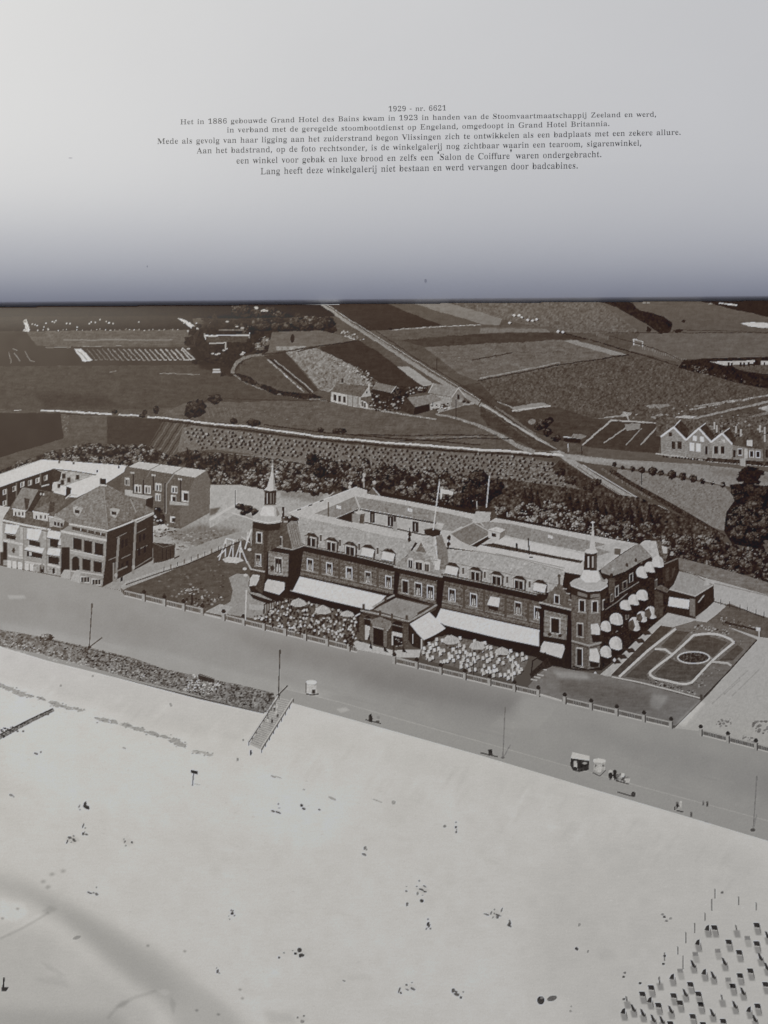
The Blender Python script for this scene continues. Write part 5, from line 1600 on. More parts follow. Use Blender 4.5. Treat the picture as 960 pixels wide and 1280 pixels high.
# ------------------------------------------------------------------ printed: road and garden at the right
rr = piece("printed_road", None, "pale road behind the annex")
fill([(849, 712), (880, 722), (900, 727), (960, 742), (1020, 756), (1020, 786), (960, 770), (924, 761), (893, 752), (892, 731), (866, 717)], 160, 4, 'mid', rr)
vg = piece("printed_verge", None)
fill([(848, 697), (880, 705), (920, 716), (960, 728), (1020, 745), (1020, 758), (960, 744), (900, 727), (870, 718), (849, 712)], 110, 8, 'field', vg)
line([(893, 729), (940, 740), (1010, 757)], 1.2, 126, None, 6)
gr = piece("printed_ground", None, "pale trodden ground at the right edge")
fill([(893, 752), (924, 761), (960, 770), (1020, 786), (1020, 952), (960, 937), (875, 914), (843, 910), (884, 870), (946, 799), (900, 790), (868, 775)], 160, 3, 'mid', gr)
fill([(905, 757), (912, 754), (935, 764), (960, 772), (1020, 788), (1020, 806), (948, 796), (918, 786), (882, 778)], 94, 6, 'field', piece("printed_lawn", None, "small lawn by the road"))
speckle([(900, 770), (945, 782), (940, 790), (900, 780)], 60, [150, 60, 130, 70], .6, 1.4)
line([(906, 778), (945, 787)], 2.4, 60, None, 10)
line([(879, 779), (896, 766), (906, 757)], 3.2, 162)
line([(893, 752), (930, 762), (955, 772)], 1.2, 60, piece("printed_fence", None), 12)
for x in (901, 912, 925, 934, 945, 955):
    line([(x, 749 + (x - 901) * .3), (x, 756 + (x - 901) * .3)], .9, 60)
tr_ = piece("printed_terrace", None, "pale paving beside the hotel")
fill([(749, 844), (768, 828), (800, 796), (835, 766), (870, 774), (868, 780), (843, 786), (826, 782), (790, 818), (764, 846)], 158, 5, 'mid', tr_)
for a, b in ((770, 826), (788, 812), (800, 800), (778, 820), (808, 790)):
    fill([(a - 8, b - 1), (a + 3, b - 2), (a + 7, b + 3), (a - 2, b + 4)], 62, 5)
for x, y in ((744, 842), (768, 825)):
    ell(x, y, 1.8, 2.4, 176)
gd = piece("printed_garden", None, "formal garden with looped paths")
fill([(764, 845), (826, 782), (841, 784), (868, 776), (900, 780), (946, 799), (925, 824), (880, 871), (876, 872), (820, 860)], 104, 6, 'field', gd)
speckle([(800, 846), (868, 780), (930, 800), (880, 860)], 260, [126, 84, 138, 90], .5, 1.5, gd)
fill([(764, 844), (826, 782), (841, 784.5), (773, 845)], 78, 5, 'field', piece("printed_flower_bed", gd))
for q in ([(855, 808), (870, 796), (884, 794.4), (909, 803), (891, 822), (878, 815), (857, 812)], [(818, 843), (838, 823), (850, 829), (884, 831), (866, 850), (848, 852), (826, 850)],
          [(781, 846), (819, 812), (834, 817), (808, 843), (812, 850)], [(826, 808), (845, 788), (862, 790), (842, 812)], [(898, 826), (922, 806), (930, 812), (916, 826)]):
    fill(q, 84, 6, 'field', piece("printed_flower_bed", gd))
gp = piece("printed_garden_path", gd, "pale looped garden paths")
line([(844.5, 786), (810, 813), (774, 846)], 3.0, 174, gp)
loop = [(867, 794), (877, 792.5), (886.7, 792), (897, 793), (905, 795.4), (913, 799), (917.6, 803), (904, 814), (889, 827), (876, 841), (865, 853), (858, 855), (850, 854.8), (834, 851), (818, 847.6), (812.5, 843.6), (812.5, 840), (825, 830), (838.5, 820), (852, 808), (867, 794)]
line(loop, 2.8, 176, gp)
line([(819, 811), (831.7, 812), (840, 818)], 2.6, 172, gp)
line([(889, 827), (900, 828), (909.6, 829), (914, 832)], 2.6, 162, gp)
ell(867, 822, 21, 8.2, 176, gp, n=26)
ell(867, 822, 19, 6.4, 64, piece("printed_flower_bed", gd, "round flower bed in the middle of the garden"), 10, 'leaf', n=26)
speckle([(850, 819), (867, 816), (884, 820), (884, 825), (867, 828), (852, 825)], 60, [96, 110, 50], .5, 1.2)
speckle([(805, 848), (835, 853), (872, 864), (870, 868), (815, 856)], 70, [60, 150, 130, 66], .7, 1.5)
speckle([(862, 780), (905, 786), (915, 795), (895, 790), (870, 786)], 50, [150, 60, 130], .8, 1.8)
line([(880, 871), (912, 838), (946, 800)], 1.6, 62, gd, 8)
line([(765, 846), (800, 853), (840, 863), (876, 873)], 1.6, 168, gp)
line([(800, 855), (840, 865.6), (876, 875.6)], 1.6, 92, gd, 14)
fill([(875, 868), (878, 868), (878, 876), (875, 876)], 74)
pc = piece("printed_sign", None, "white sign board on a post by the garden corner")
fill([(944.6, 784), (950.4, 784.4), (950.6, 789), (945, 788.6)], 186, 2, 'fine', pc)
line([(948.6, 788), (949, 797)], 1.6, 168, pc)
for p in ([(890, 880), (915, 856), (935, 838)], [(905, 868), (925, 850)], [(915, 870), (950, 836)]):
    line(p, 1.6, 140, None, 8, alpha=.6)
speckle([(893, 903), (912, 896), (918, 902), (904, 912)], 24, [110, 120, 98], .8, 2.2)
speckle([(938, 902), (1000, 900), (1000, 924), (944, 916)], 60, [98, 108, 120], 1, 2.8)
speckle([(922, 918), (945, 922), (950, 932), (930, 926)], 20, [120, 110], .8, 2.0)
fl_ = piece("printed_forecourt", None, "dark grass forecourt beside the right tower")
fill([(660, 858), (676, 840), (690, 833), (720, 838), (750, 843), (765, 847), (820, 860), (876, 875), (845, 907), (800, 900), (740, 886), (672, 868)], 112, 4, 'field', fl_)
soft([(700, 845), (800, 862), (840, 885), (790, 892), (700, 866)], -12, 6)
soft([(690, 838), (730, 842), (740, 850), (700, 848)], 26, 3)
soft([(815, 868), (835, 870), (825, 888), (812, 884)], 22, 3)
soft([(845, 904), (874, 876), (882, 878), (856, 908)], 20, 1.8)
for a, b in ((672, 843), (664, 849), (676, 836), (668, 846)):
    line([(a, b), (a + 7, b + 1.5)], 1.6, 160)

# ------------------------------------------------------------------ printed: terraces full of guests
def crowd(poly, n, chairs):
    tp = piece("printed_terrace", hotel if False else None, "terrace crowded with guests, chairs and parasols" if not chairs else "terrace set with white chairs and tables")
    fill(poly, 92 if not chairs else 100, 8, 'mid', tp)
    p = np.array(poly)
    pts = []
    g = 0
    while len(pts) < n and g < n * 40:
        g += 1
        x, y = rnd.uniform(p[:, 0].min(), p[:, 0].max()), rnd.uniform(p[:, 1].min(), p[:, 1].max())
        if inside(poly, x, y) and all((x - a) ** 2 + (y - b) ** 2 > (10 if chairs else 6) for a, b in pts):
            pts.append((x, y))
    for x, y in sorted(pts, key=lambda q: q[1]):
        if chairs:
            pc = piece("printed_chair", None)
            ell(x + 1.2, y + 2.2, 2.4, 1.4, 58, None, 4, n=7)
            fill([(x - 1.8, y - 2.2), (x + 1.4, y - 2.6), (x + 2.2, y + 1.6), (x + .6, y + 2.4), (x - 1.6, y + 1.8)], 178 + rnd.uniform(-14, 8), 6, 'fine', pc)
            line([(x - 1.2, y + 1), (x - 1.4, y + 3.4)], .7, 168)
        else:
            pc = piece("printed_guest", None)
            t = rnd.choice([170, 160, 56, 62, 140, 178, 50])
            ell(x, y, rnd.uniform(1.1, 1.9), rnd.uniform(1.2, 2.2), t, pc, 8, n=8, wob=.25)
            if rnd.random() < .6:
                ell(x + rnd.uniform(-1, 1), y + 2.2, 1.5, 1.3, 54, None, 5, n=6)


crowd([(330, 768), (348, 753), (362, 748), (400, 756), (440, 768), (446, 772), (446, 800), (440, 806), (400, 796), (336, 780)], 240, False)
crowd([(526, 812), (540, 802), (556, 794), (600, 802), (640, 814), (662, 820), (655, 838), (640, 850), (600, 842), (560, 832), (528, 824)], 112, True)


def parasol(x, y, rx, ry, tone=164):
    pc = piece("printed_parasol", None)
    fill([(x - rx, y + ry * .5), (x - rx * .75, y - ry * .4), (x, y - ry), (x + rx * .75, y - ry * .35), (x + rx, y + ry * .6), (x + rx * .3, y + ry), (x - rx * .5, y + ry * .9)], tone, 7, 'mid', pc)
    for k in (-.5, 0, .5):
        line([(x, y - ry * .9), (x + rx * k, y + ry * .85)], .5, tone - 22, pc)
    fill([(x - rx * .7, y + ry), (x + rx * .8, y + ry * 1.05), (x + rx * .5, y + ry * 1.7), (x - rx * .4, y + ry * 1.6)], 58, 6, alpha=.7)


for a in ((373, 753, 10.5, 5.5), (403.5, 762, 10.5, 6), (434, 767, 9, 4), (564, 799.5, 11, 6), (596.5, 806.5, 10.5, 5.5), (627.5, 813.5, 9.5, 5)):
    parasol(*a)
pc = piece("printed_railing", None, "dark railing at the end of the terrace")
line([(329.5, 767), (330, 756), (357, 742)], 1.4, 50, pc)
for k in range(9):
    line([(330.5 + k * 3, 756 - k * 1.5), (330.5 + k * 3, 767 - k * 1.6)], 1.0, 52, pc)
line([(664, 842), (666, 826), (682, 816)], 1.6, 48, pc)
fill([(662, 842), (684, 822), (690, 833), (676, 838), (664, 848)], 54, 8)
line([(308, 738), (306.6, 775)], 1.6, 176, piece("printed_flagpole", None))
fill([(309, 738), (313, 742), (330, 748), (345, 752), (335, 755), (316, 748)], 50, 4)
fill([(311, 755), (330, 757), (329, 763), (311, 762)], 152, 6, 'mid')
speckle([(316, 768), (330, 770), (330, 776), (318, 774)], 14, [176, 60, 170], 1.0, 2.2)
line([(641, 822), (641, 852)], 1.5, 172, piece("printed_flagpole", None))
line([(592, 826), (592, 850)], .9, 60)
balustrade((492, 822), (674.5, 864), (493, 521, 551, 581, 612, 643, 673), "balustrade in front of the white chairs")
line([(675, 868), (702, 876)], 2.4, 168)
balustrade((704, 872), (840, 903), (706, 739, 771, 805, 839), "balustrade along the grass forecourt")
balustrade((875, 912), (1005, 945), (876, 910, 945, 978), "balustrade at the right edge")
for x, y in ((440, 801), (492, 812)):
    line([(x, y - 4), (x, y + 8)], 1.6, 60)

# ------------------------------------------------------------------ printed: lamps, stairs, carts, people
for a, b, s, e, t in (((115, 754), (111.6, 809), (111.6, 809), (127.5, 797), 74), ((350, 812), (348, 869), (348, 869), (359.5, 857), 60), ((631.5, 884), (628.5, 947), (629, 947), (638, 931), 112), ((946, 970), (941.5, 1037), (941.5, 1037), (946, 1018), 112)):
    pc = piece("printed_lamp_post", None)
    line([a, b], 1.2, t, pc, 6)
    ell(a[0], a[1] + 3, 1.2, 3, t, pc)
    line([s, e], 1.5, t + 14, None, 6)
    ell(b[0], b[1], 2.4, 1.5, t - 6, pc)
sts = piece("printed_stairs", None, "wooden stairs leading down the dike")
fill([(348, 872), (366, 875.6), (328, 938), (311.5, 930)], 158, 5, 'mid', sts)
for k in range(24):
    f = k / 24
    line([(347 - 35 * f, 874 + 56 * f), (365 - 38 * f, 878 + 58 * f)], .8, 118, sts, 6, alpha=.7)
for a, b in (((349, 870), (311, 928)), ((367, 874), (327, 937))):
    line([a, b], 1.3, 100, piece("printed_handrail", sts), 8)
    line([(a[0] - 1.5, a[1] - 1), (b[0] - 1.5, b[1] - 1)], 1.0, 176, sts)
    for k in range(9):
        x, y = a[0] + (b[0] - a[0]) * k / 8, a[1] + (b[1] - a[1]) * k / 8
        line([(x, y), (x, y + 4)], 1.0, 88, sts)


def person(x, y, h=5, tone=70, top=150, lab=None):
    pc = piece("printed_person", None, lab)
    ell(x, y, h * .28, h * .34, top, pc, 4, n=8)
    ell(x + .1, y + h * .5, h * .3, h * .45, tone, pc, 6, n=8, wob=.15)
    line([(x - .5, y + h * .7), (x - .6, y + h * 1.1)], .9, tone, pc)
    line([(x + .6, y + h * .7), (x + .8, y + h * 1.1)], .9, tone, pc)


for x, y, t, p in ((346, 881, 176, 170), (345, 888, 178, 160), (335, 898, 180, 90), (340, 899, 66, 120), (347, 892, 80, 160), (343, 884, 90, 178)):
    person(x, y, 4.4, t, p)
person(313.5, 939, 4.4, 58, 80)
person(297, 947, 4, 120, 180)
ell(304, 925, 1, 1.5, 120)
sg = piece("printed_notice_board", None, "small dark notice board standing on the sand")
fill([(238.6, 962.4), (246.8, 964), (247, 968), (238.8, 966)], 58, 5, 'fine', sg)
line([(242, 967), (240.6, 982)], 1.0, 74, sg)
line([(243, 980), (250, 981)], .8, 150)

ct = piece("printed_rickshaw", None, "white beach cart with oval canopy on the promenade")
ell(389, 853, 7, 3.2, 188, ct)
fill([(382.5, 856), (395.5, 857), (396, 866), (389, 868), (383, 866)], 174, 10, 'mid', ct)
fill([(390, 862), (394, 862), (394, 867), (390, 867)], 66, 4, 'fine', ct)
line([(383, 867.4), (390, 868.6), (398, 867.6)], 1.3, 62, ct)
line([(382.6, 853), (382.4, 866)], .8, 90, ct)
ct = piece("printed_tricycle", None, "carrier tricycle with rider on the promenade")
fill([(461, 894), (464, 892), (466, 898), (465, 903), (461, 902)], 54, 5, 'fine', ct)
ell(472, 901.5, 4.6, 3, 150, ct)
ell(472, 902, 2.6, 1.6, 92, ct)
line([(457, 899.6), (476, 904.4)], 1.3, 62, ct)
ell(473, 897, 2, 2, 130, ct)
ct = piece("printed_hand_cart", None, "porter with a long plank")
line([(601, 941), (622, 946)], 1.6, 76, ct)
fill([(610, 937), (615, 936.6), (616, 944), (611, 945)], 60, 8, 'leaf', ct)
ct = piece("printed_market_cart", None, "covered stall cart with pale canopy")
fill([(715.5, 940), (737, 945), (737, 951), (713.5, 947.5)], 184, 3, 'mid', ct)
fill([(713.5, 948), (736.5, 951), (736, 962), (724, 965), (716, 963), (713, 957)], 62, 8, 'leaf', ct)
fill([(717, 951), (721, 951), (722, 963), (717, 962)], 168, 6, 'fine', ct)
ell(731, 954, 3, 1.4, 150, ct)
for x in (719, 732):
    ell(x, 961, 2.6, 2.8, 62, ct)
ct = piece("printed_market_cart", None, "white wheeled cart next to the covered stall")
fill([(741.6, 949), (748, 947.6), (757, 949.6), (757, 953), (749, 954), (741.6, 952.6)], 186, 3, 'fine', ct)
fill([(742.4, 953), (756, 953.6), (756.4, 962), (749, 966), (742, 963.6)], 164, 12, 'fine', ct)
for x, y in ((744.6, 957), (754, 957)):
    ell(x, y, 1.3, 1.6, 110, ct)
fill([(748, 958), (752, 958), (751.4, 965), (747, 965)], 178, 4, 'fine', ct)
line([(741, 966), (750, 970), (757, 963)], 1.2, 84, ct)
for x, t, p in ((763, 58, 170), (768.6, 52, 60)):
    person(x, 965, 9, t, p)
ct = piece("printed_hand_cart", None, "low hand cart with white cloth behind two figures")
fill([(770, 968), (776, 967), (787, 972), (787, 978), (779, 978), (770, 976)], 120, 26, 'leaf', ct)
fill([(777, 966), (781, 967), (780, 972), (776, 971)], 182, 4, 'fine', ct)
fill([(782, 973), (788, 973), (787, 978), (782, 978)], 172, 4, 'fine', ct)
line([(770, 976), (786, 980)], 1.2, 70, ct)
ct = piece("printed_hand_cart", None, "small dark barrow with long shafts")
line([(772, 990), (789, 995)], 1.6, 84, ct)
ell(791.5, 993, 3.4, 3.4, 72, ct, 8, wob=.2)
for x, y, h, t, p in ((846.5, 1004, 6, 52, 100), (851, 1003, 6, 172, 178), (848, 1008, 5, 150, 60), (864, 1016, 5, 92, 100), (879, 1002, 4.5, 96, 120), (884, 1003, 5, 84, 100), (843.5, 1009, 3, 60, 80)):
    person(x, y, h, t, p)
line([(846, 1013), (854, 1015)], 1.4, 62)
ell(941, 1037.5, 3.2, 2.2, 88, None)
ell(883, 1027, 2, 1, 128, None, alpha=.6)


def group(x, y, marks, shade=0):
    """people lying and sitting on the sand"""
    pc = piece("printed_bathers", None)
    if shade:
        soft([(x - 9, y - 1), (x + 2, y - 4), (x + 10, y + 1), (x + 2, y + 6)], -shade, 2.4)
    for dx, dy, a, b, t in marks:
        ell(x + dx, y + dy, a, b, t, pc, 6, n=8, wob=.25, rot=.35, alpha=.9)


group(106, 1008, [(0, -2, 2, 4, 62), (3, 1, 3, 2.6, 58), (4, 2.4, 2, 1.6, 66), (-7, 0, .8, 2.6, 110), (-6, 4, 1, .8, 120), (1, -6, 1, .7, 120)])
group(104, 1032, [(0, 0, .9, 3.8, 96), (2.6, 3, 1.2, 1, 110), (0, 10, 1.6, 2, 82), (4, 11, 2, 1.2, 76), (2, 8, 1, .8, 120)])
group(90, 1049, [(-3, -2, 3, 1.6, 92), (2, 0, 2.4, 1, 86), (-6, 3, .9, 3, 80), (3, 2, 2.6, 1.2, 84), (-1, 4, 1.4, .8, 110), (2, -4, 1.4, 1, 110)], 16)
group(160, 1052, [(5, 1, 1.6, 1.5, 76), (-5, -3, .8, 1.4, 126), (-4, 0, 1.2, 1.8, 116), (-3, 5, 1.2, 1.2, 134)], 8)
group(116, 1115, [(-4, 1, 3.2, 1.1, 98), (5, 3, 2.6, 1.8, 104), (4.6, -6, 1, 1, 112), (1, 1, 1.4, .8, 112)])
group(290, 1143, [(0, -1, 2, 1.9, 66), (-1, -5, 1, 1, 86), (3, 1.6, 1.2, .9, 86), (-3, 6, 1, .8, 118), (1, -4, .8, 1.8, 86), (-4, 2, .8, .8, 120)])
group(272, 1214, [(0, 0, 1.8, 2.6, 96), (-1, -4, .8, 1.2, 116), (2, 2.4, 1.2, .8, 110)])
group(345, 1012, [(-4, 2, 3, 1.2, 92), (3, 3.6, 3.6, 1.1, 84), (3, -7, .9, 1.1, 98), (4, -2, 1.6, .8, 134)])
group(378, 1009, [(-1, -2, 2.2, 2.4, 70), (2, 2, 2.6, 1.6, 90), (21, 3, 1.7, 1.1, 92)])
group(342, 971, [(0, 0, 4, 1.3, 136), (6, .6, 5, .8, 154)])
group(415, 998, [(0, 0, 6, 1.4, 148)])
group(380, 987, [(0, 0, 2, .9, 148)])
group(456, 1063, [(0, -3, 1.8, 2.8, 112), (-1, 5, 3, 1.5, 104), (2, -1, 1, 1.2, 120)])
group(490, 1003, [(-18, -2, 7, .9, 158), (2, 0, 2.4, 2.4, 144)])
group(570, 1034, [(-14, -1, 1.8, 2, 120), (0, -6, .9, .9, 106), (0, 0, 1.5, 2, 86), (0.4, 6, 1.4, 1.4, 104), (1, 3, .9, 1.2, 120)])
group(527, 1112, [(0, 0, 3.4, 1.1, 64), (4, 2.4, 2, 1, 66), (-3, -11, 1.4, 1, 96), (-6, -4, 1, .9, 88), (4, -4, 2.4, 1, 104), (-5, 5, 1.6, 2.2, 124), (-19, 2, 1.9, 1.1, 88), (-19, -4, .9, .8, 126), (-18, 18, 1.8, 2.6, 100), (0, 14, 2.4, 1.8, 68), (1, 7, 1, .7, 110)], 12)
group(535, 1156, [(0, -1, 1.6, 3, 62), (0, -7, .9, 1.2, 86), (-2, 5, 1, 1.5, 112), (3, 5, 1.3, 1.4, 104), (1.4, 1, 1.6, 2.6, 82)])
group(618, 1142, [(-10, 1, 3.6, 1, 96), (-4, -1, .9, 2.6, 96), (0, 0, 1.2, 1, 108), (5, 2, 4, 1, 84), (9, -4, .9, 3.4, 98), (4, 4, 1.8, 2.2, 92), (-2, 5, .9, 1.5, 120), (0, -5, .9, 1.2, 116)], 10)
group(637, 1155, [(0, 0, 2, 2.8, 78), (0, -4, 1.2, 1.4, 92), (0, 2.4, 3.2, 1.3, 82)])
group(724, 1186, [(-3, 0, 2.6, 1.8, 66), (11, 3, 1.2, 2, 118)])
group(724, 1156, [(0, 0, 1.8, 2, 136)])
soft([(745, 1187), (768, 1186), (772, 1198), (750, 1200)], -8, 5)
group(374, 1191, [(0, -3, 3, 3, 66), (-5, 1, 1.6, 1.6, 58), (3, 3, 3.4, 2.4, 70), (1, 4.6, 1.8, 1.4, 62), (-8, -3, 1, .8, 120), (-25, 6, 1.6, 1.2, 84), (-19, 0, 1.2, 1, 122)], 10)
group(430, 1226, [(0, 0, 2.4, .9, 116)])
soft([(425, 1220), (455, 1218), (470, 1224), (440, 1226)], -5, 3)
group(512, 1234, [(-4, -3, 1.6, 1.2, 84), (3, -6, 1.2, .9, 116), (4, 2, 3.2, 1.9, 98), (-3, 3, 2.4, 1.1, 112), (-13, 4, 1.1, 4, 96), (-11, 7, 1.6, 1.4, 84)], 8)
group(571, 1241, [(-4, -3, 2.4, 2.6, 88), (0, 2, 3.4, 2, 82), (5, 6, 1.6, 1.8, 92), (8, -1, 1.1, 1.1, 112), (-1, -1, 2, 1.4, 96)])
group(378, 1273, [(-6, -1, 1.2, 1.2, 100), (2, -3, 1.6, 1, 104), (0, 4, 3, 2, 132)], 6)
soft([(330, 1262), (365, 1268), (372, 1280), (335, 1280)], -12, 5)
pc = piece("printed_beach_shelter", None, "two dark beach shelters on the sand")
ell(676, 1250.4, 4.6, 5.2, 74, pc, 6)
ell(677, 1247.6, 1.6, 1.6, 118, pc)
ell(690, 1248, 6.4, 3.4, 104, pc, 6, rot=-.3)
group(714, 1260, [(0, -2, 1.1, 1.1, 122), (-1, 4, 1.8, 1.6, 138)])
group(47, 942, [(-2, 0, 3, 1, 96), (4, -2, 1, 1.2, 92)])
group(14, 994, [(0, 0, 3, 1.6, 122), (3, 2, 2, 1, 138)])
group(155, 935, [(0, 0, 2.6, .9, 140)])
for x, y in ((76, 857), (214, 882), (116, 845), (213, 880)):
    ell(x, y, 1.3, 1.6, 138, alpha=.8)

# beach chairs
chairs = [(893, 1160, 0), (920, 1160, 3), (872, 1178, 1), (946, 1157, 0), (911, 1178, 0), (946, 1180, 0), (924, 1191, 0), (905, 1202, 2), (959, 1169, 2), (880, 1215, 1), (891, 1219, 2), (925, 1220, 0), (938, 1214, 0), (958, 1208, 2), (840, 1221, 1), (863, 1231, 0), (856, 1241, 2), (814, 1235, 0), (803, 1243, 0), (842, 1245, 0), (916, 1233, 0), (928, 1239, 2), (957, 1231, 0), (902, 1247, 3), (918, 1256, 2), (823, 1257, 0), (876, 1256, 0), (947, 1258, 0), (791, 1260, 2), (779, 1264, 1), (838, 1262, 2), (803, 1266, 2), (866, 1271, 0), (816, 1273, 2), (904, 1277, 0), (943, 1273, 2), (827, 1275, 2), (838, 1280, 0), (879, 1281, 0), (824, 1226, 3), (850, 1213, 4), (869, 1192, 4), (884, 1160, 1), (783, 1249, 3), (934, 1172, 4), (897, 1188, 4), (866, 1205, 2), (950, 1196, 2), (910, 1224, 4), (873, 1243, 0), (812, 1250, 1), (850, 1254, 0), (936, 1262, 1), (890, 1266, 2), (975, 1190, 0), (978, 1235, 0), (970, 1262, 0), (890, 1296, 0), (930, 1298, 2), (850, 1298, 0), (800, 1292, 0)]
for x, y, k in chairs:
    pc = piece("printed_beach_chair", None)
    soft([(x - 3.5, y + 3), (x + 4.5, y + 3), (x + 6, y + 12), (x - 1, y + 12)], -44 if k < 4 else -26, 1.3)
    if k == 0:
        fill([(x - 4.4, y - 3.6), (x + 3, y - 3.2), (x + 4.6, y + 2.6), (x - 2.8, y + 2)], 66, 6, 'mid', pc)
    elif k == 1:
        fill([(x - 3.6, y + 2.4), (x - 1, y - 2.6), (x + 2.6, y - 4), (x + 2.6, y + 3.6)], 66, 6, 'mid', pc)
    elif k == 2:
        fill([(x - 3, y - 5), (x - .6, y - 4.4), (x + 3.6, y + 3), (x + 2.6, y + 5.4), (x - .8, y + 3)], 68, 6, 'mid', pc)
    elif k == 3:
        fill([(x - 1.6, y - 4.4), (x + .8, y - 3), (x + 2, y + 3), (x, y + 3)], 108, 6, 'mid', pc)
    else:
        fill([(x - 3.4, y - 2), (x + 3.4, y - 2), (x + 4, y + 3), (x - 3, y + 3)], 128, 6, 'mid', pc)
    if k < 3:
        line([(x + 3.6, y + 1), (x + 5, y + 8.6)], .9, 104, pc, 6)
for x, y, h in ((893.5, 1117, 11), (889.6, 1131, 14), (881, 1146, 9), (923, 1126, 10), (945, 1133, 9), (868, 1160, 12), (857, 1172, 13), (847, 1188, 9), (853.6, 1203, 16), (830.6, 1196, 10), (824, 1226, 10)):
    line([(x, y - h / 2), (x + .4, y + h / 2)], 1.5, 112, piece("printed_beach_pole", None), 8)
for x, y, t in ((902.5, 1115.5, 104), (830.4, 1146, 92), (833, 1151, 120), (838, 1148, 138), (831, 1195, 86), (829, 1205, 82), (779.6, 1221, 88), (781, 1216, 112), (800, 1229, 82), (780, 1249, 100), (828, 1143, 128)):
    ell(x, y, 1.9, 1.5, t, wob=.2)

# ------------------------------------------------------------------ printed: weathering and small things on the roofs
for poly, n, ts in (([(374, 647), (505, 674), (498, 700), (374, 666)], 150, [128, 168, 138, 112]), ([(560, 687), (705, 714), (702, 730), (556, 702)], 170, [128, 172, 140, 114]),
                    ([(393, 642), (445, 622), (449, 634), (420, 646)], 40, [100, 146, 112]), ([(449, 622), (588, 650), (584, 658), (452, 632)], 110, [100, 150, 112]),
                    ([(602, 652), (768, 684), (748, 697), (612, 663)], 150, [104, 150, 114]), ([(797, 681), (818, 690), (795, 711), (753, 715)], 80, [100, 146, 108]),
                    ([(70, 644), (128, 607), (190, 638), (135, 661)], 260, [92, 140, 104, 130]), ([(515, 690), (532, 671), (547, 672), (547, 710)], 60, [112, 176, 128])):
    for _ in range(n):
        x, y = rnd.uniform(min(p[0] for p in poly), max(p[0] for p in poly)), rnd.uniform(min(p[1] for p in poly), max(p[1] for p in poly))
        if inside(poly, x, y):
            ell(x, y, rnd.uniform(.6, 2.2), rnd.uniform(.5, 1.0), rnd.choice(ts), None, 3, n=6, alpha=.45, rot=.2)
for x, y in ((386, 668), (401, 671), (425, 677), (449, 682), (472, 687), (579, 712), (606, 717), (634, 723), (662, 729)):
    line([(x, y - 3), (x, y + 5)], 1.6, 66, piece("printed_chimney", hotel))
    line([(x - 1.5, y - 3.4), (x + 1.5, y - 3)], 1.2, 176)
for x, y in ((352, 640), (362, 646), (712, 734), (758, 726), (766, 712), (784, 706), (795, 700), (829, 676), (833, 670)):
    ell(x, y, 1.8, 2.4, rnd.choice([60, 150, 72]), piece("printed_roof_ornament", hotel), 6, n=7, wob=.3)

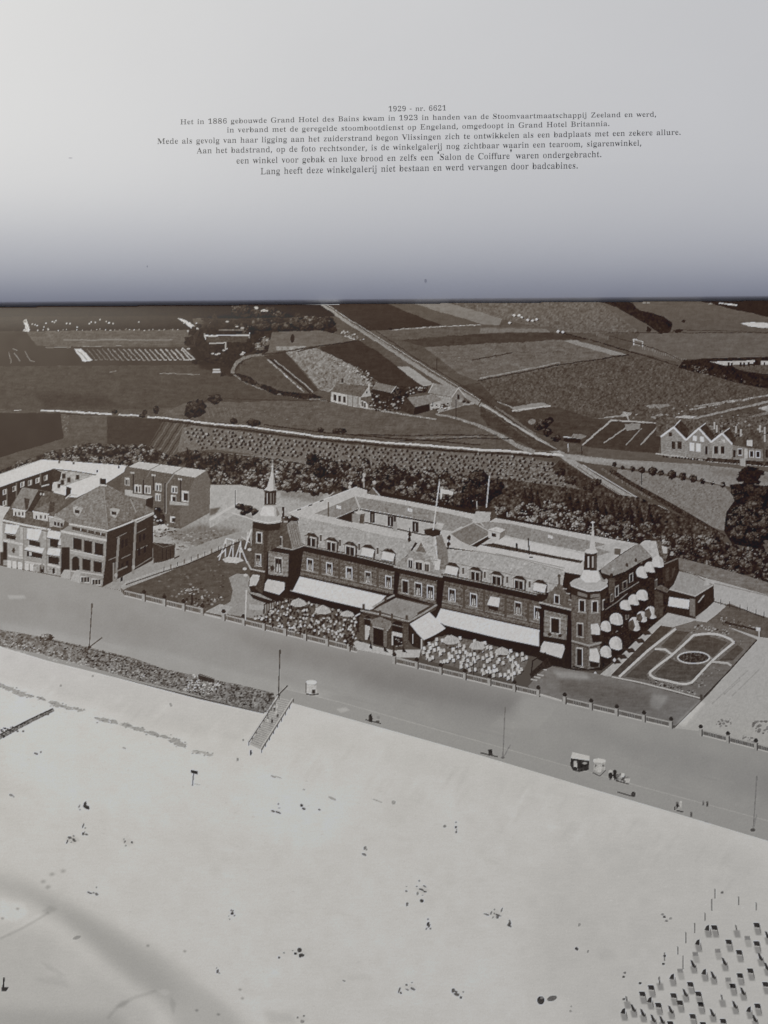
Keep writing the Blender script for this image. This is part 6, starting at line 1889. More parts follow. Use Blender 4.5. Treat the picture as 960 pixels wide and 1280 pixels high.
# outlines of the letters of the captions: letter, advance | corners | triangles
GLYPHS = """
' 161|26,0 26,192 136,192 136,0 39,14 122,14 122,178 39,178|0,3,5 0,4,7 0,5,4 0,7,1 5,3,6 6,3,2 7,2,1 7,6,2
, 72|11,-35 15,-19 19,-1 22,16 24,31 50,31 52,28 47,13 42,-3 35,-20 28,-35|0,9,1 0,10,9 1,8,2 1,9,8 2,7,3 2,8,7 3,5,4 3,6,5 3,7,6
- 87|11,62 11,82 76,82 76,62|0,2,1 0,3,2
. 72|36,-4 29,-3 24,1 21,6 19,15 21,23 24,28 29,31 36,33 42,31 48,28 51,23 53,15 51,6 48,1 42,-3|0,15,1 1,14,2 1,15,14 2,13,3 2,14,13 3,12,4 3,13,12 4,12,5 5,10,6 5,11,10 5,12,11 6,9,7 6,10,9 7,9,8
1 150|36.1,0 31.5,14 48,14 54.2,15 67.3,18 69.6,23 70.4,32 65.9,166 44,155 42.7,146 34.4,140 27,138 21.5,140 16.3,144 19.1,150 11.8,158 20.3,161 29.3,165 40.3,170 53.3,179 73.7,193 95.7,193 93.6,32 93.4,24 94.6,19 101.6,15 115,14 131.3,14 126.9,0|0,2,1 0,26,2 0,27,26 0,28,27 2,26,3 3,25,4 3,26,25 4,24,5 4,25,24 5,22,6 5,23,22 5,24,23 6,22,7 7,22,21 12,10,13 12,11,10 13,9,14 13,10,9 14,8,15 14,9,8 15,8,16 16,8,17 17,7,18 17,8,7 18,7,19 19,7,21 19,21,20
2 150|19.1,0 20,28 53.8,68 69.3,84 80.9,98 88.9,111 94.5,123 98.1,135 99.3,149 97.2,162 93.1,171 78.2,176 70,178 52.2,175 42,166 38.8,152 42.3,132 31.9,133 20.5,138 19.9,146 17.8,158 20.1,168 25.6,176 25.4,184 37.6,190 52,193 70,194 94.8,192 114.5,183 118.6,168 122.6,150 121.7,141 119.9,132 115.5,122 109.9,112 101,101 89.7,88 75.2,73 57.3,55 30.2,30 98,30 105.2,31 116.1,34 121.3,40 123.7,48 124.7,56 134.8,56 126.1,0|0,47,1 1,38,2 1,39,38 1,40,39 1,47,40 2,37,3 2,38,37 3,36,4 3,37,36 4,35,5 4,36,35 5,33,6 5,34,33 5,35,34 6,32,7 6,33,32 7,31,8 7,32,31 8,30,9 8,31,30 9,29,10 9,30,29 10,29,11 11,29,12 12,29,28 17,16,18 18,16,19 19,15,20 19,16,15 20,14,21 20,15,14 21,13,22 21,14,13 22,12,28 22,13,12 22,28,23 23,28,24 24,27,25 24,28,27 25,27,26 40,47,41 41,47,42 42,47,43 43,47,44 44,46,45 44,47,46
3 150|65,-3 48.7,-2 32.4,2 21.4,7 24.9,14 16.2,21 13.7,30 13.8,39 14.4,45 22.5,49 29.2,51 27.9,35 33.1,25 49.8,18 63,16 72.2,17 80.3,20 94.8,24 100.6,32 103.6,42 104.8,56 102.6,70 93.5,81 73.2,88 55,91 42.8,91 42.7,107 56,107 71.2,110 88.9,118 95.8,131 98.4,147 97.3,160 92.6,170 77.2,176 68,178 58.8,177 44.6,172 41.1,165 38.7,156 38.9,147 43.2,136 30.6,138 19.6,142 19,150 17.7,160 21.6,174 25.5,185 44,192 69,194 93.8,192 113.6,183 118.2,169 122.3,151 119.7,134 118.7,120 105.6,110 79.1,102 100.4,100 111.6,95 121.6,89 121.1,80 127.2,69 129.2,55 127.3,40 123.2,28 124.7,18 114.6,10 103.6,4 91.5,0 79,-2|0,70,1 1,69,2 1,70,69 2,68,3 2,69,68 3,67,4 3,68,67 4,13,5 4,14,13 4,67,14 5,12,6 5,13,12 6,11,7 6,12,11 7,11,8 8,11,9 9,11,10 14,67,15 15,66,16 15,67,66 16,66,17 17,65,18 17,66,65 18,64,19 18,65,64 19,63,20 19,64,63 20,62,21 20,63,62 21,61,22 21,62,61 22,61,23 23,60,24 23,61,60 24,60,59 25,24,59 25,27,26 25,57,27 25,58,57 25,59,58 27,56,28 27,57,56 28,56,29 29,55,30 29,56,55 30,54,31 30,55,54 31,53,32 31,54,53 32,52,33 32,53,52 33,52,34 34,52,35 35,52,51 42,41,43 43,40,44 43,41,40 44,39,45 44,40,39 45,37,46 45,38,37 45,39,38 46,35,51 46,36,35 46,37,36 46,51,47 47,50,48 47,51,50 48,50,49
6 150|79,-3 60.6,0 44.4,7 37.6,20 27.8,37 21.9,60 20,89 20.8,110 24.5,130 30.1,148 37.7,164 42.3,177 55.4,186 71.7,192 89,194 102.6,193 115.5,190 124.5,186 122.5,179 127.3,172 128.6,165 127.5,157 128.5,150 118.3,146 105.8,144 109.4,152 108.8,160 107.5,167 104.7,173 98.3,177 86,179 67,174 54.4,160 46.9,138 44.1,108 56.3,111 64.6,115 75,117 87,118 108.3,114 125.6,103 128.8,85 132.8,62 129.1,36 124.6,15 105.3,2 80,15 94.6,18 103.3,26 107.8,39 110.1,59 108,78 102.9,91 92.2,99 77,101 69.8,100 61.7,97 47.9,93 42.1,88 44.4,55 51.6,32 62.2,19|1,0,45 1,45,2 2,45,46 2,46,61 2,61,3 3,60,4 3,61,60 4,59,5 4,60,59 5,58,6 5,59,58 6,34,7 6,55,34 6,56,55 6,57,56 6,58,57 7,34,8 8,33,9 8,34,33 9,32,10 9,33,32 10,31,11 10,32,31 11,17,12 11,30,17 11,31,30 12,16,13 12,17,16 13,15,14 13,16,15 24,22,25 24,23,22 25,21,26 25,22,21 26,20,27 26,21,20 27,19,28 27,20,19 28,19,29 29,19,30 30,18,17 30,19,18 34,40,35 35,39,36 35,40,39 36,39,37 37,39,38 46,44,47 46,45,44 47,44,48 48,43,49 48,44,43 49,43,50 50,42,51 50,43,42 51,41,52 51,42,41 52,41,53 53,41,40 54,40,34 54,53,40 55,54,34
8 150|73,-3 53.7,-1 37.5,4 24.4,12 22.7,23 17.5,35 15.6,49 18.6,65 19.3,77 32.4,88 59,97 33.3,107 32.9,118 24.5,131 22,146 23.8,158 27.8,169 28.3,179 40.5,188 57.9,193 77,194 101.1,191 118.6,181 122.9,166 126.9,147 124.2,133 123.7,122 111.7,113 87,104 117.7,92 131.7,80 131.2,66 134,51 130.2,28 123.5,11 101.3,1 81,113 95.3,119 102.4,127 105.8,136 107,148 105.9,156 104,163 100.9,169 94.9,174 83.2,178 75,179 60.2,177 50.4,170 46.3,161 44.2,149 45.9,136 51.8,127 68.7,120 75,13 87.2,15 104.1,22 110.5,33 112.5,46 110.2,58 104.4,68 83.3,77 66,86 50.9,80 42.8,71 38.5,61 36.5,48 38.6,34 45.6,22 61.8,15|1,0,35 1,35,2 2,34,3 2,35,34 3,34,54 3,54,69 3,68,4 3,69,68 4,67,5 4,68,67 5,66,6 5,67,66 6,65,7 6,66,65 7,64,8 7,65,64 8,62,9 8,63,62 8,64,63 9,29,10 9,62,29 10,28,11 10,29,28 11,27,36 11,28,27 11,36,12 12,36,53 12,52,13 12,53,52 13,51,14 13,52,51 14,50,15 14,51,50 15,49,16 15,50,49 16,46,17 16,47,46 16,48,47 16,49,48 17,22,18 17,46,22 18,21,19 18,22,21 19,21,20 36,27,37 37,26,38 37,27,26 38,25,39 38,26,25 39,24,40 39,25,24 40,24,41 41,24,42 42,23,43 42,24,23 43,23,44 44,23,45 45,23,22 46,45,22 54,34,55 55,34,56 56,33,57 56,34,33 57,33,58 58,32,59 58,33,32 59,31,60 59,32,31 60,31,61 61,30,62 61,31,30 62,30,29
9 150|61,-3 48,-2 35.4,2 27.4,7 29.2,13 23.3,20 21.2,28 21.4,33 20.4,38 24.5,41 29.6,43 31.5,32 36.4,23 49.8,16 62.1,14 95.9,34 104.8,92 92.7,85 84.5,79 72.4,75 62,74 41.9,77 24.4,88 21.6,106 17.2,129 19.1,148 18.1,163 26.3,176 38.5,186 53.8,192 71,194 88.2,192 105.5,185 111.8,173 121.6,156 128.2,133 129.3,104 128.9,83 125.8,63 120.3,44 112.4,29 109.7,16 95.6,6 79.1,-1 73.9,93 82.2,94 97.6,98 104.8,104 107.9,111 105.4,141 99,161 89.4,173 73.3,176 61.8,174 50,165 42.2,151 39.9,131 46.7,103|1,0,43 1,43,2 2,42,3 2,43,42 3,42,4 4,13,5 4,14,13 4,42,14 5,12,6 5,13,12 6,11,7 6,12,11 7,11,8 8,11,9 9,11,10 14,40,15 14,41,40 14,42,41 15,37,16 15,38,37 15,39,38 15,40,39 16,37,46 20,19,21 21,17,22 21,18,17 21,19,18 22,16,44 22,17,16 22,44,57 22,57,23 23,57,24 24,56,25 24,57,56 25,55,26 25,56,55 26,52,27 26,52,53 26,54,53 26,55,54 27,32,28 27,52,32 28,31,29 28,32,31 29,31,30 44,16,45 45,16,46 46,37,47 47,36,48 47,37,36 48,35,49 48,36,35 49,34,50 49,35,34 50,34,51 51,33,52 51,34,33 52,33,32
A 175|7.1,0 -1.5,7 4.2,8 13.6,12 18.1,19 22.4,30 83.3,186 88.7,186 144.5,35 149.2,22 153.2,14 169.8,9 176,7 166.9,0 102.1,0 93.5,7 116.1,10 123,18 121.6,24 118.5,33 107.9,53 39.3,53 28.6,28 28.4,26 27.5,24 27.2,21 27,19 30.6,10 49,7 49.4,7 40.9,0 42.7,64 106.3,64 71,128|0,28,1 0,29,28 0,30,29 1,28,2 2,27,3 2,28,27 3,27,4 4,22,5 4,23,22 4,24,23 4,25,24 4,26,25 4,27,26 5,7,6 5,21,31 5,22,21 5,31,33 5,33,7 14,12,15 14,13,12 15,11,16 15,12,11 16,10,17 16,11,10 17,9,18 17,10,9 18,9,19 19,8,20 19,9,8 20,8,32 21,20,32 21,32,31 32,8,33 33,8,7
B 177|16.1,0 7.6,7 18.2,9 35,13 38.3,21 39,33 39,147 38.2,158 37.5,165 34.6,170 20.2,173 14.3,175 8.5,175 16.1,182 88,182 139.9,172 148.7,140 147.4,113 104,99 153.4,82 157.1,53 153.6,30 147.6,14 125,3 95,0 64.7,101 75,101 93.2,103 110.6,109 120,120 123,138 120,154 115.6,165 99.2,171 87,174 78.8,173 64.7,170 63.6,165 63.8,156 89,10 108.3,12 121.3,20 128.3,33 129.7,51 126.6,70 118.3,83 98.2,90 79,92 64.7,92 63.9,26 64.4,18 66.3,13 80.8,11|0,23,1 0,24,23 1,23,2 2,23,39 2,39,52 2,52,3 3,50,4 3,51,50 3,52,51 4,49,5 4,50,49 5,25,6 5,26,25 5,48,26 5,49,48 6,25,38 6,38,7 7,37,8 7,38,37 8,36,9 8,37,36 9,35,10 9,36,35 10,34,11 10,35,34 11,12,34 12,14,13 12,34,14 26,18,27 27,18,28 28,17,29 28,18,17 29,17,30 30,16,31 30,17,16 31,16,32 32,16,33 33,15,34 33,16,15 34,15,14 39,23,40 40,22,41 40,23,22 41,21,42 41,22,21 42,21,43 43,20,44 43,21,20 44,19,45 44,20,19 45,19,46 46,19,18 47,46,18 48,18,26 48,47,18
C 187|103,-4 77.8,-1 55.4,8 36.3,22 31.6,42 23.4,65 19.9,91 23.3,117 31.4,140 37.3,159 55.5,174 78.7,183 104,186 123.2,184 146.7,176 150.7,175 155,174 165.1,177 169,186 173.5,186 173.5,123 169,123 160.8,146 148.7,163 125.2,174 105.9,177 62.8,156 47.2,91 62.7,30 111,9 127.3,12 143.2,18 160,28 171,42 176.2,35 145.3,6|1,0,35 1,35,2 2,29,3 2,35,29 3,28,4 3,29,28 4,28,5 5,27,6 5,28,27 6,27,7 7,27,8 8,26,9 8,27,26 9,26,10 10,25,11 10,26,25 11,13,12 11,14,13 16,20,17 17,19,18 17,20,19 21,20,22 22,20,16 23,22,16 24,14,25 24,15,14 24,16,15 24,23,16 25,14,11 29,35,30 30,35,31 31,35,32 32,34,33 32,35,34
E 177|16.1,0 8.5,7 18.2,8 35.1,12 38.4,19 39,31 39,147 38.2,162 32.7,170 18.2,174 8.5,175 16.1,182 149.9,182 158.6,128 154.2,128 149.7,149 139.9,163 118.2,170 93,172 84.7,172 79.7,171 74.9,170 64.2,167 63.8,162 63.9,155 64.7,98 77,98 93.2,101 107.5,108 113.3,120 116.2,138 120.6,138 120.6,47 116.3,47 114.9,62 111.7,73 107.4,80 96.2,85 87.2,88 74,89 64.7,89 63.9,27 64.6,19 68.4,14 82.8,12 92,11 110,12 125.2,15 142,21 151.7,30 159.5,42 165.1,57 170.2,57 151.9,0|0,53,1 1,53,2 2,44,3 2,45,44 2,53,45 3,42,4 3,43,42 3,44,43 4,41,5 4,42,41 5,25,6 5,26,25 5,40,26 5,41,40 6,24,7 6,25,24 7,21,8 7,22,21 7,23,22 7,24,23 8,18,9 8,18,19 8,20,19 8,21,20 9,18,10 10,12,11 10,18,12 14,13,15 15,13,12 16,15,12 17,16,12 18,17,12 26,36,27 27,35,28 28,32,29 29,31,30 29,32,31 33,32,34 34,32,35 35,32,28 36,35,27 37,36,26 38,37,26 39,38,26 40,39,26 45,53,46 46,53,47 47,53,48 48,53,49 49,53,50 50,52,51 50,53,52
G 203|107,-4 80.8,-1 57.4,8 37.4,22 32.1,41 23.8,64 20.9,92 24.2,118 32.2,141 37.3,160 56.4,174 78.7,183 103,186 124.2,184 147.7,176 151.6,175 155,174 159.2,175 164.4,177 167.1,181 168.9,186 173.5,186 173.5,123 169,123 163.9,138 157.6,152 148.7,162 132.3,170 120.2,176 106.9,177 62.7,156 48.2,91 52.8,54 64.1,27 83.4,11 110,5 123.2,7 138.1,11 144.8,18 145.6,28 145.6,51 145,62 140.5,68 124.2,71 111.9,73 120.1,79 189.9,79 197.7,73 188.8,72 173.3,68 170,62 169.4,51 177.2,12 142.3,0|1,0,53 1,35,2 1,53,35 2,34,3 2,35,34 3,33,4 3,34,33 4,32,5 4,33,32 5,31,6 5,32,31 6,31,7 7,31,8 8,30,9 8,31,30 9,30,10 10,29,11 10,30,29 11,13,12 11,14,13 16,22,17 17,22,18 18,22,19 19,21,20 19,22,21 23,22,24 24,22,25 25,22,16 26,25,16 27,15,28 27,16,15 27,26,16 28,14,29 28,15,14 29,14,11 35,53,36 36,53,37 37,52,38 37,53,52 38,52,39 39,52,40 40,51,41 40,52,51 41,50,42 41,51,50 42,49,43 42,50,49 43,47,44 43,48,47 43,49,48 44,46,45 44,47,46
H 209|16.1,0 7.6,7 18.2,9 35.1,13 38.4,20 39,32 39,152 38.3,162 35.2,170 18.2,174 8.5,175 16.1,182 86.9,182 94.8,175 88,174 81.8,173 66.7,170 65.1,166 63.8,160 64,152 64.7,100 145.3,100 146,152 145.4,160 144.8,166 141.9,170 128.2,173 122,174 115.2,175 123.1,182 192.9,182 201.4,175 190.8,173 174.2,170 171.5,163 171,152 171,32 171.4,21 173.4,13 190.8,9 201.4,7 192.9,0 123.1,0 114.5,7 124.3,9 142,12 144.7,20 146,32 145.3,88 64.7,88 64,32 64.6,20 67.9,13 84.8,9 95.4,7 86.9,0|0,54,1 0,55,54 1,53,2 1,54,53 2,52,3 2,53,52 3,51,4 3,52,51 4,50,5 4,51,50 5,19,6 5,20,19 5,49,20 5,50,49 6,18,7 6,19,18 7,17,8 7,18,17 8,15,9 8,16,15 8,17,16 9,13,10 9,14,13 9,15,14 10,12,11 10,13,12 21,35,22 21,36,35 22,35,23 23,34,24 23,35,34 24,33,25 24,34,33 25,33,26 26,32,27 26,33,32 27,31,28 27,32,31 28,30,29 28,31,30 42,40,43 42,41,40 43,40,44 44,39,45 44,40,39 45,38,46 45,39,38 46,36,47 46,37,36 46,38,37 47,36,48 48,36,21 49,21,20 49,48,21
L 171|16.1,0 7.6,7 18.2,9 35,13 38.4,20 39,32 39,152 38.3,163 34.9,170 18.2,174 8.5,175 16.1,182 89.9,182 96.3,175 90,175 82.8,174 68.4,171 65,167 63.8,160 64,152 64,33 63.9,25 64.6,19 65.7,15 79.8,12 86,11 93,11 111.2,12 126.3,16 142.2,22 151.8,32 158.5,45 165,62 169.4,62 151.7,0|0,34,1 1,34,2 2,24,3 2,25,24 2,26,25 2,34,26 3,22,4 3,23,22 3,24,23 4,21,5 4,22,21 5,19,6 5,20,19 5,21,20 6,18,7 6,19,18 7,17,8 7,18,17 8,15,9 8,16,15 8,17,16 9,13,10 9,13,14 9,15,14 10,12,11 10,13,12 26,34,27 27,34,28 28,34,29 29,34,30 30,34,31 31,33,32 31,34,33
M 254|16.1,0 7.5,7 17.2,9 29.1,13 32.1,20 32.5,32 32.5,153 41,161 39,166 35.1,170 21.2,173 15.2,175 8.5,175 16.1,182 66.1,182 127,57 187.9,182 236.9,182 245.5,175 235.8,173 218.9,169 214,162 215.2,151 215.2,34 215.8,24 216.4,17 218.5,12 232.8,9 239,8 245,7 236.9,0 168.1,0 160,7 167.2,8 173.2,10 187.3,13 189.6,18 190.2,24 190.8,33 184.3,160 113.9,0 109.1,0 41.3,156 39.5,32 40.9,19 43.7,12 55.8,8 65.5,7 57.9,0|0,47,1 0,48,47 1,46,2 1,47,46 2,45,3 2,46,45 3,44,4 3,45,44 4,44,5 5,43,6 5,44,43 6,42,7 6,43,42 7,42,8 8,42,9 9,42,14 10,9,14 11,10,14 12,11,14 12,14,13 15,39,16 15,40,39 19,18,17 31,29,32 31,30,29 32,28,33 32,29,28 33,27,34 33,28,27 34,26,35 34,27,26 35,25,36 35,26,25 36,24,37 36,25,24 37,24,38 38,22,39 38,23,22 38,24,23 39,17,16 39,19,17 39,20,19 39,21,20 39,22,21 41,15,42 41,40,15 42,15,14
S 156|18.5,-4 18.6,63 23.7,63 29.6,38 39.5,20 59.8,9 79,6 92.2,8 107.5,14 114.6,24 117.3,36 113.9,52 90.2,64 65.4,76 45.4,88 42,101 34,116 27.5,133 27.6,148 31.7,161 35.3,172 46.4,180 61.2,185 74,186 82,186 90.1,185 101.7,182 113,179 114.6,179 115.9,178 118,178 120.2,178 127,180 129.1,186 134.3,186 134.6,128 130.1,128 126.5,142 121,154 114.2,164 99.2,172 89.2,176 78,178 64.8,176 52.2,171 45.5,162 43,152 44,142 48,135 56.3,128 74.7,121 100.7,109 115.6,101 126.7,93 124,85 129,75 132,65 136,53 135.5,37 130.3,23 125.6,12 111.5,3 95.3,-2 77,-4 70,-4 64.4,-3 57.5,-2 50.4,0 44.4,2 39.3,4 36.3,5 34.3,5 29.8,4 26,3 24.1,0 23,-4|0,2,1 0,3,2 0,4,3 0,73,4 0,74,73 0,75,74 6,61,7 7,60,8 7,61,60 8,59,9 8,60,59 9,59,10 10,58,11 10,59,58 11,57,12 11,58,57 12,55,13 12,56,55 12,57,56 13,54,14 13,55,54 14,53,15 14,54,53 15,51,16 15,52,51 15,53,52 16,49,17 16,50,49 16,51,50 17,47,18 17,48,47 17,49,48 18,46,19 18,47,46 19,44,20 19,45,44 19,46,45 20,42,21 20,43,42 20,44,43 21,25,22 21,26,25 21,27,26 22,24,23 22,25,24 31,35,32 32,34,33 32,35,34 36,35,37 37,35,38 38,35,31 39,38,31 40,39,31 41,31,42 41,40,31 42,27,21 42,28,27 42,29,28 64,63,65 65,62,66 65,63,62 66,62,67 67,62,68 68,61,69 68,62,61 69,61,70 70,71,61 71,6,5 71,61,6 72,5,4 72,5,71 73,72,4
V 171|86.1,-5 27.5,152 23.2,161 20,168 3.2,173 -4.8,175 4.1,182 73.9,182 80.8,175 73.7,175 64.6,173 51,169 50.7,164 52.1,159 54.5,151 103,57 141.7,151 143.9,158 145.2,164 145.1,169 140.8,173 131,175 122.8,175 130.1,182 166.9,182 175.2,175 168.8,174 159,171 154.6,164 150.3,153 90.8,-5|0,14,1 0,15,14 0,30,15 1,13,2 1,14,13 2,12,3 2,13,12 3,10,4 3,11,10 3,12,11 4,8,5 4,8,9 4,10,9 5,7,6 5,8,7 15,30,16 16,29,17 16,30,29 17,29,18 18,28,19 18,29,28 19,27,20 19,28,27 20,26,21 20,27,26 21,26,25 22,24,23 22,25,24
Z 177|18.1,0 19,4 120.3,172 86,172 70,171 56.7,168 42,163 34.3,154 28.6,142 23.1,127 19.3,127 32.6,182 152.9,182 152,177 51.1,12 96,12 121.2,15 144.3,24 156.8,41 164.1,66 168.5,66 153.4,0|0,21,1 1,14,2 1,15,14 1,21,15 2,14,13 3,2,13 4,3,13 4,12,11 4,13,12 5,4,11 6,5,11 7,6,11 10,7,11 10,8,7 10,9,8 15,21,16 16,21,17 17,21,18 18,20,19 18,21,20
a 138|102,-4 86.9,0 84.6,14 59.3,1 38,-3 26.7,-1 16.4,5 19.6,14 16.6,25 19.8,41 25.4,54 48.4,66 87.8,76 87.3,96 85,106 81.5,113 68.2,117 59,118 43.2,116 37.5,110 37.8,107 38.9,103 40.8,97 41.6,92 41.2,86 43.6,81 36.5,77 31,76 23.5,78 18.4,81 21.1,87 20.4,95 21.2,103 24.6,111 28.4,118 38.5,123 51.7,126 65,127 87.9,125 104.5,117 106.6,103 109.2,84 109.2,25 108.2,19 108.3,16 110.9,14 122,14 125.4,14 128,17 131.7,11 117.4,0 59.9,13 65.3,14 70.2,16 82.6,20 87.8,25 85.2,68 49.8,55 39.4,34 42.3,18|0,50,1 1,46,2 1,49,46 1,50,49 5,3,6 5,4,3 6,3,51 6,51,7 7,51,59 7,59,8 8,58,9 8,59,58 9,58,10 10,57,11 10,58,57 11,56,12 11,57,56 12,41,13 12,42,41 13,40,14 13,41,40 14,40,15 15,39,16 15,40,39 16,39,17 17,39,35 27,26,28 28,25,29 28,26,25 29,24,30 29,25,24 30,23,31 30,24,23 31,21,32 31,22,21 31,23,22 32,19,33 32,20,19 32,21,20 33,18,34 33,19,18 34,17,35 34,18,17 35,38,36 35,39,38 36,38,37 46,49,47 47,49,48 51,2,52 51,3,2 52,44,53 52,45,44 53,43,54 53,44,43 54,42,55 54,43,42 55,42,56 56,42,12
b 144|18.1,-5 25,155 25,166 23.4,171 11.2,174 4.1,176 13,182 45,182 50.5,111 70.7,123 88,127 101.3,125 112.6,120 115.1,110 123,98 127.1,83 128.8,66 127.1,47 122,30 114,16 107.6,5 92.2,-2 77,-4 59.6,0 42,11 20.7,-5 73,6 89,9 99,20 104.2,38 106.1,64 104.8,85 99.7,100 90.7,109 74,112 67.8,111 54.3,108 49.4,103 62.4,97 49.7,27 56.8,11|0,8,1 0,24,39 0,25,24 0,37,8 0,37,38 0,39,38 1,8,2 2,8,3 3,8,7 4,3,7 5,4,7 5,7,6 8,12,9 8,34,12 8,35,34 9,11,10 9,12,11 22,21,23 23,20,26 23,21,20 23,26,40 23,40,24 24,40,39 26,20,27 27,19,28 27,20,19 28,18,29 28,19,18 29,17,30 29,18,17 30,15,31 30,16,15 30,17,16 31,14,32 31,15,14 32,14,33 33,13,34 33,14,13 34,13,12 36,35,8 37,36,8
c 117|62,-4 48.7,-2 35.4,4 34.8,14 23.8,27 18.2,43 16,60 17.4,78 22.8,95 31,108 38.5,119 53.6,125 70,128 86.1,126 99.6,119 101.9,110 104.3,98 103.9,91 106.5,86 99.9,83 95,82 82.8,86 84.8,100 85.4,102 85.3,104 85.2,107 85,109 80.8,116 67.6,119 46,108 37.6,75 39.1,49 46.5,30 60,19 82,15 96.2,19 109,29 111.9,24 90.3,3|1,0,38 1,38,2 2,38,3 3,33,4 3,34,33 3,38,34 4,32,5 4,33,32 5,31,6 5,32,31 6,30,7 6,31,30 7,30,8 8,29,9 8,30,29 9,28,10 9,29,28 10,14,11 11,13,12 11,14,13 20,18,21 20,19,18 21,16,22 21,17,16 21,18,17 22,16,23 23,16,24 24,16,25 25,16,26 26,15,27 26,16,15 27,15,28 28,15,14 34,38,35 35,37,36 35,38,37
d 148|56,-4 43.7,-2 31.4,4 28.6,14 21.7,27 17.1,42 16.2,59 17.1,78 21.6,95 29.6,109 33.4,119 45.7,125 58,127 74.1,124 93.4,112 97.2,160 96.4,167 93,172 79.2,175 72,176 80.1,182 117.9,182 119.8,30 119.2,22 121.4,16 133.8,13 140,11 138,4 118,2 90.1,-4 93.1,16 74.3,1 69,11 75.2,13 82.4,17 94.8,23 97.2,30 97.2,97 95.6,103 89.3,108 76.2,111 70,112 53.6,109 44.8,100 40.3,84 38.8,61 40.1,39 44.6,23 52.3,14|1,0,31 1,31,2 2,31,32 2,32,3 3,32,48 3,47,4 3,48,47 4,46,5 4,47,46 5,46,6 6,45,7 6,46,45 7,44,8 7,45,44 8,43,9 8,44,43 9,41,10 9,42,41 9,43,42 10,13,11 10,14,13 11,13,12 14,22,15 15,22,16 16,22,21 17,16,21 18,17,21 19,18,21 19,21,20 28,27,26 29,25,30 29,26,25 29,28,26 30,24,34 30,25,24 32,31,33 33,30,34 33,31,30 34,23,35 34,24,23 35,22,36 35,23,22 36,22,37 37,22,38 38,22,14 39,38,14 40,14,41 40,39,14 41,14,10
e 120|62,-4 47.7,-2 34.4,4 34,14 23.7,27 18.7,44 16.3,63 17.6,81 22,96 29.5,109 35.4,119 48.7,125 63,127 83,124 99.6,112 103.8,94 102,69 102.9,66 38.9,66 46.6,29 80,17 96.4,21 108,34 113.7,29 90.3,4 39,77 87,77 87.3,86 85.3,101 81.7,111 74.8,117 63.9,119 45.6,109 38.5,81|1,0,2 2,0,24 2,24,3 3,20,4 3,24,20 4,19,5 4,20,19 5,19,6 6,18,26 6,19,18 6,25,7 6,26,25 7,25,33 7,33,8 8,33,9 9,31,10 9,32,31 9,33,32 10,13,11 10,31,13 11,13,12 18,16,26 18,17,16 20,24,21 21,23,22 21,24,23 26,16,27 27,15,28 27,16,15 28,15,29 29,14,30 29,15,14 30,14,31 31,14,13
f 85|16.1,0 7.4,6 12.2,7 23.5,9 27.2,11 28.5,14 29.1,19 29,29 28.3,111 8.9,111 8.9,124 28.3,124 29,141 31.4,160 34.4,174 49.8,183 70,186 84.2,184 95.6,178 97.8,170 98.7,160 97.9,152 100.7,147 94.3,143 90,142 84.3,143 78.4,146 80.8,151 80.4,156 81.2,162 82.5,168 83.2,169 82.8,171 83.4,172 83.2,173 80,176 72,177 61.9,176 55.2,172 53.4,165 51.6,156 51.7,124 76.8,124 76.8,111 51.7,111 51,26 51.7,16 54.4,10 68.8,7 77.7,6 69.9,0|0,49,1 0,50,49 1,49,2 2,48,3 2,49,48 3,47,4 3,48,47 4,47,5 5,46,6 5,47,46 6,45,7 6,46,45 7,44,8 7,45,44 9,11,10 9,41,11 9,42,41 9,43,42 11,41,12 12,40,13 12,41,40 13,38,14 13,39,38 13,40,39 14,36,15 14,37,36 14,38,37 15,17,16 15,18,17 25,23,26 25,24,23 26,22,27 26,23,22 27,21,28 27,22,21 28,20,29 28,21,20 29,20,30 30,20,31 31,19,32 31,20,19 32,19,33 33,19,34 34,19,35 35,19,18 36,18,15 36,35,18
